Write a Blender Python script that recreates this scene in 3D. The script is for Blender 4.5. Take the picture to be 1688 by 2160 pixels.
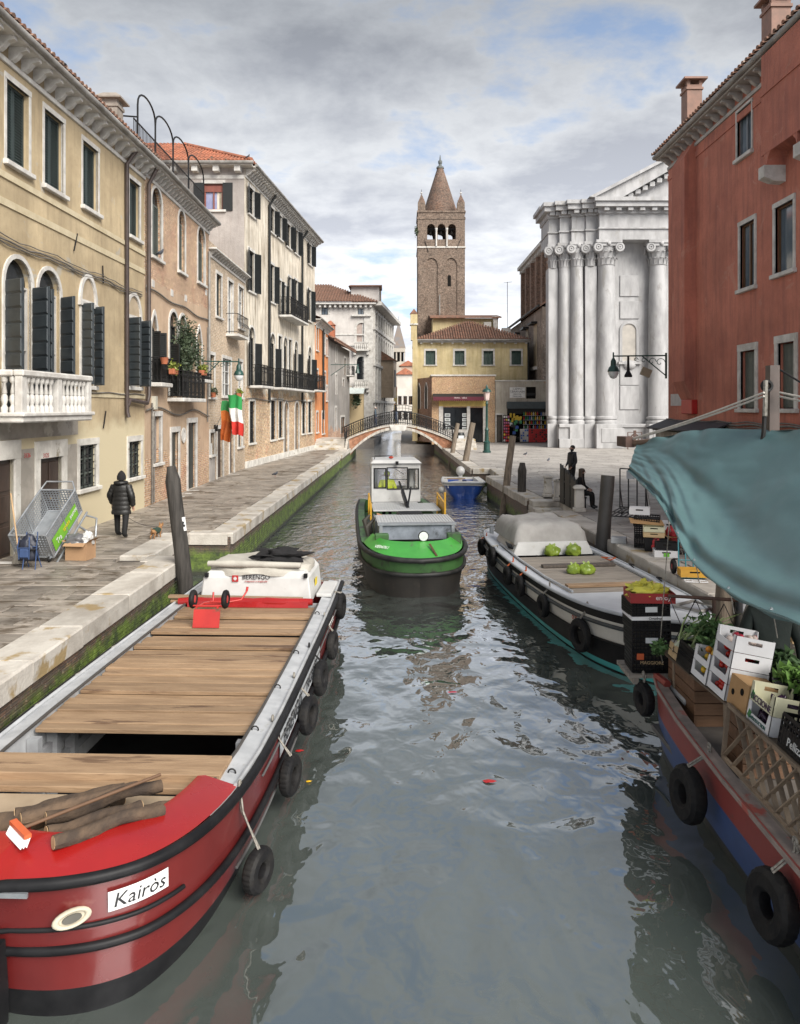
import bpy, bmesh, math, random
from math import sin, cos, pi, radians as R, sqrt, atan2
from mathutils import Vector, Matrix, Euler, noise as mnoise
random.seed(7)
for o in list(bpy.data.objects): bpy.data.objects.remove(o)
SC = bpy.context.scene
COL = SC.collection
# ---------------- camera -------------------------------------------------
F, VX, HY, ZC = 1600.0, 850.0, 860.0, 4.4      # focal length, vanishing point and horizon in photo pixels; eye height over water
cd = bpy.data.cameras.new('camera'); cam = bpy.data.objects.new('camera', cd); COL.objects.link(cam)
cam.location = (0, 0, ZC); cam.rotation_euler = (pi/2, 0, 0)
cd.sensor_fit = 'VERTICAL'; cd.sensor_height = 36; cd.lens = F/2160*36
cd.shift_x = -(VX-844)/2160; cd.shift_y = -(1080-HY)/2160
cd.clip_start = .1; cd.clip_end = 4000
SC.camera = cam
# ---------------- sky, sun, exposure --------------------------------------
def nd(nt, t, i=None, **p):
    n = nt.nodes.new('ShaderNode'+t)
    for k, v in p.items(): setattr(n, k, v)
    for k, v in (i or {}).items():
        s = n.inputs[k]
        if isinstance(v, bpy.types.NodeSocket): nt.links.new(v, s)
        elif isinstance(v, tuple) and s.type == 'RGBA' and len(v) == 3: s.default_value = (*v, 1)
        else: s.default_value = v
    return n
def mixc(nt, f, a, b, bt='MIX'):
    return nd(nt, 'Mix', {0: f, 6: a, 7: b}, data_type='RGBA', blend_type=bt).outputs[2]
def math_(nt, op, a, b=0.0, c=0.0): return nd(nt, 'Math', {0: a, 1: b, 2: c}, operation=op).outputs[0]
def rng(nt, v, a, b, c=0.0, d=1.0): return nd(nt, 'MapRange', {0: v, 1: a, 2: b, 3: c, 4: d}).outputs[0]
def nz(nt, vec, scale, detail=4.0, rough=.55, dist=0.0):
    return nd(nt, 'TexNoise', {'Vector': vec, 'Scale': scale, 'Detail': detail, 'Roughness': rough, 'Distortion': dist}).outputs[0]
SUN_EL, SUN_AZ = 38, 143          # degrees; azimuth clockwise from +Y: light comes from behind the camera, to the right
W = bpy.data.worlds.new('World'); SC.world = W; W.use_nodes = True
nt = W.node_tree; bg = nt.nodes['Background']
sky = nd(nt, 'TexSky', sky_type='NISHITA', sun_disc=False)
sky.sun_elevation = R(SUN_EL); sky.sun_rotation = R(SUN_AZ); sky.air_density = 1.0; sky.dust_density = 1.5
tc = nd(nt, 'TexCoord')
sp = nd(nt, 'SeparateXYZ', {0: tc.outputs['Generated']})
zz = math_(nt, 'MAXIMUM', sp.outputs[2], 0.0); zd = math_(nt, 'ADD', zz, .16)
cv = nd(nt, 'CombineXYZ', {0: math_(nt, 'DIVIDE', sp.outputs[0], zd), 1: math_(nt, 'DIVIDE', sp.outputs[1], zd), 2: 3.1}).outputs[0]
big = nz(nt, cv, .55, 3.0, .5, .4); med = nz(nt, cv, 2.1, 10.0, .58, .15); fine = nz(nt, cv, 5.0, 8.0, .62, .3)
cover = math_(nt, 'ADD', math_(nt, 'MULTIPLY', med, .70), math_(nt, 'MULTIPLY', big, .30))
mask = rng(nt, cover, .40, .475)                                  # cloud cover with gaps of blue
thick = math_(nt, 'ADD', rng(nt, cover, .47, .60, 0.0, .8), math_(nt, 'MULTIPLY', math_(nt, 'SUBTRACT', .5, fine), 1.1))
elev = rng(nt, zz, .10, .46)
light_c = mixc(nt, elev, (4.9, 5.0, 5.15), (1.85, 1.95, 2.1))     # thin cloud bright, thick cloud grey; brighter towards the horizon
dark_c = mixc(nt, elev, (3.2, 3.35, 3.75), (1.12, 1.2, 1.36))
cloud = mixc(nt, rng(nt, thick, -.05, .8), light_c, dark_c)
blue = mixc(nt, .75, sky.outputs[0], mixc(nt, elev, (2.5, 3.1, 4.2), (1.05, 1.4, 2.05)))
nt.links.new(mixc(nt, mask, blue, cloud), bg.inputs[0]); bg.inputs[1].default_value = .12
sl = bpy.data.lights.new('sun', 'SUN'); sl.energy = 3.1; sl.angle = R(40); sl.color = (1, .955, .89)
so = bpy.data.objects.new('sun', sl); COL.objects.link(so)
sd = Vector((sin(R(SUN_AZ))*cos(R(SUN_EL)), cos(R(SUN_AZ))*cos(R(SUN_EL)), sin(R(SUN_EL))))
so.rotation_euler = sd.to_track_quat('Z', 'Y').to_euler(); so.location = sd*60
SC.view_settings.view_transform = 'Standard'; SC.view_settings.look = 'None'
SC.view_settings.exposure = 1.15; SC.view_settings.gamma = 1.0; SC.view_settings.use_curve_mapping = False
SC.cycles.max_bounces = 6; SC.cycles.diffuse_bounces = 3; SC.cycles.glossy_bounces = 3; SC.cycles.transparent_max_bounces = 8
SC.render.resolution_x, SC.render.resolution_y = 800, 1024
# ---------------- mesh helpers ---------------------------------------------
def px_z(x, y, z):                      # photo pixel -> point at height z (what it stands on)
    d = F*(ZC-z)/(y-HY); return Vector(((x-VX)*d/F, d, z))
def px_d(x, y, d): return Vector(((x-VX)*d/F, d, ZC+(HY-y)*d/F))
class MB:
    def __init__(s): s.v = []; s.f = []; s.m = []
    def add(s, vs, fs, mi=0):
        b = len(s.v); s.v += [tuple(p) for p in vs]
        s.f += [tuple(b+i for i in f) for f in fs]; s.m += [mi]*len(fs); return s
    def box(s, x0, x1, y0, y1, z0, z1, mi=0):
        return s.add([(x0,y0,z0),(x1,y0,z0),(x1,y1,z0),(x0,y1,z0),(x0,y0,z1),(x1,y0,z1),(x1,y1,z1),(x0,y1,z1)],
            [(3,2,1,0),(4,5,6,7),(0,1,5,4),(1,2,6,5),(2,3,7,6),(3,0,4,7)], mi)
    def cb(s, c, sz, rot=None, mi=0):
        m = Euler(rot).to_matrix() if rot else Matrix.Identity(3); h = [a/2 for a in sz]
        vs = [Vector(c)+m@Vector((i*h[0], j*h[1], k*h[2])) for k in (-1,1) for i, j in ((-1,-1),(1,-1),(1,1),(-1,1))]
        return s.add(vs, [(3,2,1,0),(4,5,6,7),(0,1,5,4),(1,2,6,5),(2,3,7,6),(3,0,4,7)], mi)
    def bar(s, p, q, w, h, up=(0,0,1), mi=0):
        p, q = Vector(p), Vector(q); d = (q-p).normalized(); a = d.cross(Vector(up))
        if a.length < 1e-4: a = d.cross(Vector((1,0,0)))
        a.normalize(); b = a.cross(d); a *= w/2; b *= h/2
        vs = [p-a-b, p+a-b, p+a+b, p-a+b, q-a-b, q+a-b, q+a+b, q-a+b]
        return s.add(vs, [(0,1,2,3),(7,6,5,4),(0,4,5,1),(1,5,6,2),(2,6,7,3),(3,7,4,0)], mi)
    def tube(s, pts, r, n=8, mi=0, cap=True, closed=False, sq=1.0):
        pts = [Vector(p) for p in pts]; N = len(pts); rs = r if isinstance(r, (list, tuple)) else [r]*N
        vs = []; pa = None
        for i, p in enumerate(pts):
            if closed: t = pts[(i+1) % N]-pts[i-1]
            else: t = pts[min(i+1, N-1)]-pts[max(i-1, 0)]
            t.normalize()
            a = pa - t*pa.dot(t) if pa is not None else t.cross(Vector((0,0,1)) if abs(t.z) < .95 else Vector((0,1,0)))
            a.normalize(); pa = a; b = t.cross(a)
            for k in range(n):
                th = 2*pi*k/n; vs.append(p+a*(rs[i]*cos(th))+b*(rs[i]*sq*sin(th)))
        fs = []
        for i in range(N if closed else N-1):
            j = (i+1) % N
            for k in range(n): fs.append((i*n+k, i*n+(k+1) % n, j*n+(k+1) % n, j*n+k))
        if cap and not closed: fs += [tuple(range(n-1, -1, -1)), tuple((N-1)*n+k for k in range(n))]
        return s.add(vs, fs, mi)
    def lathe(s, prof, n=12, c=(0,0,0), mi=0, axis='z', sq=1.0, a0=0.0):
        vs = []; N = len(prof)
        for r, z in prof:
            for k in range(n):
                th = 2*pi*k/n+a0; p = (r*cos(th), r*sq*sin(th), z)
                if axis == 'x': p = (p[2], p[0], p[1])
                if axis == 'y': p = (p[0], p[2], p[1])
                vs.append((p[0]+c[0], p[1]+c[1], p[2]+c[2]))
        fs = [(i*n+k, i*n+(k+1) % n, (i+1)*n+(k+1) % n, (i+1)*n+k) for i in range(N-1) for k in range(n)]
        fs += [tuple(range(n-1, -1, -1)), tuple((N-1)*n+k for k in range(n))]
        return s.add(vs, fs, mi)
    def prism(s, poly, a, b, plane='xz', mi=0):
        n = len(poly)
        def P(u, v, w): return {'xz': (u, w, v), 'yz': (w, u, v), 'xy': (u, v, w)}[plane]
        vs = [P(u, v, a) for u, v in poly]+[P(u, v, b) for u, v in poly]
        fs = [tuple(range(n)), tuple(range(2*n-1, n-1, -1))]+[(i, i+n, (i+1) % n+n, (i+1) % n) for i in range(n)]
        return s.add(vs, fs, mi)
    def quad(s, *p, mi=0): return s.add(p, [tuple(range(len(p)))], mi)
    def grid(s, rows, mi=0, flip=False):
        n = len(rows[0]); vs = [p for r in rows for p in r]
        fs = [(i*n+k, i*n+k+1, (i+1)*n+k+1, (i+1)*n+k) for i in range(len(rows)-1) for k in range(n-1)]
        if flip: fs = [f[::-1] for f in fs]
        return s.add(vs, fs, mi)
    def torus(s, c, Rr, r, ax='x', n=24, m=10, mi=0, sq=1.0, tilt=None):
        rows = []
        for i in range(n):
            a = 2*pi*i/n; rr = []
            for k in range(m):
                b = 2*pi*k/m; u = (Rr+r*cos(b)); w = r*sq*sin(b)
                p = Vector({'x': (w, u*cos(a), u*sin(a)), 'y': (u*cos(a), w, u*sin(a)), 'z': (u*cos(a), u*sin(a), w)}[ax])
                if tilt: p = Euler(tilt).to_matrix()@p
                rr.append(p+Vector(c))
            rows.append(rr)
        vs = [p for r_ in rows for p in r_]
        return s.add(vs, [(i*m+k, i*m+(k+1) % m, ((i+1) % n)*m+(k+1) % m, ((i+1) % n)*m+k) for i in range(n) for k in range(m)], mi)
    def ball(s, c, r, n=10, m=7, mi=0, nzv=0.0, seed=0):
        if not isinstance(r, (tuple, list)): r = (r, r, r)
        prof = []
        vs = []
        for j in range(1, m):
            ph = pi*j/m
            for k in range(n):
                th = 2*pi*k/n; d = Vector((sin(ph)*cos(th), sin(ph)*sin(th), -cos(ph)))
                q = 1+nzv*mnoise.noise(d*2.3+Vector((seed*3.1, seed, 0)))
                vs.append((c[0]+d.x*r[0]*q, c[1]+d.y*r[1]*q, c[2]+d.z*r[2]*q))
        vs += [(c[0], c[1], c[2]-r[2]), (c[0], c[1], c[2]+r[2])]; b = len(vs)-2; t = b+1
        fs = [(j*n+k, j*n+(k+1) % n, (j+1)*n+(k+1) % n, (j+1)*n+k) for j in range(m-2) for k in range(n)]
        fs += [(b, (k+1) % n, k) for k in range(n)]+[(t, (m-2)*n+k, (m-2)*n+(k+1) % n) for k in range(n)]
        return s.add(vs, fs, mi)
    def mesh(s, name, mats, smooth=0):
        me = bpy.data.meshes.new(name); me.from_pydata(s.v, [], s.f)
        if not isinstance(mats, (list, tuple)): mats = [mats]
        for m in mats: me.materials.append(m)
        if len(mats) > 1: me.polygons.foreach_set('material_index', s.m)
        if smooth:
            me.polygons.foreach_set('use_smooth', [True]*len(s.f))
            if smooth < 170: me.set_sharp_from_angle(angle=R(smooth))
        me.update(); return me
    def build(s, name, mats, parent=None, loc=None, rot=None, smooth=0, bevel=0, recalc=False, sub=0):
        me = s.mesh(name, mats, smooth)
        if recalc:
            b = bmesh.new(); b.from_mesh(me); bmesh.ops.recalc_face_normals(b, faces=b.faces); b.to_mesh(me); b.free()
        o = bpy.data.objects.new(name, me); COL.objects.link(o)
        if parent: o.parent = parent
        if loc is not None: o.location = loc
        if rot is not None: o.rotation_euler = rot
        if bevel:
            md = o.modifiers.new('bevel', 'BEVEL'); md.width = bevel; md.segments = 1; md.limit_method = 'ANGLE'
        if sub:
            md = o.modifiers.new('sub', 'SUBSURF'); md.levels = sub; md.render_levels = sub
        return o
def inst(src, parent=None, loc=None, rot=None, scale=None, name=None):
    o = src.copy(); COL.objects.link(o); o.parent = parent if parent is not None else src.parent
    if name: o.name = name
    if loc is not None: o.location = loc
    if rot is not None: o.rotation_euler = rot
    if scale is not None: o.scale = scale
    for k in ('label', 'category', 'group', 'kind'):
        if k in o: del o[k]
    return o
def copy_tree(o, parent=None):
    c = o.copy(); COL.objects.link(c); c.parent = parent
    for ch in [x for x in o.children]: copy_tree(ch, c)
    return c
def tag(o, label=None, cat=None, group=None, kind=None):
    for k, v in (('label', label), ('category', cat), ('group', group), ('kind', kind)):
        if v: o[k] = v
    return o
def thing(name, label, cat, loc=(0,0,0), rz=0.0, group=None, rot=None):
    o = bpy.data.objects.new(name, None); COL.objects.link(o); o.empty_display_size = .2
    o.location = loc; o.rotation_euler = rot if rot else (0, 0, rz)
    return tag(o, label, cat, group)
# ---------------- materials ---------------------------------------------------
MATS = {}
def mk(name):
    m = bpy.data.materials.new(name); m.use_nodes = True; nt = m.node_tree; b = nt.nodes['Principled BSDF']
    MATS[name] = m; return m, nt, b
def coords(nt, rnd=True, stretch=None):
    v = nd(nt, 'TexCoord').outputs['Object']; oi = nd(nt, 'ObjectInfo').outputs['Random']
    if rnd:
        off = nd(nt, 'CombineXYZ', {0: math_(nt, 'MULTIPLY', oi, 37.0), 1: math_(nt, 'MULTIPLY', oi, 91.0), 2: math_(nt, 'MULTIPLY', oi, 53.0)}).outputs[0]
        v = nd(nt, 'VectorMath', {0: v, 1: off}, operation='ADD').outputs[0]
    if stretch: v = nd(nt, 'VectorMath', {0: v, 1: stretch}, operation='MULTIPLY').outputs[0]
    return v, oi
def mat(name, c, c2=None, s=3.0, rough=.7, metal=0.0, bump=0.0, bs=30.0, rnd=0.0, stretch=None, spec=.5, lo=.38, hi=.62, c3=None, s3=1.0, t3=.62, rr=0.0, coat=0.0, sub=None):
    if name in MATS: return MATS[name]
    m, nt, b = mk(name); v, oi = coords(nt, True, stretch)
    n1 = nz(nt, v, s, 6.0, .6)
    col = mixc(nt, rng(nt, n1, lo, hi), c, c2 or tuple(x*.8 for x in c))
    if c3:
        n3 = nz(nt, v, s3, 7.0, .65, .3); col = mixc(nt, rng(nt, n3, t3, t3+.07), col, c3)
    if rnd: 
        k = rng(nt, oi, 0, 1, 1-rnd, 1+rnd); col = mixc(nt, 1.0, col, nd(nt, 'CombineColor', {0: k, 1: k, 2: k}).outputs[0], 'MULTIPLY')
    nt.links.new(col, b.inputs['Base Color'])
    if rr: nt.links.new(rng(nt, nz(nt, v, s*1.7, 5.0), .3, .7, max(.02, rough-rr), rough+rr), b.inputs['Roughness'])
    else: b.inputs['Roughness'].default_value = rough
    b.inputs['Metallic'].default_value = metal; b.inputs['Specular IOR Level'].default_value = spec
    if coat: b.inputs['Coat Weight'].default_value = coat; b.inputs['Coat Roughness'].default_value = .08
    if bump:
        bn = nd(nt, 'Bump', {'Strength': bump, 'Distance': .02, 'Height': nz(nt, v, bs, 5.0, .6)})
        nt.links.new(bn.outputs[0], b.inputs['Normal'])
    return m
def facade_mat(name, c, c2, stain, brick=None, bz=None, patch=.66, pc=None, top=None, streak=.5, grey=None, bw=.27, bh=.075, mort=(.5,.45,.38), bz_soft=.6, mott=(.62,1.3), ms=4.5):
    # plaster of two tones with run-off streaks; brick showing through in patches, below height bz, or above height top
    m, nt, b = mk(name); v = nd(nt, 'TexCoord').outputs['Object']
    s = nd(nt, 'SeparateXYZ', {0: v}); X = math_(nt, 'ADD', s.outputs[0], s.outputs[1]); Z = s.outputs[2]
    w2 = nd(nt, 'CombineXYZ', {0: X, 1: Z, 2: 0.0}).outputs[0]
    col = mixc(nt, rng(nt, nz(nt, v, .55, 6.0, .6, .4), .36, .64), c, c2)
    col = mixc(nt, rng(nt, nz(nt, v, 7.0, 5.0, .7), .5, .75, 0.0, .35), col, tuple(x*.75 for x in c2))
    st = nd(nt, 'CombineXYZ', {0: math_(nt, 'MULTIPLY', X, 2.6), 1: math_(nt, 'MULTIPLY', Z, .22), 2: 0.0}).outputs[0]
    col = mixc(nt, rng(nt, nz(nt, st, 1.6, 8.0, .68), .47, .66, 0.0, streak), col, stain)
    h = nz(nt, v, 14.0, 6.0, .65)
    if brick:
        br = nd(nt, 'TexBrick', {'Vector': w2, 'Color1': brick[0], 'Color2': brick[1], 'Mortar': mort, 'Scale': 1.0, 'Mortar Size': .011, 'Mortar Smooth': .3, 'Bias': 0.0, 'Brick Width': bw, 'Row Height': bh})
        bc = mixc(nt, rng(nt, nz(nt, v, 2.2, 6.0, .7), .42, .68, 0.0, .8), br.outputs[0], brick[2])
        bc = mixc(nt, rng(nt, nz(nt, v, .7, 5.0, .6), .55, .75, 0.0, .6), bc, brick[3] if len(brick) > 3 else mort)
        pn = nz(nt, v, .95, 9.0, .68, .5); k = rng(nt, pn, patch, patch+.025)
        wob = math_(nt, 'MULTIPLY', math_(nt, 'SUBTRACT', nz(nt, v, 1.1, 8.0, .66, .5), .5), 3.4)
        if bz is not None: k = math_(nt, 'MAXIMUM', k, rng(nt, math_(nt, 'ADD', Z, wob), bz+bz_soft*.1, bz))
        if top is not None: k = math_(nt, 'MAXIMUM', k, rng(nt, math_(nt, 'ADD', Z, math_(nt, 'MULTIPLY', wob, .25)), top, top+.06))
        col = mixc(nt, k, col, bc)
        h = math_(nt, 'ADD', math_(nt, 'MULTIPLY', h, .35), math_(nt, 'MULTIPLY', k, math_(nt, 'SUBTRACT', -.4, math_(nt, 'MULTIPLY', br.outputs[1], .8))))
    if pc: col = mixc(nt, rng(nt, nz(nt, v, .8, 9.0, .7, .8), .60, .63), col, pc)
    k2 = rng(nt, nz(nt, v, ms, 10.0, .8), .40, .60, *mott); k3 = rng(nt, nz(nt, v, .4, 6.0, .65), .38, .62, .80, 1.12); k2 = math_(nt, 'MULTIPLY', k2, k3)
    if brick: k2 = mixc(nt, k, nd(nt, 'CombineColor', {0: k3, 1: k3, 2: k3}).outputs[0], nd(nt, 'CombineColor', {0: k2, 1: k2, 2: k2}).outputs[0])
    else: k2 = nd(nt, 'CombineColor', {0: k3, 1: k3, 2: k3}).outputs[0]
    col = mixc(nt, 1.0, col, k2, 'MULTIPLY')
    if grey: col = mixc(nt, rng(nt, math_(nt, 'ADD', Z, math_(nt, 'MULTIPLY', nz(nt, v, 1.5, 6.0), 1.2)), grey[1], grey[1]-.5), col, grey[0])
    nt.links.new(col, b.inputs['Base Color']); b.inputs['Roughness'].default_value = .88
    bn = nd(nt, 'Bump', {'Strength': .55, 'Distance': .03, 'Height': h}); nt.links.new(bn.outputs[0], b.inputs['Normal'])
    return m
def water_mat():
    m, nt, b = mk('canal_water'); v = nd(nt, 'TexCoord').outputs['Object']
    v2 = nd(nt, 'VectorMath', {0: v, 1: (1.0, .75, 1.0)}, operation='MULTIPLY').outputs[0]
    y = nd(nt, 'SeparateXYZ', {0: v}).outputs[1]
    far = rng(nt, y, 13.5, 27.0)                                  # the moving barge ruffles the canal beyond the moored boats
    a = nz(nt, v2, .95, 2.0, .45, .5); c = nz(nt, v2, 3.2, 2.0, .5, .4); d = nz(nt, v2, 9.0, 3.0, .5, .2)
    h = math_(nt, 'ADD', math_(nt, 'MULTIPLY', a, .095), math_(nt, 'MULTIPLY', c, math_(nt, 'ADD', .013, math_(nt, 'MULTIPLY', far, .060))))
    h = math_(nt, 'ADD', h, math_(nt, 'MULTIPLY', d, math_(nt, 'ADD', .0005, math_(nt, 'MULTIPLY', far, .018))))
    bn = nd(nt, 'Bump', {'Strength': 1.0, 'Distance': 1.0, 'Height': h}); nt.links.new(bn.outputs[0], b.inputs['Normal'])
    nt.links.new(mixc(nt, rng(nt, nz(nt, v, .25, 3.0), .3, .7), (.060, .072, .064), (.076, .088, .080)), b.inputs['Base Color'])
    b.inputs['Roughness'].default_value = .2; b.inputs['Specular IOR Level'].default_value = 0.0
    gl = nd(nt, 'BsdfGlossy', {'Color': (.93, .96, 1.0), 'Roughness': .015, 'Normal': bn.outputs[0]}); fr = nd(nt, 'Fresnel', {'IOR': 1.5, 'Normal': bn.outputs[0]})
    k = nd(nt, 'Math', {0: fr.outputs[0], 1: 2.3, 2: .06}, operation='MULTIPLY_ADD', use_clamp=True).outputs[0]
    mx = nd(nt, 'MixShader', {0: k, 1: b.outputs[0], 2: gl.outputs[0]}); nt.links.new(mx.outputs[0], nt.nodes['Material Output'].inputs[0])
    return m
STONE = mat('istrian_stone', (.62,.60,.55), (.44,.42,.38), s=2.2, rough=.75, bump=.35, bs=18, rnd=.10, c3=(.25,.22,.16), s3=2.6, t3=.60)
COPE = mat('coping_stone', (.50,.47,.42), (.34,.31,.27), s=1.6, rough=.7, bump=.5, bs=22, rnd=.12, c3=(.30,.22,.11), s3=1.3, t3=.57)
WSTONE = mat('white_stone_trim', (.58,.565,.53), (.42,.40,.37), s=3.0, rough=.75, bump=.25, bs=20, c3=(.22,.20,.17), s3=2.0, t3=.66)
PAVE = mat('wet_paving_stone', (.28,.247,.21), (.165,.143,.12), s=1.4, rough=.5, rr=.22, bump=.35, bs=16, rnd=.30, c3=(.09,.07,.05), s3=.9, t3=.54)
CAMPO = mat('campo_paving_stone', (.36,.335,.305), (.25,.23,.21), s=.8, rough=.6, rr=.15, bump=.3, bs=14, rnd=.2, c3=(.22,.20,.18), s3=.5, t3=.6)
JOINT = mat('paving_joint', (.055,.048,.04), rough=.9)
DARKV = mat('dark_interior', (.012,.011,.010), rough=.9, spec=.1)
GLASS = mat('window_glass', (.016,.019,.022), (.008,.010,.012), s=.7, rough=.08, spec=.3)
SKYGL = mat('light_window_glass', (.20,.24,.28), (.10,.13,.16), s=.7, rough=.06, spec=.8)
GREEN_SH = mat('old_green_shutter', (.030,.046,.045), (.02,.03,.03), s=6, rough=.6, bump=.3, bs=25, stretch=(1,1,.4), c3=(.2,.22,.21), s3=9, t3=.7)
GREY_SH = mat('slate_grey_shutter', (.036,.045,.050), (.026,.032,.037), s=3, rough=.42, rr=.1)
BLACK_SH = mat('blackish_green_shutter', (.008,.010,.010), (.005,.006,.006), s=4, rough=.55, bump=.2)
DKGREEN_SH = mat('dark_green_shutter', (.022,.055,.040), (.016,.04,.03), s=3, rough=.5)
OLIVE_SH = mat('grey_green_shutter', (.105,.12,.105), (.075,.09,.08), s=3, rough=.5)
IRON = mat('black_iron', (.009,.009,.010), (.015,.014,.013), s=8, rough=.5, metal=.3)
GIRON = mat('green_painted_iron', (.014,.06,.048), (.01,.04,.034), s=6, rough=.4)
PIPE = mat('brown_downpipe', (.06,.043,.038), (.04,.03,.027), s=3, rough=.45, rnd=.1)
GUTTER = mat('grey_gutter', (.30,.29,.27), (.18,.17,.155), s=2, rough=.6)
CABLE = mat('wall_cable', (.10,.09,.08), (.17,.155,.135), s=6, rough=.7)
DOORW = mat('dark_brown_door', (.045,.026,.018), (.028,.017,.012), s=4, rough=.5, stretch=(6,6,.6))
OLDDOOR = mat('old_grey_door', (.10,.08,.065), (.06,.05,.042), s=4, rough=.7, stretch=(6,6,.6))
TILE = mat('red_roof_tile', (.42,.155,.085), (.25,.10,.06), s=1.2, rough=.85, bump=.3, bs=12, c3=(.12,.085,.06), s3=2.2, t3=.58)
TILE2 = mat('old_roof_tile', (.26,.13,.085), (.14,.085,.06), s=2.4, rough=.85, bump=.3, bs=12, c3=(.45,.38,.32), s3=5.5, t3=.6)
WOODF = mat('brown_window_wood', (.14,.07,.03), (.09,.045,.02), s=5, rough=.45, stretch=(5,5,.5))
POLE = mat('mooring_wood', (.068,.061,.054), (.026,.023,.020), s=2.6, rough=.8, bump=.9, bs=9, stretch=(5,5,.45), rnd=.15)
POLEL = mat('pale_mooring_wood', (.19,.15,.11), (.10,.08,.06), s=2.6, rough=.8, bump=.7, bs=8, stretch=(5,5,.4), rnd=.15)
RUBBER = mat('tyre_rubber', (.008,.008,.009), (.017,.016,.015), s=7, rough=.62, rr=.12, spec=.2, bump=.2, bs=30, rnd=.2)
ROPE = mat('grey_rope', (.30,.28,.245), (.18,.165,.14), s=30, rough=.9, bump=.5, bs=80)
WHITE = mat('white_paint', (.56,.56,.545), (.47,.47,.455), s=2, rough=.4, c3=(.42,.41,.38), s3=3.5, t3=.64)
BLACK = mat('black_paint', (.007,.007,.008), (.013,.013,.014), s=4, rough=.5, spec=.2)
LAMPGL = mat('lamp_glass', (.75,.77,.76), (.6,.62,.62), s=4, rough=.25)
# =================== SETTING: water, quays, paving ===============================
def quay_brick_mat(name, algae=.62):
    m, nt, b = mk(name); g = nd(nt, 'NewGeometry').outputs['Position']; s = nd(nt, 'SeparateXYZ', {0: g}); oi = nd(nt, 'ObjectInfo').outputs['Random']
    w2 = nd(nt, 'CombineXYZ', {0: math_(nt, 'ADD', s.outputs[0], s.outputs[1]), 1: s.outputs[2], 2: 0.0}).outputs[0]
    br = nd(nt, 'TexBrick', {'Vector': w2, 'Color1': (.17,.10,.07), 'Color2': (.11,.075,.055), 'Mortar': (.05,.045,.04), 'Scale': 1.0, 'Mortar Size': .008, 'Brick Width': .26, 'Row Height': .072})
    col = mixc(nt, rng(nt, nz(nt, g, 3.0, 5.0, .7), .4, .65), br.outputs[0], (.085,.07,.055))
    k = rng(nt, oi, 0, 1, .75, 1.25); col = mixc(nt, 1.0, col, nd(nt, 'CombineColor', {0: k, 1: k, 2: k}).outputs[0], 'MULTIPLY')
    zn = math_(nt, 'ADD', s.outputs[2], math_(nt, 'MULTIPLY', math_(nt, 'SUBTRACT', nz(nt, g, 2.2, 6.0, .65), .5), .7))
    gcol = mixc(nt, rng(nt, nz(nt, g, 4.0, 5.0, .7), .38, .66), (.035,.05,.018), (.13,.19,.03))
    col = mixc(nt, rng(nt, zn, algae+.12, algae-.05), col, gcol)
    col = mixc(nt, rng(nt, math_(nt, 'ADD', s.outputs[2], math_(nt, 'MULTIPLY', nz(nt, g, 3.0, 4.0), .1)), .24, .12), col, (.028,.03,.02))
    nt.links.new(col, b.inputs['Base Color']); b.inputs['Roughness'].default_value = .65
    bn = nd(nt, 'Bump', {'Strength': .6, 'Distance': .02, 'Height': math_(nt, 'SUBTRACT', nz(nt, g, 26.0, 5.0, .6), br.outputs[1])}); nt.links.new(bn.outputs[0], b.inputs['Normal'])
    return m
QWALL = quay_brick_mat('quay_wall_brick_left'); QWALLR = quay_brick_mat('quay_wall_brick_right', .40)
w = MB(); w.quad((-700,-60,0),(700,-60,0),(700,1500,0),(-700,1500,0))
tag(w.build('canal_water', water_mat()), kind='structure')
ZP = 1.1                                            # pavement level
LE = [(-4.87,-14), (-4.87,16.8), (-5.65,16.8), (-5.65,19.9), (-4.52,19.9), (-4.36,52.0), (-4.75,52.0), (-4.75,53.6), (-4.34,53.6), (-4.30,61.6), (-4.25,68)]
RE = [(5.75,-14), (5.46,13.4), (5.2,18.1), (4.76,24.2), (5.6,24.2), (5.6,27.6), (4.52,27.6), (4.06,36.6), (4.75,36.6), (4.75,41.0), (3.72,41.0), (3.32,62.0), (3.0,72.0)]
q = MB(); q.prism([(-60,-14)]+LE+[(-4.25,69), (-60,69)], -1.5, ZP-.09, 'xy', 0)
fl = tag(q.build('left_pavement', [JOINT], recalc=True), kind='structure')
q = MB()
q.prism(RE+[(3.0,73), (80,73), (80,-14)], -1.5, ZP-.09, 'xy', 0)
fr = tag(q.build('campo_pavement', [JOINT], recalc=True), kind='structure')
def quay_skin(E, side, mt, name, parent):           # masonry face below the coping, 4 mm off the core
    b = MB()
    for (x0, y0), (x1, y1) in zip(E[:-1], E[1:]):
        d = Vector((x1-x0, y1-y0)).normalized(); n = Vector((d.y, -d.x))*side*.006
        b.quad((x0+n.x, y0+n.y, -1.5), (x1+n.x, y1+n.y, -1.5), (x1+n.x, y1+n.y, ZP-.1), (x0+n.x, y0+n.y, ZP-.1))
    return b.build(name, mt, parent)
quay_skin(LE, 1, QWALL, 'quay_wall', fl); quay_skin(RE, -1, QWALLR, 'quay_wall', fr)
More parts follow.
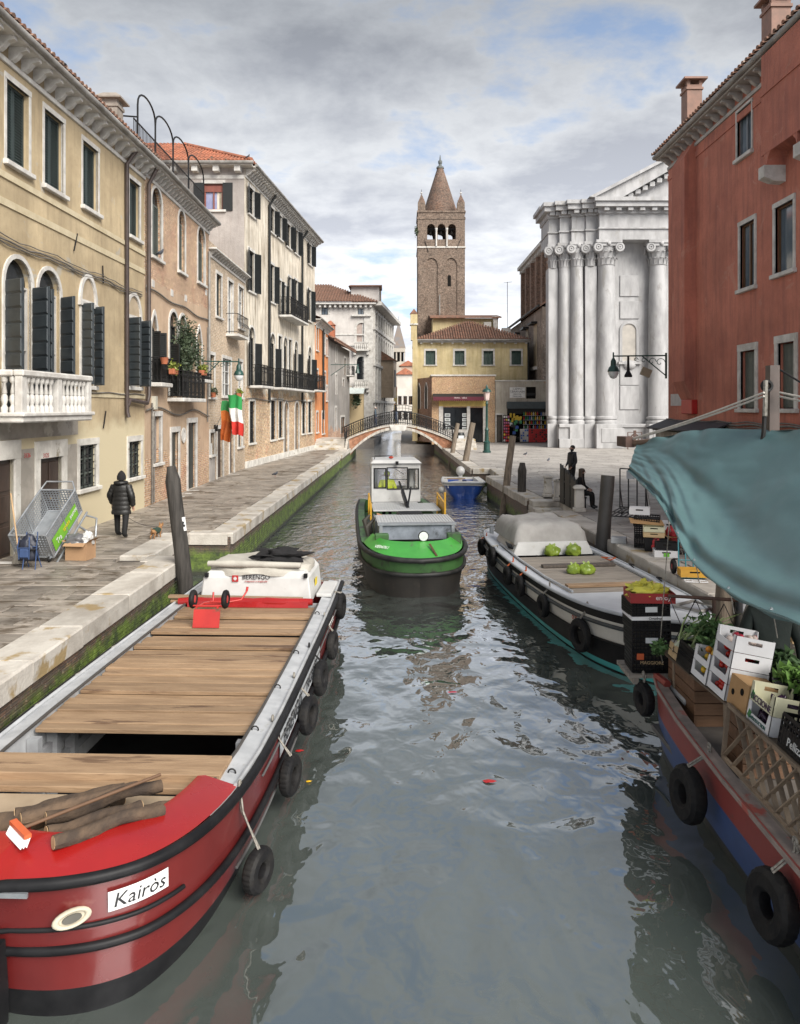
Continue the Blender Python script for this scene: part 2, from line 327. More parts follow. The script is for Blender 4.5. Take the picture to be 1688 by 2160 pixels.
# bricks of the near left quay wall
ub = MB(); ub.add([(0,0,0),(1,0,0),(1,0,1),(0,0,1),(.035,-1,.1),(.965,-1,.1),(.965,-1,.9),(.035,-1,.9)],[(4,5,6,7),(0,1,5,4),(1,2,6,5),(2,3,7,6),(3,0,4,7)])
proto = None; stf = MB(); cnt = 0
for r in range(11):
    z = .03+r*.072; y = 5.6+(r % 2)*.13
    while y < 50:
        L = .25+random.uniform(-.012, .012); out = .02+random.uniform(-.005, .012)
        inl = 16.75 < y+L and y < 19.95
        if not inl and y < 51.6:
            xe = -4.864 if y < 18 else -4.52+(.16*(y-19.9)/32.1)
            if y < 12.45:
                if proto is None: o = proto = ub.build('brick', QWALL, fl)
                else: o = inst(proto, fl)
                o.location = (xe, y, z); o.rotation_euler = (0, 0, pi/2); o.scale = (L, out, .064); cnt += 1
            else: stf.add([(xe, y, z), (xe, y+L, z), (xe, y+L, z+.064), (xe, y, z+.064), (xe+out, y+.008, z+.006), (xe+out, y+L-.008, z+.006), (xe+out, y+L-.008, z+.058), (xe+out, y+.008, z+.058)],
                          [(4,5,6,7),(0,1,5,4),(1,2,6,5),(2,3,7,6),(3,0,4,7)])
        y += L+.010
tag(stf.build('far_brickwork', QWALL, fl), kind='stuff')
# coping blocks
def coping(E, side, parent, wid, segs, mt=COPE, lo=1.3, hi=2.1):
    for si in segs:
        (x0, y0), (x1, y1) = E[si], E[si+1]; L = sqrt((x1-x0)**2+(y1-y0)**2); a = atan2(y1-y0, x1-x0); t = 0
        while t < L-.02:
            l = min(random.uniform(lo, hi), L-t)
            if L-t-l < .5: l = L-t
            dz = random.uniform(-.008, .008); g = .006; ww = wid+random.uniform(-.03, .03); ov = .07
            b = MB(); y_in, y_out = (-ov, ww) if side > 0 else (-ww, ov)
            vs = []; c = .025
            for (zz_, ins) in ((-.30, .0), (-.03, 0.0), (0.0, c)):
                vs += [(g+ins, y_in+ins, zz_), (l-g-ins, y_in+ins, zz_), (l-g-ins, y_out-ins, zz_), (g+ins, y_out-ins, zz_)]
            vs = [(x+random.uniform(-.004,.004), y_+random.uniform(-.006,.006), z_+random.uniform(-.004,.004)) for x, y_, z_ in vs]
            b.add(vs, [(3,2,1,0),(8,9,10,11)]+[(i+k*4, (i+1) % 4+k*4, (i+1) % 4+4+k*4, i+4+k*4) for k in (0, 1) for i in range(4)])
            b.build('coping_stone', mt, parent, (x0+cos(a)*t, y0+sin(a)*t, ZP+.02+dz), (0, 0, a))
            t += l
coping(LE, 1, fl, .62, [0, 1, 2, 4, 5, 6, 7, 8]); 
coping([(-5.65,19.9), (-4.59,19.9)], 1, fl, .5, [0], lo=2, hi=3)
coping(RE, -1, fr, .62, [0, 1, 2, 4, 6, 8, 10]); coping([(4.81,41.0), (3.78,41.0)], -1, fr, .5, [0], lo=2, hi=3)
coping([(4.13,36.6), (4.8,36.6)], -1, fr, .5, [0], lo=2, hi=3)
# paving stones
su = MB(); c = .03
su.add([(0,0,-1),(1,0,-1),(1,1,-1),(0,1,-1),(0,0,-.15),(1,0,-.15),(1,1,-.15),(0,1,-.15),(c*.5,c,0),(1-c*.5,c,0),(1-c*.5,1-c,0),(c*.5,1-c,0)],
       [(8,9,10,11)]+[(i+k*4, (i+1) % 4+k*4, (i+1) % 4+4+k*4, i+4+k*4) for k in (0, 1) for i in range(4)])
proto = None; stf = MB(); y = 3.0; n = 0
while y < 61.5:
    dp = random.choice((.30, .36, .36, .42)); x = -9.2-random.uniform(0, .5)
    xe = (-5.49 if y < 16.2 else -6.27 if y < 20.2 else -5.16+(.17*(y-19.9)/32.1))
    while x < xe-.04:
        L = random.choice((.48, .6, .72, .85)); x1 = min(x+L, xe)
        if xe-x1 < .22: x1 = xe
        z = ZP+random.uniform(-.006, .006)
        if 8.2 < y and n < 300:
            if proto is None: o = proto = su.build('paving_stone', PAVE, fl)
            else: o = inst(proto, fl)
            o.location = (x+.006, y+.006, z); o.scale = (x1-x-.012, dp-.012, .1); o.rotation_euler = (random.uniform(-.006,.006), random.uniform(-.005,.005), 0); n += 1
        else:
            g = .006; zb = z-.1
            vs = [(x+g,y+g,zb),(x1-g,y+g,zb),(x1-g,y+dp-g,zb),(x+g,y+dp-g,zb),(x+g,y+g,z),(x1-g,y+g,z+random.uniform(-.004,.004)),(x1-g,y+dp-g,z),(x+g,y+dp-g,z)]
            stf.add(vs, [(4,5,6,7),(0,1,5,4),(1,2,6,5),(2,3,7,6),(3,0,4,7)])
        x = x1
    y += dp
tag(stf.build('far_paving', PAVE, fl), kind='stuff')
proto = None; stf = MB(); y = 6.0; n = 0
def redge(y):
    for (x0, y0), (x1, y1) in zip(RE[:-1], RE[1:]):
        if y1 > y0 and y0 <= y <= y1: return x0+(x1-x0)*(y-y0)/(y1-y0)
    return 4
while y < 71.5:
    dp = random.choice((.34, .40, .46)); xe = max(redge(y), redge(y+dp))+.66; x = xe; xm = 10.2 if y < 27.5 else 26
    while x < xm:
        L = random.choice((.5, .65, .8, .95)); x1 = x+L; z = ZP+random.uniform(-.004, .004); g = .007; zb = z-.1
        if y > 17 and x < 8.6 and n < 300:
            if proto is None: o = proto = su.build('paving_stone', CAMPO, fr)
            else: o = inst(proto, fr)
            o.location = (x+g, y+g, z); o.scale = (L-2*g, dp-2*g, .1); n += 1
        else: stf.add([(x+g,y+g,zb),(x1-g,y+g,zb),(x1-g,y+dp-g,zb),(x+g,y+dp-g,zb),(x+g,y+g,z),(x1-g,y+g,z),(x1-g,y+dp-g,z),(x+g,y+dp-g,z)], [(4,5,6,7),(0,1,5,4),(1,2,6,5),(2,3,7,6),(3,0,4,7)])
        x = x1
    y += dp
tag(stf.build('far_paving', CAMPO, fr), kind='stuff')
# water stairs on the right bank
st = thing('water_steps', 'mossy white stone water steps between the grey pole and the stone posts', 'steps', (5.1, 25.9, 0))
for k in range(6):
    MB().box(-.62+.02*k, .47, -1.62+.5*k, 1.68, -.6 if k == 0 else .2*k-.11, .09+k*.2).build('step', COPE, st, bevel=.02)
# land far behind
q = MB(); q.box(-400, -3.2, 84, 900, -1, .8); q.box(-.2, 400, 74, 900, -1, .8); tag(q.build('far_land', mat('far_ground', (.2,.18,.16))), kind='structure')
# ============== building kit ========================================================
class Wall:
    def __init__(s, p0, p1, z0=ZP):
        s.p0, s.p1, s.z0 = Vector(p0), Vector(p1), z0; d = s.p1-s.p0; s.L = d.length; s.a = atan2(d.y, d.x); s.n = Vector((d.y, -d.x)).normalized()
    def px(s, x, y=HY, o=0.0):                       # pixel -> (distance along wall, height above its foot); o metres in front of the wall
        a, b = s.p0+s.n*o, s.p1+s.n*o; d = b-a; r = (x-VX)/F
        t = (r*a.y-a.x)/(d.x-r*d.y); Y = a.y+t*d.y
        return t*s.L, ZC+(HY-y)*Y/F-s.z0
    def root(s, name, label, cat='house', group=None): return thing(name, label, cat, (s.p0.x, s.p0.y, s.z0), s.a, group)
def arcpts(x0, x1, zs, zt, n=12, pointed=False):
    cx, rx, rz = (x0+x1)/2, (x1-x0)/2, zt-zs; out = []
    for k in range(n+1):
        a = pi-pi*k/n
        if pointed:
            u = cos(a); out.append((cx+rx*u, zs+rz*(1-abs(u)**1.55)))
        else: out.append((cx+rx*cos(a), zs+rz*sin(a)))
    return out
def shell(root, s0, s1, H, ops, mt, depth=8.0, rev=.3, name='wall', z0=-.2, back=True):
    # wall with real openings (x0, x1, z0, z1, arch), reveals, and the sides and back of the building
    b = MB(); xs = sorted({s0, s1}|{q for o in ops for q in o[:2]}); zs = sorted({z0, H}|{q for o in ops for q in o[2:4]})
    for i in range(len(xs)-1):
        for j in range(len(zs)-1):
            mx, mz = (xs[i]+xs[i+1])/2, (zs[j]+zs[j+1])/2
            if any(o[0] < mx < o[1] and o[2] < mz < o[3] for o in ops): continue
            b.quad((xs[i],0,zs[j]), (xs[i+1],0,zs[j]), (xs[i+1],0,zs[j+1]), (xs[i],0,zs[j+1]))
    for o in ops:
        x0, x1, za, zb, ar = o
        zs_ = zb-((x1-x0)/2*(1.0 if ar == 1 else 1.5) if ar else 0)
        b.quad((x0,0,za),(x0,rev,za),(x0,rev,zs_),(x0,0,zs_)); b.quad((x1,0,zs_),(x1,rev,zs_),(x1,rev,za),(x1,0,za)); b.quad((x0,0,za),(x1,0,za),(x1,rev,za),(x0,rev,za))
        if not ar: b.quad((x0,0,zb),(x0,rev,zb),(x1,rev,zb),(x1,0,zb))
        else:
            P = arcpts(x0, x1, zs_, zb, 12, ar == 2)
            for k in range(len(P)-1):
                (xa, z1), (xb, z2) = P[k], P[k+1]
                b.quad((xa,0,z1),(xb,0,z2),(xb,0,zb),(xa,0,zb)); b.quad((xa,0,z1),(xa,rev,z1),(xb,rev,z2),(xb,0,z2))
    if back:
        b.quad((s0,0,z0),(s0,0,H),(s0,depth,H),(s0,depth,z0)); b.quad((s1,0,z0),(s1,depth,z0),(s1,depth,H),(s1,0,H))
        b.quad((s0,depth,z0),(s0,depth,H),(s1,depth,H),(s1,depth,z0)); b.quad((s0,0,H),(s1,0,H),(s1,depth,H),(s0,depth,H))
    return b.build(name, mt, root)
def surround(x0, x1, za, zb, ar, w=.12, o=.035, rev=.06, sill=True):
    b = MB(); zs_ = zb-((x1-x0)/2*(1.0 if ar == 1 else 1.5) if ar else 0)
    b.box(x0-w, x0, -o, rev, za, zs_); b.box(x1, x1+w, -o, rev, za, zs_)
    if ar:
        A = arcpts(x0, x1, zs_, zb, 12, ar == 2); B_ = arcpts(x0-w, x1+w, zs_, zb+w*(1.5 if ar == 2 else 1.0), 12, ar == 2)
        for k in range(12):
            pts = [A[k], A[k+1], B_[k+1], B_[k]]; b.prism([(p[0], p[1]) for p in pts], -o, rev, 'xz')
    else: b.box(x0-w, x1+w, -o-.01, rev, zb, zb+w*1.25)
    return b
def pane_poly(x0, x1, za, zb, ar, y):
    zs_ = zb-((x1-x0)/2*(1.0 if ar == 1 else 1.5) if ar else 0); b = MB()
    if ar: b.quad((x0,y,za),(x1,y,za),*[(p[0],y,p[1]) for p in arcpts(x0,x1,zs_,zb,12,ar==2)[::-1]])
    else: b.quad((x0,y,za),(x1,y,za),(x1,y,zb),(x0,y,zb))
    return b
def louvre(w_, h, t=.04, n=None, leafs=1):
    b = MB(); lw = w_/leafs
    for k in range(leafs):
        a = k*lw+.004; e = (k+1)*lw-.004
        b.box(a, a+.06, 0, t, 0, h); b.box(e-.06, e, 0, t, 0, h); b.box(a+.06, e-.06, 0, t, 0, .07); b.box(a+.06, e-.06, 0, t, h-.07, h)
        n_ = n or max(6, int(h/.07)); s = (h-.14)/n_
        for i in range(n_):
            z = .07+i*s; b.add([(a+.06,.004,z),(e-.06,.004,z),(e-.06,t-.004,z+s),(a+.06,t-.004,z+s)], [(0,1,2,3)])
        b.box(a+.06, e-.06, t-.006, t, .07, h-.07)
    return b
def window(root, op, style='glass', fr=WSTONE, fw=.11, sill=True, sh=GREEN_SH, rev=.17, pane=GLASS, wood=WOODF, cross=(1, 2), so=.035):
    x0, x1, za, zb, ar = op
    wn = surround(x0, x1, za, zb, ar, fw, so).build('window', fr, root, smooth=0)
    if sill: MB().box(x0-fw-.04, x1+fw+.04, -.11, .10, za-.11, za).build('sill', fr, wn, bevel=.012)
    zs_ = zb-((x1-x0)/2*(1.0 if ar == 1 else 1.5) if ar else 0)
    if style in ('glass', 'bars', 'open'):
        pane_poly(x0, x1, za, zb, ar, rev-.03).build('pane', pane, wn)
        f = MB(); t = .05; y0, y1 = rev-.09, rev-.035
        f.box(x0, x0+t, y0, y1, za, zs_); f.box(x1-t, x1, y0, y1, za, zs_); f.box(x0+t, x1-t, y0, y1, za, za+t); f.box(x0+t, x1-t, y0, y1, zs_-t, zs_)
        for i in range(cross[0]): xm = x0+(x1-x0)*(i+1)/(cross[0]+1); f.box(xm-.03, xm+.03, y0-.004, y1, za+t, zs_-t)
        for i in range(cross[1]): zm = za+(zs_-za)*(i+1)/(cross[1]+1); f.box(x0+t, x1-t, y0+.006, y1, zm-.018, zm+.018)
        f.build('casement', wood, wn)
    if style == 'bars':
        g = MB()
        for i in range(4): xm = x0+(x1-x0)*(i+.5)/4; g.tube([(xm,.05,za),(xm,.05,zb)], .012, 6)
        for i in range(6): zm = za+(zb-za)*(i+.5)/6; g.tube([(x0,.05,zm),(x1,.05,zm)], .010, 6)
        g.build('grille', IRON, wn)
    if style == 'shut':
        louvre(x1-x0, zs_-za, leafs=2).build('shutter', sh, wn, (x0, .12, za))
        if ar: pane_poly(x0, x1, zs_, zb, ar, rev-.03).build('pane', pane, wn)
    if style == 'blind': pane_poly(x0, x1, za, zb, ar, rev-.02).build('infill', pane, wn)
    return wn
def boards(w_, h, n, t=.045):
    b = MB(); b.box(0, w_, .012, t, 0, h); s = h/n
    for i in range(n):
        z0, z1 = i*s+.012, (i+1)*s-.012
        b.add([(.015,.012,z0),(w_-.015,.012,z0),(w_-.015,.012,z1),(.015,.012,z1),(.03,-.012,z0+.05),(w_-.03,-.012,z0+.05),(w_-.03,-.012,z1-.015),(.03,-.012,z1-.015)], [(4,5,6,7),(0,1,5,4),(1,2,6,5),(2,3,7,6),(3,0,4,7)])
    return b
def leaf(root, hx, z, w_, h, ang, right, mt, n=0, t=.045):
    # hinged shutter leaf: ang 0 = closed, 90 = standing out from the wall, 180 = flat back on it
    if n == 0: b = louvre(w_, h, t)
    else:
        b = MB(); b.box(.0, w_, .0, t, 0, h)
    a = R(ang)
    if right: o = b.build('shutter', mt, root, (hx, -.02, z), (0, 0, pi+a)) if False else None
    d = (cos(a), -sin(a)) if not right else (-cos(a), -sin(a))
    rot = atan2(d[1], d[0])
    o = b.build('shutter', mt, root, (hx, -.03, z), (0, 0, rot))
    if n:
        s = h/n; bb = MB(); bb.add([(.012,0,.01),(w_-.012,0,.01),(w_-.012,0,s-.01),(.012,0,s-.01),(.03,-.022,.05),(w_-.03,-.022,.05),(w_-.03,-.022,s-.022),(.03,-.022,s-.022)], [(4,5,6,7),(0,1,5,4),(1,2,6,5),(2,3,7,6),(3,0,4,7)])
        p = None
        for i in range(n):
            if p is None: p = bb.build('board', mt, o, (0, -.001, i*s))
            else: inst(p, o, (0, -.001, i*s))
        q_ = None
        b2 = MB(); b2.add([(.012,0,.01),(w_-.012,0,.01),(w_-.012,0,s-.01),(.012,0,s-.01),(.03,.018,.03),(w_-.03,.018,.03),(w_-.03,.018,s-.03),(.03,.018,s-.03)], [(7,6,5,4),(4,5,1,0),(5,6,2,1),(6,7,3,2),(7,4,0,3)])
        for i in range(n):
            if q_ is None: q_ = b2.build('board', mt, o, (0, t+.001, i*s))
            else: inst(q_, o, (0, t+.001, i*s))
    return o
def eaves(root, s0, s1, z, n, out=.42, bw=.13, bh=.30, mt=WSTONE, gut=True, step=.0):
    # stone eaves: flat band, scrolled brackets, projecting slab and gutter
    MB().box(s0, s1, -.05, .05, z-bh-.12, z-bh).build('cornice_band', mt, root, bevel=.01)
    MB().box(s0-.05, s1+.05, -out-.06, .1, z, z+.09).build('eaves_slab', mt, root, bevel=.015)
    b = MB(); prof = [(0,0), (-out*.95,0), (-out*.98,-bh*.28), (-out*.62,-bh*.42), (-out*.42,-bh*.78), (-out*.20,-bh), (0,-bh)]
    b.prism(prof, -bw/2, bw/2, 'yz'); p = None
    for k in range(n):
        x = s0+(s1-s0)*(k+.5)/n
        if p is None: p = b.build('bracket', mt, root, (x, 0, z))
        else: inst(p, root, (x, 0, z))
    if gut:
        pts = [(s0-.05, -out-.10, z+.12), (s1+.05, -out-.10, z+.12)]
        MB().tube(pts, .085, 10).build('gutter', GUTTER, root, smooth=60)
def tiles(o, u0, u1, v0, v1, fn, mt, parent, name='roof_tile', col=.22, row=.36, kind='stuff'):
    # barrel tiles; fn(u, v) -> point on the slope, u across, v up; per-column limits u0..u1, v from v0(u) to v1(u)
    b = MB(); u = u0
    while u < u1:
        va, vb = v0(u+col/2), v1(u+col/2); v = va
        up = (fn(u+.1, va)-fn(u, va)).cross(fn(u, va+.1)-fn(u, va)).normalized()
        if up.z < 0: up = -up
        while v < vb-.05:
            v2 = min(v+row+.05, vb); vs = []; j = random.uniform(-.008, .012)
            for vv, lift in ((v, .045+j), (v2, .012)):
                for k in range(5):
                    a = pi*k/4; vs.append(fn(u+col/2-col*.40*cos(a), vv)+up*(sin(a)*col*.36+lift))
            b.add(vs, [(k, k+1, k+6, k+5) for k in range(4)]+[(0,1,2,3,4)]); v += row
        u += col
    return tag(b.build(name, mt, parent, smooth=0), kind=kind)
def O(w, xl, xr, yt, yb, ar=0, o=0.0):
    s0 = w.px(xl, yb)[0]; s1 = w.px(xr, yb)[0]; z0 = w.px(xl, yb)[1]; z1 = w.px((xl+xr)/2 if ar else xl, yt)[1]
    return (s0, s1, z0, z1, ar)
def pipe(root, pts, r=.065, mt=PIPE, name='downpipe'): return MB().tube(pts, r, 10).build(name, mt, root, smooth=60)
def railing(root, s0, s1, o, z0, z1, n, mt=IRON, sides=True, scroll=True):
    b = MB(); 
    runs = [((s0,-o),(s1,-o))]+([((s0,0),(s0,-o)), ((s1,0),(s1,-o))] if sides else [])
    for (xa, ya), (xb, yb) in runs:
        L = sqrt((xb-xa)**2+(yb-ya)**2); k = max(2, int(n*L/(s1-s0)))
        b.bar((xa,ya,z1), (xb,yb,z1), .05, .03); b.bar((xa,ya,z0+.06), (xb,yb,z0+.06), .03, .02); b.bar((xa,ya,z1-.14), (xb,yb,z1-.14), .02, .02)
        for i in range(k+1):
            t = i/k; x, y = xa+(xb-xa)*t, ya+(yb-ya)*t
            b.bar((x,y,z0), (x,y,z1), .022 if i % 4 else .04, .022 if i % 4 else .04)
            if scroll and i < k:
                dx, dy = (xb-xa)/k*.5, (yb-ya)/k*.5
                for (za, zb_) in ((z0+.07, z0+.24), (z1-.40, z1-.15)):
                    b.tube([(x+dx*(1+.85*cos(q*pi/4)), y+dy*(1+.85*cos(q*pi/4)), (za+zb_)/2+(zb_-za)/2*sin(q*pi/4)) for q in range(8)], .009, 4, closed=True)
    return b.build('railing', mt, root)
def corbel(root, s, o, z, h=.35, w_=.16, mt=WSTONE):
    pr = [(0,0), (-o,0), (-o,-h*.30), (-o*.78,-h*.45), (-o*.5,-h*.55), (-o*.32,-h*.85), (0,-h)]
    return MB().prism(pr, s-w_/2, s+w_/2, 'yz').build('corbel', mt, root)
def balcony(root, s0, s1, o, z, h, n, nc, mt=IRON):
    MB().box(s0-.06, s1+.06, -o-.06, .02, z-.14, z).build('balcony_slab', WSTONE, root, bevel=.02)
    for k in range(nc): corbel(root, s0+(s1-s0)*(k+.5)/nc, o*.85, z-.14)
    return railing(root, s0, s1, o, z, z+h, n, mt)
def W2L(root, p):
    m = Matrix.Translation(root.location)@Euler(root.rotation_euler).to_matrix().to_4x4(); return m.inverted()@Vector(p)
RB = ((.42,.20,.12), (.33,.15,.09), (.46,.28,.17), (.50,.40,.28))
OB = ((.46,.26,.14), (.34,.17,.09), (.50,.36,.22), (.34,.13,.08))
# ---------- A: tan plastered house with the stone balcony -------------------------
wA = Wall((-8.82, 9.0), (-8.55, 25.1)); A = wA.root('canal_house', 'long ochre plastered house with stone balcony and slate shutters, nearest on the left', 'house')
mA = facade_mat('ochre_plaster', (.47,.375,.235), (.36,.28,.17), (.22,.165,.10), brick=RB, patch=.69, streak=.42, pc=(.36,.325,.26), grey=((.52,.45,.30), 3.7))
up = [O(wA,14,61,165,338), O(wA,94,134,228,389), O(wA,175,207,295,433), O(wA,273,295,375,495)]
zb = 4.28-ZP; f1 = O(wA,9,66,546,775,1); f2 = O(wA,80,126,570,790,1)
f1 = (*f1[:2], zb, *f1[3:]); f2 = (*f2[:2], zb, *f2[3:])
f3 = O(wA,171,197,640,813); f4 = O(wA,268,293,670,815)
d1 = O(wA,-30,29,975,1165); d2 = O(wA,82,130,968,1120); d1 = (d1[0]-.4, d1[1], 0, d1[3], 0); d2 = (*d2[:2], 0, *d2[3:])
b1 = O(wA,167,203,940,1033); b2 = O(wA,271,297,932,1009)
extra = [(s, s+1.05, up[0][2], up[0][3], 0) for s in (1.2, 4.2)]
shell(A, 0, wA.L, 11.75, up+[f1,f2,f3,f4,d1,d2,b1,b2]+extra, mA)
for o in up+extra: window(A, o, 'shut', sh=GREEN_SH, fw=.10, so=.012)
dk = MB()
for o in (f1, f2, f3, f4): window(A, o, 'open', fw=.10, sill=(o in (f3, f4)), wood=mat('pale_frame', (.45,.43,.40)), cross=(1, 1))
def lunette(o, hh=.62):
    z = o[3]; w_ = (o[1]-o[0])/2+.05; c = (o[0]+o[1])/2
    b = MB(); Q = arcpts(c-w_, c+w_, z+.06, z+.06+hh, 12); b.quad(*[(p[0], -.006, p[1]) for p in Q])
    l = b.build('lunette', mat('lunette_plaster', (.42,.34,.24), (.34,.27,.18)), A)
    b = MB(); Q2 = arcpts(c-w_-.12, c+w_+.12, z+.06, z+.06+hh+.13, 12)
    for k in range(12): b.prism([Q[k], Q[k+1], Q2[k+1], Q2[k]], -.06, .0, 'xz')
    b.box(c-w_-.14, c+w_+.14, -.08, 0, z-.05, z+.06); b.build('arch_moulding', WSTONE, l)
lunette(f3, .68); lunette(f4, .68)
zs1 = f1[3]-(f1[1]-f1[0])/2
for o, zt, al, ar_ in ((f1, zs1, 118, 62), (f2, zs1-.02, 122, 58), (f3, f3[3]-.02, 112, 60), (f4, f4[3]-.02, 112, 60)):
    w_ = (o[1]-o[0])/2-.01
    leaf(A, o[0], o[2]+.02, w_, zt-o[2], al, False, GREY_SH, 9); leaf(A, o[1], o[2]+.02, w_, zt-o[2], ar_, True, GREY_SH, 9)
# ground-floor doors and grilles
for o, mt in ((d1, DOORW), (d2, DOORW)):
    x0, x1, za, zt, _ = o; D_ = MB(); D_.box(x0, x1, .08, .14, 0, zt); dd = D_.build('door', mt, A)
    for i in range(2):
        for j in range(3):
            xa = x0+(x1-x0)*(i/2)+.06; xb = x0+(x1-x0)*((i+1)/2)-.06; z0 = .08+j*(zt-.1)/3; MB().box(xa, xb, .055, .08, z0, z0+(zt-.1)/3-.09).build('panel', mt, dd, bevel=.015)
    MB().ball(((x0+x1)/2+.1, .04, 1.05), .035).build('handle', mat('brass', (.35,.24,.09), metal=.8, rough=.35), dd)
    b = MB(); b.box(x0-.22, x0, -.05, .12, 0, zt); b.box(x1, x1+.22, -.05, .12, 0, zt); b.box(x0-.22, x1+.22, -.06, .12, zt, zt+.42); b.build('door_surround', STONE, A)
gz = mat('grey_render', (.34,.31,.27), (.24,.22,.19), s=1.5, rough=.85, bump=.4, c3=(.45,.42,.37), s3=1.2, t3=.58)
s_a, s_b = wA.px(-160, 900)[0], wA.px(164, 900)[0]
b = MB(); 
for xa, xb in ((0, d1[0]-.23), (d1[1]+.23, d2[0]-.23), (d2[1]+.23, s_b)): b.box(xa, xb, -.012, .02, 0, 2.35)
b.box(0, s_b, -.012, .02, max(d1[3],d2[3])+.43, 3.0); b.build('ground_floor_render', gz, A)
for o in (b1, b2): window(A, o, 'bars', fw=.14, sill=True, fr=STONE, wood=OLIVE_SH)
MB().box(0, wA.L, -.035, .02, up[0][2]-.42, up[0][2]-.28).build('string_course', mat('pale_band', (.52,.45,.31), (.44,.37,.24)), A)
MB().box(0, wA.L, -.03, .02, up[0][2]-1.02, up[0][2]-.86).build('string_course', MATS['pale_band'], A)
MB().box(s_b, wA.L, -.03, .02, f3[2]-.3, f3[2]-.14).build('string_course', MATS['pale_band'], A)
eaves(A, 0, wA.L, 11.25, 30, out=.42, bw=.14, bh=.30)
# roof
R_ = MB(); R_.quad((0,-.5,11.45),(wA.L,-.5,11.45),(wA.L,5,13.1),(0,5,13.1)); R_.quad((0,5,13.1),(wA.L,5,13.1),(wA.L,8,12),(0,8,12)); R_.quad((0,-.5,11.45),(0,5,13.1),(0,5,11.4)); R_.build('roof', TILE2, A)
tiles(A, 0, wA.L, lambda u: 0, lambda u: 1.2, lambda u, v: Vector((u, -.52+v*.95, 11.46+v*.29)), TILE2, A)
# stone balcony
bz0 = 4.28-ZP; o_ = .68; c0 = wA.px(43, 860, o_)[0]; c1 = wA.px(187, 860, o_)[0]
BAL = MB().box(c0-.05, c1+.05, -o_-.08, -.001, bz0-.20, bz0).build('balcony', WSTONE, A, bevel=.03)
MB().box(c0-.10, c1+.10, -o_-.13, -.001, bz0-.07, bz0+.02).build('floor_moulding', WSTONE, BAL, bevel=.02)
rz = 5.2-ZP
rl = MB(); rl.box(c0-.06, c1+.06, -o_-.10, -o_+.14, rz-.14, rz); rl.box(c0-.06, c0+.16, -o_+.14, 0, rz-.14, rz); rl.box(c1-.16, c1+.06, -o_+.14, 0, rz-.14, rz); rl.build('handrail', WSTONE, BAL, bevel=.03)
for xx in (c0+.06, (c0+c1)/2, c1-.06): MB().box(xx-.1, xx+.1, -o_-.06, -o_+.10, bz0, rz-.14).build('pier', WSTONE, BAL, bevel=.01)
bp = MB(); h = rz-.14-bz0
bp.lathe([(.075,0),(.075,h*.16),(.05,h*.2),(.045,h*.25),(.075,h*.36),(.065,h*.46),(.04,h*.52),(.055,h*.56),(.03,h*.8),(.055,h*.84),(.07,h*.88),(.07,h)], 8, a0=pi/8); p = None
xs = [c0+.2+(c1-c0-.4)*(k+.5)/14 for k in range(14)]
for x in xs:
    if abs(x-(c0+c1)/2) < .12: continue
    if p is None: p = bp.build('baluster', WSTONE, BAL, (x, -o_+.02, bz0), smooth=50)
    else: inst(p, BAL, (x, -o_+.02, bz0))
for x in (c0+.05, c1-.05):
    for y in (-.12, -.32, -.5): inst(p, BAL, (x, y, bz0))
for x in (c0+.25, (c0+c1)/2, c1-.25): corbel(A, x, o_*.95, bz0-.20, .42, .22)
# pipes, cables
g1 = wA.px(262, 860)[0]; pipe(A, [(g1,-.38,11.2), (g1,-.09,10.8), (g1,-.09,3.5), (g1,-.10,3.15), (g1,-.14,3.0)])
g2 = wA.px(306, 860)[0]-.02; zz2 = wA.px(318, 835)[1]; pipe(A, [(g2,-.40,11.2), (g2,-.14,10.7), (g2,-.14,zz2), (g2-.15,-.14,zz2-.25), (g1+.14,-.12,3.55), (g1,-.11,3.35)])
for dz, r in ((0, .022), (.09, .014), (-.07, .016)):
    b = MB(); b.tube([(s, -.05, wA.px(0, 503)[1]-.0+dz+.03*sin(s*2.1)+.02*sin(s*5+dz*30)) for s in [i*.45 for i in range(36)] if s < wA.L], r, 5); b.build('cable', CABLE, A)
b = MB(); b.tube([(s, -.05, wA.px(200, 828)[1]+.02*sin(s*3)) for s in [s_b+i*.4 for i in range(13)] if s < wA.L], .018, 5); b.build('cable', CABLE, A)
for x, y, ang in ((155,510,.6), (217,580,-.4), (217,885,.5)):
    s, z = wA.px(x, y); MB().bar((s-.05,-.04,z-.25), (s+.25*ang,-.04,z+.25), .03, .02).build('wall_tie', IRON, A)
ch = thing('chimney', 'square grey chimney with flat cap on the ochre house', 'chimney', (-9.7, 25.3, 13.05))
MB().box(-.27,.27,-.27,.27,-1.6,1.55).build('stack', mat('chimney_render', (.30,.26,.22), (.22,.19,.16), bump=.3), ch); MB().box(-.31,.31,-.31,.31,1.3,1.4).build('band', MATS['chimney_render'], ch); MB().lathe([(.62,1.55),(.62,1.60),(.30,1.78)], 4, a0=pi/4).build('cap', MATS['chimney_render'], ch)
# ---------- B: brick house with gothic windows -----------------------------------
wB = Wall((-8.55, 25.13), (-8.62, 33.7)); B_ = wB.root('canal_house', 'narrow brick house with arched upper windows and plant-filled iron balcony', 'house')
mB = facade_mat('tan_plaster_over_brick', (.46,.34,.235), (.40,.28,.19), (.30,.21,.13), brick=OB, bz=1.6, top=7.6, patch=.70, streak=.4, mott=(.5,1.45), ms=9)
uB = [O(wB,320,341,397,538,1), O(wB,376.5,390,445,570,1), O(wB,417,432,479,593,1)]
gB = [O(wB,319,331,663,807,2), O(wB,357,374,658,835,1), O(wB,378,391,666,835,1), O(wB,414.6,425,692,800,2)]
nB = O(wB,324,339,878,978); eB = O(wB,361,376,912,1040); eB2 = O(wB,396,413,892,1022); eB = (eB[0], eB[1], 0, eB[3], 0); eB2 = (eB2[0], eB2[1], 0, eB2[3], 0)
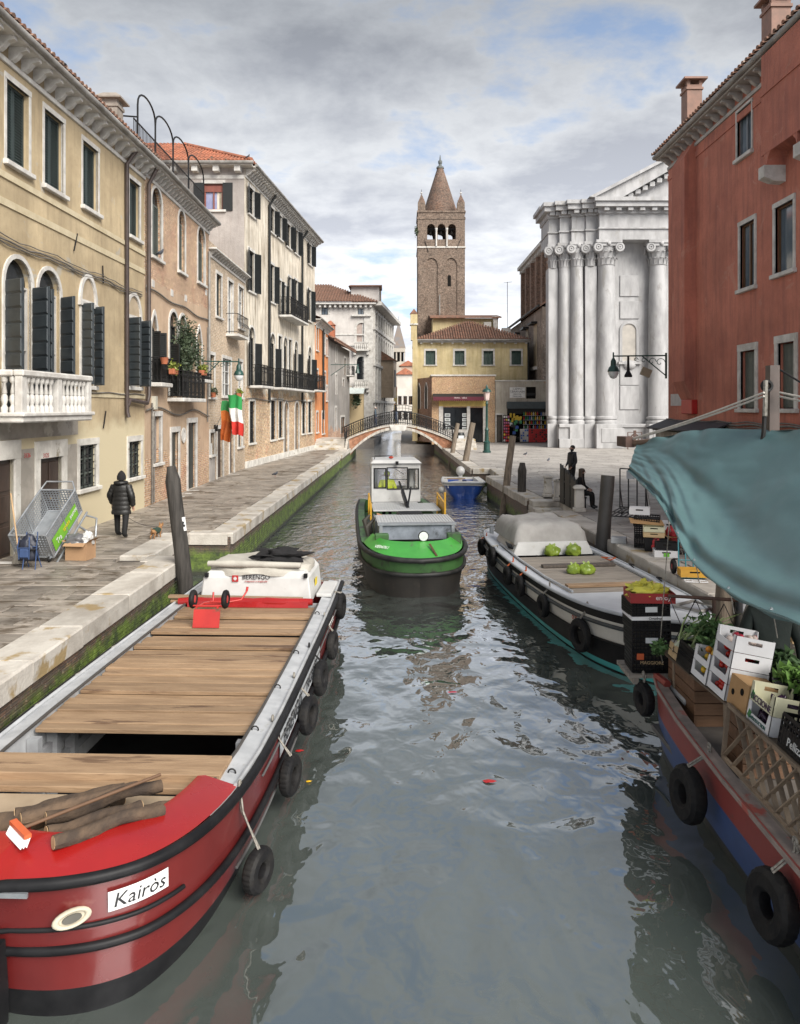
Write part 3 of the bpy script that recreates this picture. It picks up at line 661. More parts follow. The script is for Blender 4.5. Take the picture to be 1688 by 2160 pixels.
shell(B_, 0, wB.L, 11.75, uB+gB+[nB,eB,eB2], mB)
for o in uB: window(B_, o, 'shut', sh=OLIVE_SH, fw=.11, so=.03)
for o in gB: window(B_, o, 'open', fw=.12, sill=False, wood=BLACK_SH)
for o in (gB[0],):
    w_ = (o[1]-o[0])/2; leaf(B_, o[0], o[2], w_, 1.75, 100, False, BLACK_SH); leaf(B_, o[1], o[2], w_, 1.75, 95, True, BLACK_SH)
for o in gB[1:3]: leaf(B_, o[0], o[2], .4, 1.9, 110, False, BLACK_SH)
window(B_, nB, 'blind', fw=.14, pane=mat('grey_infill', (.24,.22,.21), (.19,.175,.165)))
for o in (eB, eB2):
    d_ = MB().box(o[0], o[1], .10, .15, 0, o[3]).build('door', mat('dark_green_door', (.02,.028,.026), rough=.4), B_)
    MB().box(o[0]+.1, o[1]-.1, .08, .10, .15, .9).build('panel', MATS['dark_green_door'], d_, bevel=.02); MB().box(o[0]+.1, o[1]-.1, .08, .10, 1.0, o[3]-.3).build('panel', MATS['dark_green_door'], d_, bevel=.02)
    surround(o[0], o[1], 0, o[3], 0, .16, .04).build('door_surround', WSTONE, B_)
s, z = wB.px(386, 918); MB().lathe([(.30,-.012),(.30,-.05),(.19,-.05),(.19,-.03)], 16, (s, 0, z), axis='y').build('oval_window', WSTONE, B_).scale = (1, 1, 1)
eaves(B_, 0, wB.L, 11.35, 24, out=.36, bw=.10, bh=.26)
balcony(B_, *[wB.px(x,800)[0] for x in (354,403)], .55, wB.px(357,838)[1]-.02, 1.0, 22, 3)
balcony(B_, gB[0][0]-.15, gB[0][1]+.35, .38, gB[0][2], .85, 9, 1)
balcony(B_, gB[3][0]-.2, gB[3][1]+.3, .35, gB[3][2]-.0, .25, 6, 1)
b = MB(); b.tube([(s, -.05, wB.px(330, 618)[1]-.10*s*.2+.05*sin(s*1.7)) for s in [i*.4 for i in range(22)]], .03, 6); b.build('cable', CABLE, B_)
b = MB(); b.tube([(s, -.06, wB.px(345, 865)[1]-.02*s+.12*sin(s*1.3)) for s in [i*.4 for i in range(22)]], .03, 6); b.build('cable', CABLE, B_)
for x, y0, y1 in ((318, 850, 1070), (322, 870, 1060), (436, 690, 890)):
    s, za = wB.px(x, y0); pipe(B_, [(s,-.05,za),(s,-.05,max(.05, wB.px(x,y1)[1]))], .03, CABLE, 'conduit')
s, z = wB.px(322, 848); MB().box(s-.12, s+.12, -.14, 0, z-.25, z+.2).build('meter_box', mat('cream_box', (.5,.48,.40)), B_)
for x, y in ((323,598), (363,618), (392,629), (435,617), (302,610)):
    s, z = wB.px(x, y) if x > 310 else wB.px(312, y); MB().box(s-.16, s+.16, -.012, .02, z-.13, z+.13).build('stone_block', WSTONE, B_, bevel=.01)
# iron pergola hoops and railing on its roof terrace
pg = thing('roof_pergola', 'row of thin black iron hoops over a roof terrace railing', 'pergola', (-9.3, 25.2, 13.3))
ys = [1.4, 3.3, 5.5, 7.7, 10.2]; b = MB()
for k, y in enumerate(ys):
    MB().tube([(0,y,-1.6),(0,y,1.75)], .035, 6).build('post', IRON, pg)
    if k < 4:
        y2 = ys[k+1]; ln = y2-y
        MB().tube([(0,y,1.7)]+[(0, y+ln*.5*(1-cos(a*pi/10)), 1.7+.62*sin(a*pi/10)**.8) for a in range(1,10)]+[(0,y2,1.7)], .035, 6).build('arch', IRON, pg)
b.bar((0,1,1.1),(0,10.2,1.1),.04,.04); b.bar((0,1,.02),(0,10.2,.02),.04,.04)
for k in range(64): b.bar((0,1+k*9.2/63,.0),(0,1+k*9.2/63,1.1),.018,.018)
b.build('railing', IRON, pg)
MB().tube([(-.02,1.4,1.3),(-.6,-.4,.7)], .03, 6).build('stay', IRON, pg)
dm = thing('dormer', 'small tiled dormer behind the roof terrace railing', 'dormer', (-10.6, 27.6, 13.5)); MB().box(-.6,.6,-.8,.8,-.9,.75).build('wall', WHITE, dm); MB().prism([(-.95,.62),(0,1.25),(.95,.62),(.95,.72),(0,1.37),(-.95,.72)], -1.1, 1.1, 'xz').build('roof', TILE, dm)
# ---------- C: low brick house ----------------------------------------------------
wC = Wall((-8.62, 33.73), (-8.6, 41.25)); C_ = wC.root('canal_house', 'lower tan brick house with small bowed iron balcony beside the white palazzo', 'house')
mC = facade_mat('pale_brick', (.48,.40,.29), (.42,.34,.24), (.34,.26,.17), brick=((.44,.33,.22), (.38,.26,.16), (.50,.40,.29)), bz=12, patch=.3, streak=.3, mott=(.55,1.4), ms=9)
oC = [O(wC,456,467,576,666), O(wC,481,491,591,705), O(wC,503,513,603,690), O(wC,440,452,747,837), O(wC,469,487,755,835), O(wC,503,511,762,838), O(wC,443,452,913,960), O(wC,502,511,905,943)]
dC = [O(wC,458,470,905,1005), O(wC,484,493,910,998)]; dC = [(a,b_,0,d,0) for a,b_,c_,d,_ in dC]
shell(C_, 0, wC.L, 10.75, oC+dC, mC)
for i, o in enumerate(oC): window(C_, o, 'shut' if i in (0, 3, 6, 7) else 'open', sh=GREEN_SH if i < 6 else GREY_SH, fw=.12, sill=i != 1, wood=WHITE)
for o in dC: MB().box(o[0], o[1], .10, .15, 0, o[3]).build('door', DOORW, C_); surround(o[0], o[1], 0, o[3], 0, .14, .04).build('door_surround', WSTONE, C_)
eaves(C_, 0, wC.L, 10.35, 16, out=.28, bw=.10, bh=.2, gut=False)
bs0, bs1 = wC.px(477,700)[0], wC.px(500,700)[0]; zC = oC[1][2]
MB().box(bs0-.05, bs1+.05, -.62, 0, zC-.12, zC).build('balcony_slab', WSTONE, C_); corbel(C_, (bs0+bs1)/2-.5, .5, zC-.12); corbel(C_, (bs0+bs1)/2+.5, .5, zC-.12)
b = MB()
for k in range(13):
    x = bs0+(bs1-bs0)*k/12; b.tube([(x,-.55,zC),(x,-.72,zC+.2),(x,-.70,zC+.4),(x,-.56,zC+.65),(x,-.58,zC+.98)], .012, 5)
for y in (-.56,):
    b.bar((bs0,y,zC+.98),(bs1,y,zC+.98),.04,.03)
for x in (bs0, bs1): b.bar((x,0,zC+.98),(x,-.56,zC+.98),.03,.03); b.bar((x,0,zC+.1),(x,-.56,zC+.1),.03,.03)
b.build('railing', IRON, C_)
gC = mat('grey_cement', (.38,.35,.32), (.26,.24,.22), s=1.5, bump=.4, c3=(.5,.48,.45), s3=1.5, t3=.56)
s0, s1 = wC.px(427,960)[0], wC.px(456,960)[0]; b = MB(); b.box(.02, oC[6][0]-.15, -.012, .02, 0, 2.3); b.box(oC[6][0]-.14, oC[6][1]+.14, -.012, .02, 0, oC[6][2]-.15); b.build('cement_patch', gC, C_)
MB().box(.3,.42,-.04,0,1.0,1.7).build('meter_box', WHITE, C_)
pipe(C_, [(wC.px(438,860)[0],-.08,10.2),(wC.px(438,860)[0],-.08,3.8)], .05, GUTTER)
# ---------- D: tall white palazzo --------------------------------------------------
wD = Wall((-8.6, 41.3), (-7.0, 60.3)); D = wD.root('palazzo', 'tall weathered white palazzo with black shutters and long iron balcony', 'palazzo')
mD = facade_mat('flaking_white_plaster', (.66,.60,.50), (.55,.49,.40), (.24,.19,.13), brick=((.50,.33,.17), (.40,.22,.12), (.56,.44,.28), (.46,.22,.14)), bz=4.1, bz_soft=1.0, patch=.70, streak=1.0, bw=.22, bh=.09, mott=(.45,1.5), ms=6)
tD = [O(wD,524,542,392,449), O(wD,569.5,583.5,435,487), O(wD,586,599,450,500), O(wD,604,619,469,518), O(wD,621,632.5,481,532), O(wD,650,661,512,555)]
sD = [O(wD,524,543,526,612), O(wD,569,583,555,635), O(wD,588,596,590,664), O(wD,598,606,600,668), O(wD,608,617,583,668), O(wD,620.5,632,589,662), O(wD,649,661,609,675)]
aD = [O(wD,525,537,690,813,1), O(wD,570,580,704,817,1), O(wD,587,594,708,817), O(wD,598,606,712,818,1), O(wD,609,615,716,818), O(wD,621,628,721,818,1), O(wD,650,657,732,822,1)]
gD = [O(wD,526,537,846,935), O(wD,571,581,845,928), O(wD,588,596,846,924), O(wD,637,644,848,915), O(wD,650,657,848,913)]
eD = [O(wD,599,608,848,960,1), O(wD,622,630,848,955,1)]; eD = [(a,b_,0,d,1) for a,b_,c_,d,_ in eD]
tD, sD = [[(o[0], o[0]+min(1.15, (o[1]-o[0])*.62), *o[2:]) for o in q] for q in (tD, sD)]
shell(D, 0, wD.L, 16.75, tD+sD+aD+gD+eD, mD, depth=10)
for o in tD+sD:
    window(D, o, 'open', fw=.13, wood=BLACK_SH, sill=True)
    w_ = (o[1]-o[0])/2; leaf(D, o[0], o[2], w_, o[3]-o[2], 165, False, BLACK_SH); leaf(D, o[1], o[2], w_, o[3]-o[2], 152, True, BLACK_SH)
for i, o in enumerate(aD):
    window(D, o, 'open', fw=.12, wood=BLACK_SH, sill=False)
    zt = o[3]-(o[1]-o[0])/2-.3; w_ = (o[1]-o[0])/2
    if i in (0, 1, 5, 6): leaf(D, o[0], o[2], w_, zt-o[2], 160, False, BLACK_SH); leaf(D, o[1], o[2], w_, zt-o[2], 150, True, BLACK_SH)
for o in gD: window(D, o, 'bars', fw=.15, fr=STONE, wood=GREY_SH)
for o in eD: pane_poly(*o[:4], 1, .12).build('door', mat('pale_brown_door', (.16,.13,.10), (.12,.10,.08)), D); surround(*o[:4], 1, .16, .04).build('door_surround', WSTONE, D)
eaves(D, 0, wD.L, 16.35, 46, out=.55, bw=.16, bh=.36)
balcony(D, *[wD.px(x,815)[0] for x in (525,552)], .7, aD[0][2], 1.15, 16, 2); balcony(D, *[wD.px(x,815)[0] for x in (570,640)], .8, aD[1][2], 1.15, 60, 6); balcony(D, *[wD.px(x,820)[0] for x in (650,668)], .7, aD[6][2], 1.15, 16, 2); balcony(D, *[wD.px(x,670)[0] for x in (588,626)], .8, sD[2][2], 1.15, 34, 4)
for x, y0, y1 in ((565.5, 410, 848), (635.5, 485, 850)):
    s = wD.px(x, 600)[0]; pipe(D, [(s,-.5,16.2),(s,-.1,15.6),(s,-.1,3.6)], .075, BLACK_SH)
MB().box(0, wD.L, -.10, .03, 0, .35).build('plinth', STONE, D)
b = MB(); b.tube([(s, -.08, aD[0][2]-.75+.05*sin(s*1.1)) for s in [i*.6 for i in range(32)]], .03, 6); b.build('cable', CABLE, D)
# its end wall and hip roof
def dl(p): return W2L(D, p)
mD2 = facade_mat('mauve_grey_plaster', (.40,.36,.33), (.35,.315,.29), (.28,.24,.22), streak=.5)
wS = Wall((-18, 41.28), (-8.62, 41.28)); sw = O(wS,431,470,388,443)
rel = wS.a-wD.a; lo = dl((-18, 41.28, ZP))
def endpart(b, name, mt, **k): return b.build(name, mt, D, lo, (0, 0, rel), **k)
b = MB(); H_ = 16.75
for xa, xb, za, zb_ in ((0,sw[0],0,H_), (sw[1],wS.L,0,H_), (sw[0],sw[1],0,sw[2]), (sw[0],sw[1],sw[3],H_)): b.quad((xa,-.02,za),(xb,-.02,za),(xb,-.02,zb_),(xa,-.02,zb_))
endpart(b, 'end_wall', mD2)
pane_poly(*sw, .15).build('pane', mat('violet_glass', (.22,.23,.36), (.3,.32,.45), s=.8, rough=.1), D, lo, (0,0,rel))
b = MB(); t = .07
for xx in (sw[0]+t/2, (sw[0]+sw[1])/2, sw[1]-t/2): b.box(xx-t/2, xx+t/2, .07, .13, sw[2], sw[3])
b.box(sw[0], sw[1], .075, .13, sw[2], sw[2]+t); b.box(sw[0], sw[1], .075, .13, sw[3]-t, sw[3]); b.box(sw[0], sw[1], .05, .12, sw[3]-.42, sw[3]-.1); endpart(b, 'casement', mat('redwood', (.22,.07,.05)))
for xa, xb in ((sw[0]-.55, sw[0]-.02), (sw[1]+.02, sw[1]+.55)): endpart(MB().box(xa, xb, -.08, -.03, sw[2]-.05, sw[3]+.05), 'shutter', BLACK_SH)
endpart(MB().box(sw[0]-.2, sw[1]+.2, -.14, 0, sw[2]-.12, sw[2]), 'sill', WSTONE); endpart(MB().box(sw[0]-.15, sw[1]+.15, -.05, 0, sw[3]+.02, sw[3]+.2), 'lintel', WSTONE)
endpart(MB().box(0, wS.L+.5, -.6, .05, 16.35, 16.44), 'eaves_slab', WSTONE); endpart(MB().box(0, wS.L, -.06, .02, 15.75, 15.95), 'cornice_band', WSTONE)
endpart(MB().tube([(0,-.64,16.47),(wS.L+.6,-.64,16.47)], .09, 8), 'gutter', GUTTER)
for k in range(7): x = wS.L-.3-k*1.15; endpart(MB().box(x-.16, x+.16, -.5, -.02, 16.05, 16.35), 'bracket', WSTONE)
zc = 16.5+ZP; tn = .52
c00 = Vector((-8.1,40.6,zc)); 
def slope_front(u, v): return dl((-8.1-u, 40.6+v, zc+v*tn))
tiles(D, 0, 11, lambda u: 0, lambda u: min(u*.96, 5.2), slope_front, TILE, D)
def slope_side(u, v): 
    p = Vector((-8.1+u*.0842, 40.6+u, zc+v*tn))-Vector((v,0,0)); return dl(p)
tiles(D, 0, 21, lambda u: 0, lambda u: min(u*.96, max(0, 20.5-u), 5.2), slope_side, TILE, D, col=.3, row=.5)
b = MB(); P4 = [dl(p) for p in ((-8.1,40.6,zc), (-6.4,61,zc), (-12,56,zc+5.2*tn), (-13.3,45.8,zc+5.2*tn), (-20,45.8,zc+5.2*tn), (-20,40.6,zc))]
b.quad(P4[0],P4[1],P4[2],P4[3]); b.quad(P4[5],P4[0],P4[3],P4[4]); b.quad(P4[3],P4[2],dl((-20,56,zc+2.6)),P4[4]); b.build('roof', TILE, D)
b = MB(); b.tube([dl((-8.1-t*.9, 40.6+t*.9*.96, zc+t*.9*.96*tn+.1)) for t in [i*.5 for i in range(12)]], .11, 6); b.build('hip_tiles', TILE, D)
# ---------- E orange, F grey ---------------------------------------------------------
wE = Wall((-7.0, 60.35), (-6.8, 69.0)); E = wE.root('canal_house', 'narrow bright orange house with a dark downpipe beyond the white palazzo', 'house')
mE = facade_mat('orange_plaster', (.60,.24,.085), (.52,.19,.07), (.40,.17,.08), streak=.3)
oE = [O(wE,667,671,690,738), O(wE,682,686,700,745), O(wE,667,671,780,800), O(wE,684,687,785,822), O(wE,667,671,870,912), O(wE,679,684,870,915), O(wE,688,690.5,715,750), O(wE,688,690.5,815,845)]
shell(E, 0, wE.L, 10.5, oE, mE, depth=7)
for o in oE: window(E, o, 'open', fw=.14, cross=(1,1))
eaves(E, 0, wE.L, 10.3, 12, out=.4, bw=.2, bh=.3); s = wE.px(680,800)[0]; pipe(E, [(s,-.1,10),(s,-.1,2.3)], .09, BLACK_SH); MB().quad((-.2,-.5,10.5),(wE.L+.2,-.5,10.5),(wE.L,4,12),(-.2,4,12)).build('roof', TILE, E)
wF = Wall((-6.8, 69.05), (-5.9, 84.0)); F_ = wF.root('canal_house', 'grey rendered house with tiled roof behind the bridge steps', 'house')
mF = facade_mat('grey_house_plaster', (.33,.31,.29), (.27,.25,.235), (.24,.20,.16), brick=RB, bz=1.2, patch=.8, streak=.4)
oF = [O(wF,708,710.5,730,765), O(wF,708,710.5,790,832), O(wF,723,726,800,815), O(wF,726,730,755,790), O(wF,707,710,860,910), O(wF,719,727,880,915)]
shell(F_, 0, wF.L, 9.55, oF, mF, depth=6)
for o in oF: window(F_, o, 'open', fw=.16, cross=(1,1), sill=False)
b = MB(); b.quad((-.3,-.7,9.5),(wF.L+.3,-.7,9.5),(wF.L+.3,5,11.6),(-.3,5,11.6)); b.box(-.3, wF.L+.3, -.72, -.6, 9.36, 9.5); b.build('roof', TILE2, F_); tiles(F_, -.3, wF.L, lambda u: 0, lambda u: 4, lambda u, v: Vector((u, -.7+v*.94, 9.53+v*.35)), TILE2, F_, col=.3, row=.5)
MB().box(11.5,12.4,1.2,2.1,10,12.1).build('chimney', mat('red_stack', (.42,.14,.07)), F_); MB().lathe([(.8,12.1),(.1,12.6)],4,(11.95,1.65,0),a0=pi/4).build('chimney_cap', TILE, F_)
s = wF.px(734, 800)[0]; balcony(F_, s-1, s+1, .6, wF.px(734,792)[1], 1.0, 8, 2)
s, z = wF.px(698,776); b = MB(); b.bar((s,0,z+.3),(s,-2.6,z+.3),.06,.06); b.bar((s,0,z-.7),(s,-1.4,z+.25),.05,.05); b.lathe([(.22,-.75),(.12,-.35),(.1,-.1),(.04,0)],8,(s,-2.5,z+.25)); b.build('lamp_bracket', GIRON, F_)
# ---------- G: pale palazzo beyond the bridge -----------------------------------------
wG = Wall((-12.5, 90), (-3.55, 90)); G = wG.root('palazzo', 'pale stone palazzo with brown tiled roof closing the canal view', 'palazzo')
mG = facade_mat('pale_grey_plaster', (.56,.53,.50), (.50,.47,.44), (.40,.36,.33), streak=.4, grey=((.60,.47,.28), 6.5), brick=None)
oG = [O(wG,678.5,692,649,664), O(wG,755,769,651,665), O(wG,753,772.5,752,801,1)]; bl = O(wG,752.6,773,681,722,1)
shell(G, 0, wG.L, 15.6, oG+[bl], mG, depth=.4)
for o in oG: window(G, o, 'open', fw=.25, cross=(1,2) if o[4] else (1,0), sill=False, pane=SKYGL if not o[4] else GLASS, wood=BLACK_SH)
window(G, bl, 'blind', fw=.3, pane=mat('rose_infill', (.42,.34,.30)), sill=False)
for o, yy in ((bl, 724), (oG[2], 803)):
    x0, x1 = o[0]-.25, o[1]+.25; z = o[2]; MB().box(x0-.1, x1+.1, -.75, 0, z-1.05, z-.85).build('balcony_slab', WSTONE, G); MB().box(x0-.1, x1+.1, -.75, -.55, z-.12, z).build('handrail', WSTONE, G); p = None
    for k in range(7):
        x = x0+(x1-x0)*(k+.5)/7; bb = MB().lathe([(.09,0),(.05,.1),(.1,.3),(.05,.6),(.09,.73)], 6)
        if p is None: p = bb.build('baluster', WSTONE, G, (x,-.65,z-.85))
        else: inst(p, G, (x,-.65,z-.85))
    MB().box(x0-.3, x1+.3, -.4, 0, o[3]+.75, o[3]+.95).build('hood', WSTONE, G)
    MB().box(x0-.1, x0+.2, -.5, 0, z-1.5, z-1.05).build('corbel', WSTONE, G); MB().box(x1-.2, x1+.1, -.5, 0, z-1.5, z-1.05).build('corbel', WSTONE, G)
MB().box(wG.L-1.05, wG.L+.05, -.12, 0, 0, 15.6).build('quoin_strip', WSTONE, G)
for z in (10.6, 11.9): MB().box(0, wG.L-1.06, -.08, 0, z, z+.15).build('string_course', WSTONE, G)
MB().box(0, wG.L+.4, -.8, .1, 15.5, 15.75).build('eaves_slab', WSTONE, G)
for k in range(15): MB().box(.2+k*.6, .45+k*.6, -.6, 0, 15.15, 15.5).build('bracket', WSTONE, G)
p1 = Vector((-3.55,90)); wG2 = Wall((-3.53, 90.02), (-1.35, 112)); rel2 = wG2.a-wG.a; l2 = W2L(G, (-3.53,90.02,ZP))
oG2 = []
for y0, y1, zc_, hh in ((0,0,13.4,1.4), (0,0,9.2,3.0), (0,0,4.9,3.4)):
    for k in range(8): s = 1.6+k*2.5; oG2.append((s, s+1.1, zc_, zc_+hh, 1 if hh > 2 else 0))
b = MB(); 
def gp(b, name, mt): return b.build(name, mt, G, l2, (0,0,rel2))
tmp = thing('tmp', 'x', 'x'); sh_ = shell(tmp, 0, wG2.L, 15.6, oG2, mat('bright_stone', (.66,.64,.60), (.52,.50,.47), s=1.2), depth=5); sh_.parent = G; sh_.location = l2; sh_.rotation_euler = (0,0,rel2); sh_.name = 'canal_wall'
bpy.data.objects.remove(tmp)
for o in oG2:
    gp(pane_poly(*o[:4], o[4], .2), 'pane', GLASS); gp(surround(*o[:4], o[4], .22, .12), 'window', WSTONE)
for z in (3.9, 8.3, 12.6): gp(MB().box(0, wG2.L, -.25, 0, z, z+.3), 'string_course', WSTONE)
gp(MB().box(-.4, wG2.L, -1.1, .1, 15.4, 15.85), 'eaves_slab', WSTONE)
for k in range(9): gp(MB().box(.4+k*2.5, .7+k*2.5, -.18, 0, 0, 15.4), 'pilaster', WSTONE)
gp(MB().box(7.5, 11, -1.6, 0, 4.6, 9.4), 'bay', mat('tan_bay', (.38,.30,.22))); gp(MB().box(8.4, 10, -1.66, -1.6, 6, 8.2), 'bay_window', BLACK_SH); gp(MB().prism([(-1.9,9.4),(0,9.4),(0,10.6)], 7.2, 11.3, 'yz'), 'bay_roof', TILE2)
zr = 15.75; b = MB(); rg = 3.4
b.quad((-2,-.9,zr),(wG.L+.6,-.9,zr),(wG.L-6.0,8,zr+rg),(-2,8,zr+rg)); b.quad((wG.L+.6,-.9,zr),(wG.L+2.4,23,zr),(wG.L-5,14,zr+rg),(wG.L-6.0,8,zr+rg)); b.build('roof', TILE2, G)
tiles(G, -2, wG.L+.5, lambda u: 0, lambda u: min(9.4, max(0,(wG.L+.6-u)*1.45)), lambda u, v: Vector((u, -.9+v*.935, zr+.02+v*.357)), mat('brown_tile', (.20,.105,.07), (.14,.08,.055), s=1.5, rough=.9), G, col=.34, row=.6)
MB().box(6.2,9.6,2.2,5,zr+.5,zr+2.3).build('dormer', mG, G); MB().prism([(1.6,zr+2.25),(5.4,zr+2.25),(5.4,zr+3.0)], 5.9, 9.9, 'yz').build('dormer_roof', TILE2, G)
MB().box(wG.L+.0,wG.L+.8,6,6.8,zr-.5,zr+2.6).build('chimney', MATS['chimney_render'], G)
# flower boxes, awning and hanging plant at its foot stay as wall parts
MB().prism([(-3.0,4.9),(-.3,5.6),(-.3,5.7),(-3.0,5.0)], 4.8, 8.0, 'yz').build('awning', mat('pale_awning', (.55,.60,.58)), G)
# ---------- far bell tower and far houses ---------------------------------------------
ft = thing('bell_tower', 'distant pale bell tower with pointed grey tiled spire', 'tower', ((841-850)/F*210, 210, .8))
mW = mat('far_white_brick', (.46,.42,.36), (.36,.32,.27), s=.5, rough=.9)
MB().box(-1.75,1.75,-1.75,1.75,0,16.3).build('shaft', mW, ft); b = MB()
for x in (-1.75,-.62,.5,1.63): b.box(x-.18+.06,x+.18+.06,-1.75,1.75,16.3,18.9)
b.build('pier', mW, ft); MB().box(-1.4,1.4,-1.2,1.2,16.3,18.9).build('bell_chamber', DARKV, ft); MB().box(-1.9,1.9,-1.9,1.9,18.9,20.0).build('cornice', mW, ft); MB().lathe([(2.75,20.0),(.05,27.6)],4,a0=pi/4).build('spire', mat('far_spire', (.16,.155,.155), (.20,.15,.115), s=.8), ft); MB().tube([(0,0,27.4),(0,0,28.9)],.06,5).build('finial', IRON, ft)
for lab, x0, x1, yt, yb, d, col in (('distant white house with roof terrace far down the canal', 838, 872, 790, 868, 150, (.60,.56,.50)), ('distant ochre house front low beside the far bridge', 832, 848, 826, 872, 158, (.55,.42,.16)), ('distant tall rose house behind the far white house', 846, 876, 772, 820, 175, (.46,.33,.25))):
    w_ = Wall(((x0-850)/F*d, d), ((x1-850)/F*d, d), .8); r = w_.root('far_house', lab, 'house'); H_ = w_.px(x0, yt)[1]; m_ = mat('far_'+str(x0), col, tuple(c*.85 for c in col), s=.6)
    ops = [(w_.L*(k+.5)/3-.35, w_.L*(k+.5)/3+.35, z, z+1.7, 0) for k in range(3) for z in [1.2+3.0*j for j in range(int((H_-2)/3.0)+0)]]
    shell(r, 0, w_.L, H_, ops, m_, depth=6)
    for o in ops: window(r, o, 'glass', sill=False, fw=.12)
    MB().prism([(-.5,H_),(w_.L+.5,H_),(w_.L/2,H_+1.3)], -.4, 6, 'xz').build('roof', TILE, r)
fb = thing('footbridge', 'small distant iron footbridge seen beyond the arch', 'bridge', (-.2,140,0)); b = MB()
for k in range(12): x0 = -3.5+k*.6; x1 = x0+.6; z = lambda x: 2.6+1.1*(1-(x/3.5)**2); b.bar((x0,0,z(x0)),(x1,0,z(x1)),1.6,.3,up=(0,0,1)); b.bar((x0,-.8,z(x0)+1.2),(x1,-.8,z(x1)+1.2),.1,.1); b.bar((x0,-.8,z(x0)+.65),(x1,-.8,z(x1)+.65),.06,.06); b.bar((x0,-.8,z(x0)),(x0,-.8,z(x0)+1.2),.07,.07)
b.build('span', IRON, fb)
# ---------- the bridge ------------------------------------------------------------------
BR = thing('stone_footbridge', 'brick and white stone arched footbridge with iron railings over the canal', 'bridge', (-.38, 62.0, 0))
def zdeck(x): return 3.05-1.35*abs(x/4.6)**1.7 if abs(x) < 6 else 1.1
def zarch(x): return 2.62-(2.1)*(abs(x)/4.02)**2.1
xs = [-4.6+9.2*k/24 for k in range(25)]; bw_ = 3.0
mBr = facade_mat('bridge_brick', (.42,.20,.11), (.36,.16,.09), (.25,.12,.08), brick=((.36,.13,.06), (.27,.095,.045), (.38,.19,.11)), bz=20, patch=.2, mort=(.36,.26,.18))
b = MB()
for k in range(24):
    x0, x1 = xs[k], xs[k+1]; lo0 = max(zarch(x0), -.4) if abs(x0) < 4.02 else -.4; lo1 = max(zarch(x1), -.4) if abs(x1) < 4.02 else -.4
    for y in (0, bw_): b.quad((x0,y,lo0),(x1,y,lo1),(x1,y,zdeck(x1)-.1),(x0,y,zdeck(x0)-.1))
    b.quad((x0,0,lo0),(x0,bw_,lo0),(x1,bw_,lo1),(x1,0,lo1))
b.build('spandrel', mBr, BR)
b = MB()
for k in range(24):
    x0, x1 = xs[k], xs[k+1]; b.add([(x0,-.12,zdeck(x0)-.14),(x1,-.12,zdeck(x1)-.14),(x1,bw_+.12,zdeck(x1)-.14),(x0,bw_+.12,zdeck(x0)-.14),(x0,-.12,zdeck(x0)),(x1,-.12,zdeck(x1)),(x1,bw_+.12,zdeck(x1)),(x0,bw_+.12,zdeck(x0))],[(3,2,1,0),(4,5,6,7),(0,1,5,4),(2,3,7,6)])
b.build('deck_coping', COPE, BR)
A_ = [-3.95+7.9*k/22 for k in range(23)]; arch = None
for k in range(22):
    x0, x1 = A_[k]+.01, A_[k+1]-.01
    if abs(k-10.5) < 1.2: continue
    pts = [(x0,zarch(x0)),(x1,zarch(x1)),(x1,zarch(x1)+.22),(x0,zarch(x0)+.22)]
    MB().prism(pts, -.07, .02, 'xz').build('voussoir', COPE, BR)
MB().prism([(-.55,2.5),(.55,2.5),(.75,3.0),(-.75,3.0)], -.16, .02, 'xz').build('keystone', WSTONE, BR, bevel=.03)
for yy in (-.06, bw_+.06):
    b = MB(); b.tube([(x,yy,zdeck(x)+1.05) for x in xs], .035, 6); b.tube([(x,yy,zdeck(x)+.12) for x in xs], .025, 5)
    for k in range(49):
        x = -4.6+9.2*k/48; b.bar((x,yy,zdeck(x)),(x,yy,zdeck(x)+1.05),.03 if k % 4 else .05,.03 if k % 4 else .05)
        x2 = x+.096
        if k < 48: b.torus((x2,yy,zdeck(x2)+.8),.075,.012,'y',8,4); b.torus((x2,yy,zdeck(x2)+.33),.085,.012,'y',8,4); b.tube([(x2-.08,yy,zdeck(x2)+.42),(x2+.08,yy,zdeck(x2)+.7)],.011,4); b.tube([(x2+.08,yy,zdeck(x2)+.42),(x2-.08,yy,zdeck(x2)+.7)],.011,4)
    b.build('railing', IRON, BR)
for k in range(5): MB().box(-6.6,-4.0,-.9-.33*(4-k)-.3,-.9-.33*(3-k)-.0 if k < 4 else .1, ZP-.05, ZP+.155*(k+1)).build('step', COPE, BR, bevel=.01)
MB().box(-6.6,-4.6,.1,bw_,1.0,ZP+.155*5).build('landing', COPE, BR)
for k in range(5): MB().box(4.5,6.2,-.9-.33*(4-k)-.3,-.9-.33*(3-k) if k < 4 else .1, ZP-.05, ZP+.155*(k+1)).build('step', COPE, BR, bevel=.01)
MB().box(4.5,6.2,.1,bw_,1.0,ZP+.155*5).build('landing', COPE, BR)
b = MB()
for x, ya in ((-4.2,-2.2),(4.4,-2.2)):
    b.bar((x,ya,ZP+1.0),(x,0,zdeck(4.6)+1.05),.05,.05)
    for k in range(8): y = ya+(0-ya)*k/7; zt = ZP+1.0+(zdeck(4.6)+1.05-ZP-1.0)*k/7; b.bar((x,y,ZP+.1*k),(x,y,zt),.03,.03)
b.build('railing', IRON, BR)
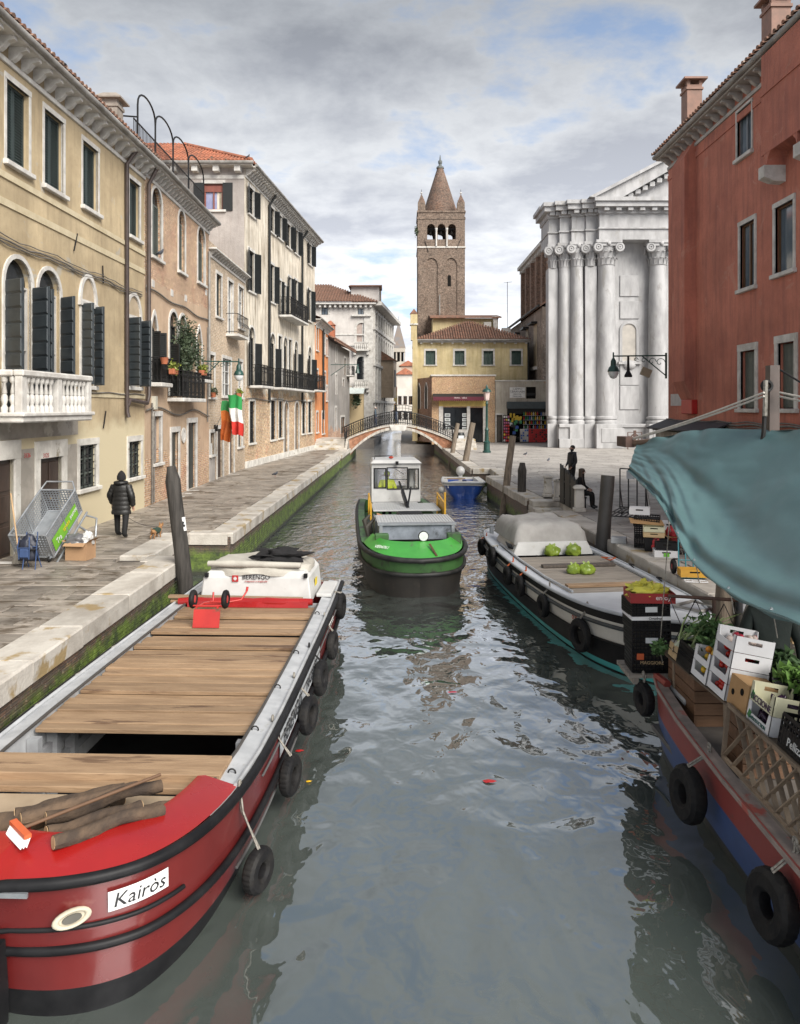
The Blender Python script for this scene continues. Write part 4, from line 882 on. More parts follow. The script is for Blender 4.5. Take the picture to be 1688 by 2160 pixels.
# ---------- I: yellow house with hipped tile roof ------------------------------------------
wI = Wall((1.33, 76), (12.6, 76)); I = wI.root('yellow_house', 'pale yellow house with four dark green shuttered windows and tiled hip roof', 'house')
mI = facade_mat('yellow_plaster', (.56,.47,.27), (.49,.40,.23), (.38,.29,.12), streak=.65)
oI = [O(wI,x,x+20.5,740,769.5) for x in (898,959.5,1020,1079)]
shell(I, 0, wI.L, 9.85, oI, mI, depth=11)
for o in oI: window(I, o, 'shut', sh=DKGREEN_SH, fw=.17)
MB().box(-.1, wI.L+.1, -.4, 0, 9.82, 10.0).build('eaves_slab', GUTTER, I); MB().tube([(-.2,-.48,10.05),(wI.L+.2,-.48,10.05)],.09,8).build('gutter', GUTTER, I)
for k in range(11): MB().box(.4+k*1.05,.6+k*1.05,-.3,0,9.68,9.82).build('bracket', WSTONE, I)
apx = wI.L*.49; tiles(I, -.3, wI.L+.3, lambda u: 0, lambda u: min((u+.3)*1.0, (wI.L+.3-u)*1.0, 5.6), lambda u, v: Vector((u, -.55+v*.9, 10.08+v*.42)), TILE2, I, col=.25, row=.42)
b = MB(); b.quad((-.3,-.55,10.05),(wI.L+.3,-.55,10.05),(apx+.1,4.6,12.4),(apx-.1,4.6,12.4)); b.quad((-.3,-.55,10.05),(apx-.1,4.6,12.4),(apx,8,12.4),(-.3,11,10.05)); b.quad((wI.L+.3,-.55,10.05),(wI.L+.3,11,10.05),(apx,8,12.4),(apx+.1,4.6,12.4)); b.build('roof', TILE2, I)
pipe(I, [(-.1,-.2,9.9),(-.1,-.12,9.4),(-.1,-.12,.2)], .1, BLACK_SH); pipe(I, [(wI.L-.05,-.2,9.9),(wI.L-.05,-.12,9.4),(wI.L-.05,-.12,4)], .1, BLACK_SH)
MB().box(1.9,9.0,6.2,9.5,11.2,13.0).build('upper_roof_wall', mI, I); b = MB(); b.prism([(5.6,12.95),(9.6,13.6),(9.6,13.75),(5.6,13.1)], 1.6, 9.3, 'yz'); b.build('upper_roof', TILE2, I)
cs = thing('chimney', 'tall pale yellow canal-side chimney with peaked cap at the tower foot', 'chimney', (1.0,75.6,ZP)); MB().box(-.05,.45,-.5,.5,0,10.0).build('breast', mI, cs); MB().box(-.2,.4,-.5,.5,10,11.5).build('stack', mI, cs); MB().box(-.3,.5,-.6,.6,11.5,11.65).build('band', STONE, cs); MB().box(-.25,.45,-.55,.55,11.65,12.6).build('head', mI, cs); MB().prism([(-.3,12.6),(.5,12.6),(.1,13.1)],-.6,.6,'xz').build('cap', TILE2, cs)
for lab, x, y0, y1, wd, kind in (('squat white chimney on the yellow house roof', 1028, 680, 693, 12, 0), ('flared white chimney pot on the yellow house roof', 1045, 668, 698, 9, 1)):
    p = px_d(x, y1, 82); hgt = (y1-y0)*82/F; w_ = wd*82/F/2; t_ = thing('chimney', lab, 'chimney', p-Vector((0,0,.8)))
    MB().box(-w_,w_,-w_,w_,-.3,hgt+.5).build('stack', WSTONE, t_)
    if kind: MB().lathe([(w_*.9,hgt+.3),(w_*1.8,hgt+.75),(w_*1.8,hgt+.85)],12).build('pot', WSTONE, t_)
    else: MB().box(-w_*1.25,w_*1.25,-w_*1.25,w_*1.25,hgt+.3,hgt+.8).build('cap', WSTONE, t_)
an = thing('roof_antenna', 'thin aerial mast on the roof beside the church', 'antenna', (11.3,82,12)); b = MB(); b.tube([(0,0,-1),(0,0,6)],.03,5); b.bar((-.4,0,5.9),(.5,0,6.0),.03,.03); b.build('mast', IRON, an); MB().box(-.6,.3,-.3,.3,-1.5,1.0).build('base', WSTONE, an)
# ---------- J, K: brick shop and peeling wall -------------------------------------------------
wJ = Wall((2.75, 72), (8.75, 72)); J = wJ.root('shop', 'small flat-roofed brick shop with maroon awning beside the bridge', 'shop')
mJ = facade_mat('orange_brick', (.50,.30,.15), (.44,.25,.12), (.36,.2,.1), brick=((.52,.31,.15), (.40,.20,.09), (.54,.38,.22)), bz=20, patch=.2, mott=(.6,1.35), ms=10)
s_ = lambda x, y: wJ.px(x, y)
win = (*[s_(x,900)[0] for x in (935,985)], s_(935,906)[1], s_(935,859)[1], 0); dr = (*[s_(x,900)[0] for x in (992,1019)], 0, s_(992,860)[1], 0)
shell(J, 0, wJ.L, 6.3, [win, dr], mJ, depth=3.8)
MB().box(-.1, wJ.L+.1, -.12, 3.9, 6.3, 6.45).build('coping', STONE, J); fy = mat('yellow_fascia', (.66,.50,.16))
x0, x1 = s_(926,900)[0], s_(1026,900)[0]; MB().box(x0, x1, -.04, 0, s_(926,857)[1], s_(926,845)[1]).build('fascia', fy, J)
b = MB(); b.box(x0, win[0], -.05, .02, 0, s_(926,857)[1]); b.box(win[1], dr[0], -.05, .02, 0, s_(926,857)[1]); b.box(dr[1], x1, -.05, .02, 0, s_(926,857)[1]); b.box(win[0], win[1], -.04, .02, 0, win[2]); b.build('shopfront', WSTONE, J)
MB().box(win[0], win[1], .12, .14, win[2], win[3]).build('shop_window', GLASS, J); MB().box(dr[0], dr[1], .15, .18, 0, dr[3]).build('shop_door', GLASS, J)
pc = mat('photo_card', (.6,.62,.62), (.45,.47,.48)); ph = mat('photo_print', (.12,.16,.18), (.3,.32,.28), s=9)
for x in (939,976):
    for k in range(4):
        a, z = s_(x, 872+k*9.6); c_ = MB().box(a-.02, a+.50, .08, .10, z-.32, z).build('poster', pc, J); MB().box(a+.06, a+.42, .07, .08, z-.24, z-.08).build('print', ph, c_)
a0, a1 = s_(913,840)[0], s_(1027,840)[0]; za = s_(913,836)[1]
aw = mat('maroon_awning', (.12,.015,.03), (.09,.012,.024)); b = MB(); b.quad((a0,0,za+.25),(a1,0,za+.25),(a1,-1.0,za-.05),(a0,-1.0,za-.05)); b.build('awning', mat('black_awning_top', (.02,.02,.02)), J)
b = MB(); n = 26
for k in range(n): xa = a0+(a1-a0)*k/n; xb = a0+(a1-a0)*(k+1)/n; b.quad((xa,-1.0,za-.05),(xb,-1.0,za-.05),(xb,-1.0,za-.36),((xa+xb)/2,-1.0,za-.47),(xa,-1.0,za-.36))
b.build('awning_valance', aw, J)
wJ2 = Wall((1.32,76), (2.74,72.05)); l2 = W2L(J, (1.32,76,ZP)); r2 = wJ2.a-wJ.a
b = MB(); b.box(0, wJ2.L, 0, .5, 0, 6.2); b.build('canal_wall', facade_mat('dark_brick', (.32,.16,.1), (.26,.12,.08), (.18,.1,.07), brick=((.33,.17,.10), (.26,.12,.08), (.3,.2,.14)), bz=20, patch=.2), J, l2, (0,0,r2))
for s0 in (.6, 2.5):
    pane_poly(s0, s0+.6, 3.2, 5.6, 2, -.01).build('window', BLACK_SH, J, l2, (0,0,r2)); surround(s0, s0+.6, 3.2, 5.6, 2, .12, .05).build('window_surround', WSTONE, J, l2, (0,0,r2)); MB().box(s0, s0+.55, -.012, 0, .4, 1.5).build('vent', DARKV, J, l2, (0,0,r2))
wK = Wall((8.78, 71.9), (14.3, 71.9)); K = wK.root('peeling_wall', 'low peeling grey wall with street name plate and bazaar opening beside the church', 'wall')
mK = facade_mat('peeling_grey_plaster', (.46,.42,.35), (.38,.345,.29), (.26,.22,.17), brick=RB, patch=.63, streak=.6)
s_ = lambda x, y: wK.px(x, y)
kd = (*[s_(x,900)[0] for x in (1031,1060)], 0, s_(1031,875)[1], 0); kw = (*[s_(x,840)[0] for x in (1110,1131)], s_(1110,841)[1], s_(1110,816)[1], 0); kb = (*[s_(x,900)[0] for x in (1070,1154)], 0, s_(1070,862)[1], 0)
shell(K, 0, wK.L, 5.8, [(.0001+max(kd[0],.1), kd[1], 0, kd[3], 0), kw, kb], mK, depth=2.8, rev=.5)
kd = (max(kd[0],.1), *kd[1:]); dd = MB().box(kd[0], kd[1], .2, .26, 0, kd[3]).build('door', OLDDOOR, K)
for i in range(2):
    for z0, z1 in ((.15,.9),(1.0,kd[3]-.15)): MB().box(kd[0]+.08+i*.62, kd[0]+.58+i*.62, .17, .2, z0, z1).build('panel', OLDDOOR, dd, bevel=.02)
surround(kd[0], kd[1], 0, kd[3], 0, .12, .04).build('door_surround', WSTONE, K)
MB().box(kw[0], kw[1], .25, .28, kw[2], kw[3]).build('window', DARKV, K); MB().box(kw[0], kw[1], .2, .24, kw[2]+.3, kw[2]+.55).build('grille', IRON, K)
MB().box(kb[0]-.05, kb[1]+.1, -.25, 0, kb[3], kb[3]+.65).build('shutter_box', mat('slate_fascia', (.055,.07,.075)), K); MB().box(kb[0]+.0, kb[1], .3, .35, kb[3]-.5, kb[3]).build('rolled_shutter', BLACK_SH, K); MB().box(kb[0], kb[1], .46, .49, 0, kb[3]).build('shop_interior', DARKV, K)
b = MB(); b.box(-.05, wK.L, -.1, 2.8, 5.8, 5.92); b.build('coping', STONE, K)
# street name plate
def text(body, size, mt, parent, loc, rot, name='lettering', ext=.002, align='CENTER', shear=0.0, sx=1.0):
    cu = bpy.data.curves.new('txt', 'FONT'); cu.body = body; cu.size = size; cu.align_x = align; cu.align_y = 'CENTER'; cu.extrude = ext; cu.resolution_u = 2; cu.shear = shear
    t = bpy.data.objects.new('t', cu); me = bpy.data.meshes.new_from_object(t); bpy.data.objects.remove(t); me.materials.clear(); me.materials.append(mt)
    o = bpy.data.objects.new(name, me); COL.objects.link(o); o.parent = parent; o.location = loc; o.rotation_euler = rot; o.scale = (sx, 1, 1); return o
INK = mat('black_ink', (.012,.012,.014), rough=.5)
x0, z1 = s_(1075.5,817); x1, z0 = s_(1108,839)
pl = MB().box(x0, x1, -.03, 0, z0, z1).build('name_plate', mat('plate_white', (.72,.71,.68)), K)
for tx, sz, fz in (('CAMPO', .26, .83), ('S.BARNABA', .27, .58), ('PAROCHIA', .15, .32), ('S.BARNABA', .17, .13)): text(tx, sz, INK, pl, ((x0+x1)/2, -.034, z0+(z1-z0)*fz), (pi/2,0,0))
b = MB(); b.box(x0+.02, x1-.02, -.034, -.03, z0+(z1-z0)*.43, z0+(z1-z0)*.44); b.build('rule', INK, pl)
text('PRIMA · VERA', .2, mat('pale_ink', (.7,.62,.6)), J, ((a0+a1)/2, -1.006, za-.17), (pi/2,0,0))
# ---------- M: bell tower --------------------------------------------------------------------
T = thing('bell_tower', 'tall brown brick bell tower with conical spire and corner pinnacles', 'tower', (4.33, 88.0, ZP))
mT = facade_mat('tower_brick', (.16,.115,.085), (.12,.09,.07), (.08,.06,.05), brick=((.19,.135,.10), (.125,.088,.066), (.20,.155,.12), (.15,.10,.07)), bz=60, patch=.2, bw=.34, bh=.11, mort=(.2,.17,.14), mott=(.45,1.6), ms=6)
hw = 2.66; zz_ = lambda y: ZC+(HY-y)*85.3/F-ZP
z_b0, z_b1, z_c = zz_(516), zz_(472), zz_(462)
b = MB(); b.box(-hw,hw,-hw,hw,0,z_b0-.3); b.build('shaft', mT, T)
for x in (-2.2, 0, 2.2): MB().box(x-.42, x+.42, -hw-.12, -hw, 0, z_b0-2.0).build('pilaster', mT, T)
for xc in (-1.1, 1.1):
    Pq = arcpts(xc-.95, xc+.95, z_b0-2.4, z_b0-1.2, 10); Q = arcpts(xc-.7, xc+.7, z_b0-2.4, z_b0-1.5, 10); b = MB()
    for k in range(10): b.prism([Pq[k],Pq[k+1],Q[k+1],Q[k]], -hw-.14, -hw, 'xz')
    b.build('blind_arch', mT, T)
MB().box(-hw-.08,hw+.08,-hw-.08,hw+.08,z_b0-.35,z_b0-.2).build('string_course', STONE, T)
# belfry with three arched openings front and back
tops = [(x-.44, x+.44, z_b0+.6, z_b1, 1) for x in (-1.15, 0.02, 1.2)]
for rz_, oy in ((0,-hw), (pi,hw)):
    tmp = thing('t','x','x'); q = shell(tmp, -hw, hw, z_c, tops, mT, rev=.45, z0=z_b0-.3, back=False); q.parent = T; q.location = (0,oy,0); q.rotation_euler = (0,0,rz_); q.name = 'belfry_wall'; bpy.data.objects.remove(tmp)
for sx in (-1,1): MB().box(sx*hw-.25 if sx > 0 else -hw, hw if sx > 0 else -hw+.25, -hw+.46, hw-.46, z_b0-.3, z_c).build('belfry_wall', mT, T)
for x in (-.57,.61): MB().lathe([(.11,z_b0-.2),(.09,z_b0),(.09,z_b0+1.5),(.16,z_b0+1.75),(.16,z_b0+1.85)],10,(x,-hw-.1,0)).build('column', WSTONE, T)
for x in (-1.15,.02,1.2):
    be = MB().lathe([(.30,0),(.25,.08),(.19,.3),(.16,.5),(.09,.6),(.02,.63)],12,(x,-1.6,z_b0+1.35)).build('bell', mat('bell_bronze', (.045,.04,.035), metal=.5, rough=.5), T, smooth=50); MB().tube([(x,-1.6,z_b0+1.6),(x,-1.6,z_b0+1.2)],.04,5).build('clapper', IRON, be)
MB().box(-hw,hw,-1.7,-1.5,z_b0+1.9,z_b0+2.1).build('bell_beam', IRON, T)
MB().box(-hw-.06,hw+.06,-hw-.06,hw+.06,z_c,z_c+.22).build('cornice', mT, T); MB().box(-hw+.02,hw-.02,-hw+.02,hw-.02,z_c+.22,z_c+.75).build('parapet', mT, T); MB().box(-hw-.08,hw+.08,-hw-.08,hw+.08,z_c+.75,z_c+.95).build('cornice', mT, T)
zs0 = z_c+.95; ztip = zz_(340)
sp_m = facade_mat('spire_brick', (.14,.09,.065), (.11,.07,.05), (.07,.05,.04), brick=((.17,.10,.07), (.10,.065,.048), (.14,.105,.08), (.19,.095,.055)), bz=60, patch=.2, bw=.3, bh=.16, mort=(.16,.13,.11), mott=(.5,1.5), ms=6)
MB().lathe([(2.05,zs0),(1.98,zs0+.5),(.36,ztip)],24).build('spire', sp_m, T, smooth=60)
MB().lathe([(.45,ztip),(.42,ztip+.2),(.2,ztip+.3),(.17,ztip+.5),(.24,ztip+.65),(.24,ztip+.9),(.1,ztip+1.0),(.03,ztip+1.6)],10).build('finial', mat('lead_grey', (.12,.13,.125)), T)
for sx in (-1,1):
    for sy in (-1,1):
        c_ = (sx*2.22,sy*2.22); pn = MB().box(c_[0]-.42,c_[0]+.42,c_[1]-.42,c_[1]+.42,zs0,zs0+.95).build('pinnacle', mT, T); MB().lathe([(.58,zs0+.95),(.02,zs0+2.0)],4,(c_[0],c_[1],0),a0=pi/4).build('cap', sp_m, pn); MB().ball((c_[0],c_[1],zs0+2.1),.12).build('ball', WSTONE, pn); MB().tube([(c_[0],c_[1],zs0+2.1),(c_[0],c_[1],zs0+2.5)],.03,5).build('spike', IRON, pn)
pane_poly(.7,1.08,zz_(604),zz_(580),1,-hw-.012).build('slit_window', DARKV, T); MB().tube([(-.2,-hw-.2,zz_(622)),(-.2,-hw-.2,zz_(700))],.07,6).build('conductor', GUTTER, T)
for x, y, dx in ((-1.85,520,.4),(2.2,515,-.5)): z = zz_(y); MB().bar((x,-hw-.05,z+.6),(x+dx,-hw-.05,z-.6),.08,.05).build('wall_tie', IRON, T)
# ---------- church -------------------------------------------------------------------------------
kk = 62/F; CX = lambda x: (x-VX)*kk; CZ = lambda y: ZC+(HY-y)*kk
CH = thing('church', 'white stone church front with giant columns, entablature and pediment', 'church', (CX(1300), 62, ZP)); ox = CX(1300)
lx = lambda x: CX(x)-ox; lz = lambda y: CZ(y)-ZP
MAR = mat('church_marble', (.40,.395,.395), (.28,.277,.277), s=.9, rough=.65, bump=.25, bs=10, stretch=(1.6,1.6,.5), c3=(.27,.262,.25), s3=.8, t3=.60)
b = MB(); b.box(lx(1190), lx(1560), .9, 2.2, 0, lz(430)); b.build('wall', MAR, CH)
zb0, zb1, zs_, zc1 = lz(893), lz(878), lz(560), lz(509)
def column(x, r, y, rnd=True, sq=False):
    if sq: c_ = MB().box(lx(x)-r, lx(x)+r, y-r*.6, y+r+.6, zb1, zs_).build('pilaster', MAR, CH)
    else: c_ = MB().lathe([(r,zb1),(r*1.0,zb1+4),(r*.95,zb1+9),(r*.86,zs_)],28,(lx(x),y,0)).build('column', MAR, CH, smooth=60)
    # composite capital
    b = MB(); h = zc1-zs_; cx, cy = lx(x), y
    b.lathe([(r*.90,zs_),(r*.95,zs_+.06),(r*.88,zs_+.1),(r*.9,zs_+h*.3),(r*1.0,zs_+h*.55),(r*1.12,zs_+h*.72),(r*1.1,zs_+h*.8)],18,(cx,cy,0))
    b.box(cx-r*1.35,cx+r*1.35,cy-r*1.35,cy+r*1.35,zc1-h*.12,zc1)
    for s1 in (-1,1):
        b.torus((cx+s1*r*1.12,cy-r*1.18,zs_+h*.70),h*.15,h*.055,'y',14,6); b.torus((cx+s1*r*1.12,cy-r*1.22,zs_+h*.70),h*.06,h*.04,'y',10,6); b.torus((cx+s1*r*1.2,cy+r*.9,zs_+h*.70),h*.15,h*.06,'x',12,6)
        b.lathe([(h*.2,-.06),(h*.2,.06)],14,(cx+s1*r*1.12,cy-r*1.10,zs_+h*.70),axis='y')
    b.box(cx-r*1.1,cx+r*1.1,cy-r*1.22,cy-r*.6,zs_+h*.76,zs_+h*.88); b.ball((cx,cy-r*1.3,zs_+h*.86),(.16,.1,.18),8,6)
    for row, zz0, n_ in ((0,.02,12),(1,.28,12)):
        for k in range(n_):
            a = 2*pi*(k+.5*row)/n_; d = Vector((cos(a),sin(a),0)); t_ = Vector((-sin(a),cos(a),0))*r*.2; p = Vector((cx,cy,zs_+h*zz0))+d*r*.92
            up = Vector((0,0,1)); b.grid([[p-t_,p+t_],[p+up*h*.18-t_+d*.03,p+up*h*.18+t_+d*.03],[p+up*h*.30-t_*.8+d*.14,p+up*h*.30+t_*.8+d*.14],[p+up*h*.26-t_*.3+d*.26,p+up*h*.26+t_*.3+d*.26]])
    b.build('capital', MAR, c_, smooth=40)
    b = MB(); b.lathe([(r*1.25,zb0-.05),(r*1.25,zb0+.15),(r*1.12,zb0+.2),(r*1.06,zb0+.3),(r*1.18,zb0+.36),(r*1.18,zb0+.5),(r*1.0,zb1+.02)],24,(cx,cy,0)); b.build('base', MAR, c_, smooth=40)
    # pedestal
    pb = MB(); pb.box(cx-r*1.35,cx+r*1.35,cy-r*1.35,1.0,0,zb0-.05); p_ = pb.build('pedestal', MAR, c_, bevel=.02)
    return c_
els = [(1174,.40,1.5,True), (1196,.47,1.15,False), (1222,.56,.8,False), (1249,.47,.6,True), (1281,.78,.35,False), (1391,.78,.35,False), (1500,.78,.35,False)]
for x, r, y, sq in els: column(x, r, y, sq=sq)
# entablature, one stepped block over each bay
blocks = [(1162,1186,1.0), (1184,1210,.6), (1207,1238,.2), (1236,1262,.0), (1260,1580,-.65)]
for xa, xb, y in blocks:
    for za, zb_, o_, nm in ((zc1,lz(487),0,'architrave'), (lz(487),lz(484),.14,'fascia'), (lz(484),lz(455),-.06,'frieze'), (lz(455),lz(452),.12,'bed_mould'), (lz(444),lz(434),.75,'cornice'), (lz(434),lz(426),.95,'cornice_lip')):
        MB().box(lx(xa)-o_*.6,lx(xb)+(o_*.0),y-o_,4.5,za+.003,zb_).build(nm, MAR, CH)
    MB().box(lx(xa)-.1,lx(xb),y-.15,4.5,lz(452),lz(444)+.003).build('dentil_band', MAR, CH)
    n_ = max(2, int((lx(xb)-lx(xa))/.95))
    for k in range(n_): x = lx(xa)+(lx(xb)-lx(xa))*(k+.5)/n_; MB().box(x-.2,x+.2,y-.6,y-.15,lz(451),lz(444)).build('dentil', MAR, CH)
# cornice return along the flank
MB().box(lx(1150),lx(1166),1.4,4.4,lz(444),lz(434)).build('cornice', MAR, CH); MB().box(lx(1144),lx(1166),1.2,4.4,lz(434),lz(426)).build('cornice_lip', MAR, CH); MB().box(lx(1172),lx(1192),1.4,2.6,0,lz(455)).build('corner_wall', MAR, CH)
# pediment
xl_, xr_, za, zt = lx(1245), lx(1245)+2*(lx(1470)-lx(1245)), lz(426), lz(310)
xm = (xl_+xr_)/2
MB().prism([(xl_+.8,za),(xr_-.8,za),(xm,zt-1.0)], .0, .9, 'xz').build('tympanum', MAR, CH)
for s1 in (-1,1):
    xe = xl_ if s1 < 0 else xr_
    MB().prism([(xe,za+.02),(xm,zt),(xm,zt-.75),(xe-s1*2.2,za+.02)], -1.1, 1.2, 'xz').build('raking_cornice', MAR, CH); MB().prism([(xe+s1*.4,za+.05),(xm,zt+.28),(xm,zt),(xe,za)], -1.45, 3, 'xz').build('raking_lip', MAR, CH)
    for k in range(14):
        t = (k+.8)/15; x = xe+(xm-xe)*t-s1*.9; z = za+(zt-za)*t-.55-.3; 
        if z > za+.1: MB().box(x-.2,x+.2,-.75,.1,z-.1,z+.25).build('dentil', MAR, CH)
# panels and niche between the columns
pz = [(lz(690),lz(730)) , (lz(580),lz(620)), (lz(628),lz(668)), (lz(815),lz(865))]
for ya, yb_ in ((577,622),(632,670),(813,864),(760,812)):
    MB().box(lx(1314),lx(1355),.80,.92,lz(yb_),lz(ya)).build('panel', MAR, CH, bevel=.03)
nx0, nx1, nz0, nz1 = lx(1319), lx(1349), lz(762), lz(680)
pane_poly(nx0,nx1,nz0,nz1,1,.895).build('niche', mat('niche_stone', (.40,.37,.33), (.32,.30,.27), s=1.5), CH); surround(nx0,nx1,nz0,nz1,1,.22,.0,.0,).build('niche_frame', MAR, CH, (0,.88,0)) if False else None
b = MB(); P_ = arcpts(nx0,nx1,nz1-(nx1-nx0)/2,nz1,12); Q_ = arcpts(nx0-.22,nx1+.22,nz1-(nx1-nx0)/2,nz1+.22,12)
for k in range(12): b.prism([P_[k],P_[k+1],Q_[k+1],Q_[k]], .80, .9, 'xz')
b.box(nx0-.22,nx0,.80,.9,nz0,nz1-(nx1-nx0)/2); b.box(nx1,nx1+.22,.80,.9,nz0,nz1-(nx1-nx0)/2); b.box(nx0-.35,nx1+.35,.55,.9,nz0-.2,nz0); b.build('niche_frame', MAR, CH)
MB().ball(((nx0+nx1)/2,.75,nz0-.25),(.55,.3,.4)).build('niche_bracket', MAR, CH, smooth=60)
MB().box(lx(1180),lx(1560),.2,.95,0,zb0-.05).build('dado', MAR, CH); MB().box(lx(1180),lx(1560),.05,.95,zb0-.35,zb0-.051).build('dado_cap', MAR, CH, bevel=.05); MB().box(lx(1180),lx(1560),.0,.95,0,.75).build('plinth', MAR, CH, bevel=.03)
for x0_, x1_, y_ in ((1264,1312,-.74), (1372,1412,-.74)): MB().box(lx(x0_),lx(x1_),y_,y_+.1,lz(933),lz(903)).build('pedestal_panel', MAR, CH, bevel=.03)
# flank: brick nave wall and rendered side chapels
wL = Wall((13.9, 98), (14.0, 72.8)); rl_ = wL.a; l3 = W2L(CH, (13.9,98,ZP))
mL = facade_mat('nave_brick', (.24,.145,.10), (.19,.11,.08), (.14,.09,.07), brick=((.25,.145,.10), (.17,.10,.07), (.27,.19,.14)), bz=60, patch=.2, bw=.34, bh=.12, mort=(.25,.21,.17), mott=(.5,1.5), ms=5)
mL2 = facade_mat('chapel_render', (.27,.215,.175), (.20,.16,.13), (.14,.11,.09), brick=((.25,.18,.145), (.18,.13,.11), (.28,.23,.19)), patch=.5, streak=.8, mott=(.6,1.4), ms=7)
def cp(b, n_, mt, **k): return b.build(n_, mt, CH, l3, (0,0,rl_), **k)
hN = 19.9; hC = 13.0
cp(MB().box(6.5, wL.L, .55, 9, 0, hN), 'nave_wall', mL); b = MB(); b.box(6.3, wL.L, -.1, .6, hN-.12, hN+.25); cp(b, 'nave_eaves', STONE)
for k in range(22): cp(MB().box(6.8+k*.9,7.1+k*.9,.1,.55,hN-.6,hN-.12), 'corbel', STONE)
for k in range(6): cp(MB().box(7+k*3.3,7.6+k*3.3,.2,.55,hC,hN-.6), 'buttress', mL)
cp(MB().box(3, wL.L, -.6, .55, 0, hC), 'chapel_wall', mL2); cp(MB().prism([(-.9,hC-.05),(.56,hC+1.0),(.56,hC+1.15),(-.9,hC+.15)], 2.8, wL.L, 'yz'), 'chapel_roof', TILE2); cp(MB().tube([(2.8,-.95,hC+.1),(wL.L,-.95,hC+.1)],.12,8), 'gutter', BLACK_SH)
for s in (9.5, 15.5, 20.5): cp(MB().box(s,s+1.7,-.62,-.5,hC-5.6,hC-1.3), 'blind_window', mat('blind_infill', (.52,.42,.28))); cp(MB().box(s-.2,s+1.9,-.95,-.55,hC-5.9,hC-5.6), 'sill', WSTONE); cp(MB().box(s-.3,s+2.0,-1.2,-.55,hC-1.3,hC-1.1), 'hood', IRON)
# ---------- red house -----------------------------------------------------------------------------
wR = Wall((9.8, 28.0), (9.8, 9.0)); RH = wR.root('red_house', 'tall terracotta red house on the right with white window trim and tiled eaves', 'house')
mR = facade_mat('terracotta_plaster', (.50,.185,.125), (.42,.145,.098), (.26,.10,.078), streak=.7, pc=(.44,.19,.135))
oR = [O(wR,1555,1587,240,330), O(wR,1562,1593,478,612), O(wR,1636,1675,440,580), O(wR,1563,1594,742,862), O(wR,1642,1677,725,862)]
oR[0] = O(wR,1556,1587,240,338); 
shell(RH, 0, wR.L, 12.85, oR, mR, rev=.22)
window(RH, oR[0], 'glass', fw=.06, pane=SKYGL, wood=mat('grey_aluminium', (.16,.17,.18), rough=.4), cross=(1,0), rev=.16)
window(RH, oR[1], 'glass', fw=.10, pane=SKYGL, wood=WOODF, cross=(1,0), rev=.16); window(RH, oR[2], 'glass', fw=.10, pane=SKYGL, wood=WOODF, cross=(0,0), rev=.16)
for o in oR[3:]:
    wn = window(RH, o, 'none', fw=.16, rev=.2)
    for k in range(4): xa = o[0]+(o[1]-o[0])*k/4; MB().box(xa+.008, xa+(o[1]-o[0])/4-.008, .12, .16, o[2]+.02, o[3]-.02).build('shutter_board', OLIVE_SH, wn, bevel=.01)
eaves(RH, 0, wR.L, 12.4, 36, out=.40, bw=.13, bh=.24, mt=mat('grey_bracket', (.40,.38,.35), (.3,.28,.26)))
tiles(RH, -.2, wR.L, lambda u: 0, lambda u: 4.5, lambda u, v: Vector((u, -.55+v*.92, 12.6+v*.36)), TILE2, RH); b = MB(); b.quad((-.2,-.55,12.58),(wR.L,-.55,12.58),(wR.L,4,14.3),(-.2,4,14.3)); b.quad((-.2,-.55,12.58),(-.2,4,14.3),(-.2,4,12.4)); b.build('roof', TILE2, RH)
MB().box(0,wR.L,-.03,.02,11.65,11.85).build('string_course', mR, RH)
f0, f1_ = wR.px(1441,600)[0], wR.px(1455,600)[0]; zf = wR.px(1455,805)[1]
b = MB(); b.box(f0, f0+1.15, -.38, 0, zf, 11.7); b.prism([(-.38,zf),(0,zf),(0,zf-.75)], f0, f0+1.15, 'yz'); b.prism([(-.38,11.7),(0,11.7),(0,12.3)], f0, f0+1.15, 'yz'); b.build('chimney_breast', mR, RH)
g0 = wR.px(1606,300,.5)[0]; b = MB(); zg = wR.px(1612,400)[1]; b.box(g0, wR.L, -.5, 0, zg+.6, 12.4); b.build('projecting_bay', mR, RH); b = MB(); P_ = arcpts(g0+.1, g0+1.7, zg+.05, zg+.6, 8)
corb = [(-.55,0),(-.55,.3),(0,.3),(0,-.12),(-.3,-.1)]
for s in (g0-.05, g0+1.7, g0+3.5): MB().prism([(p[0], p[1]+zg) for p in corb], s, s+.32, 'yz').build('bay_corbel', WSTONE, RH)
MB().box(g0-.02,wR.L,-.53,.0,wR.px(1606,232)[1]-.1,wR.px(1606,232)[1]+.1).build('string_course', mR, RH)
for k in range(5): s = g0+k*1.8; b = MB(); Pq = arcpts(s+.27, s+1.75, zg+.3, zg+.75, 8); b.prism([(s+.0,zg+.8),(s+.27,zg+.3)]+Pq[1:-1]+[(s+1.75,zg+.3),(s+1.8,zg+.8)], -.49, -.0, 'xz'); b.build('bay_arch', mR, RH)
for dz, r in ((0,.03),(-.08,.02),(.07,.018)): b = MB(); b.tube([(s,-.07,wR.px(1500,893)[1]+dz+.03*sin(s*3+dz*9)) for s in [i*.5 for i in range(38)]], r, 5); b.build('cable', CABLE, RH)
MB().box(0,wR.L,-.05,0,wR.px(1500,902)[1]-.1,wR.px(1500,902)[1]).build('ledge', mat('grey_ledge', (.3,.27,.25)), RH)
s, z = wR.px(1415,856); s2, z2 = wR.px(1447,830); MB().box(s+.05,s2,-.02,0,z,z2).build('notice_plate', mat('pale_notice', (.48,.46,.46)), RH)
s, z = wR.px(1449,873); s2, z2 = wR.px(1472,843); rb = MB().box(s,s2,-.2,0,z,z2).build('fire_box', mat('signal_red', (.42,.02,.018), rough=.35), RH, bevel=.02)
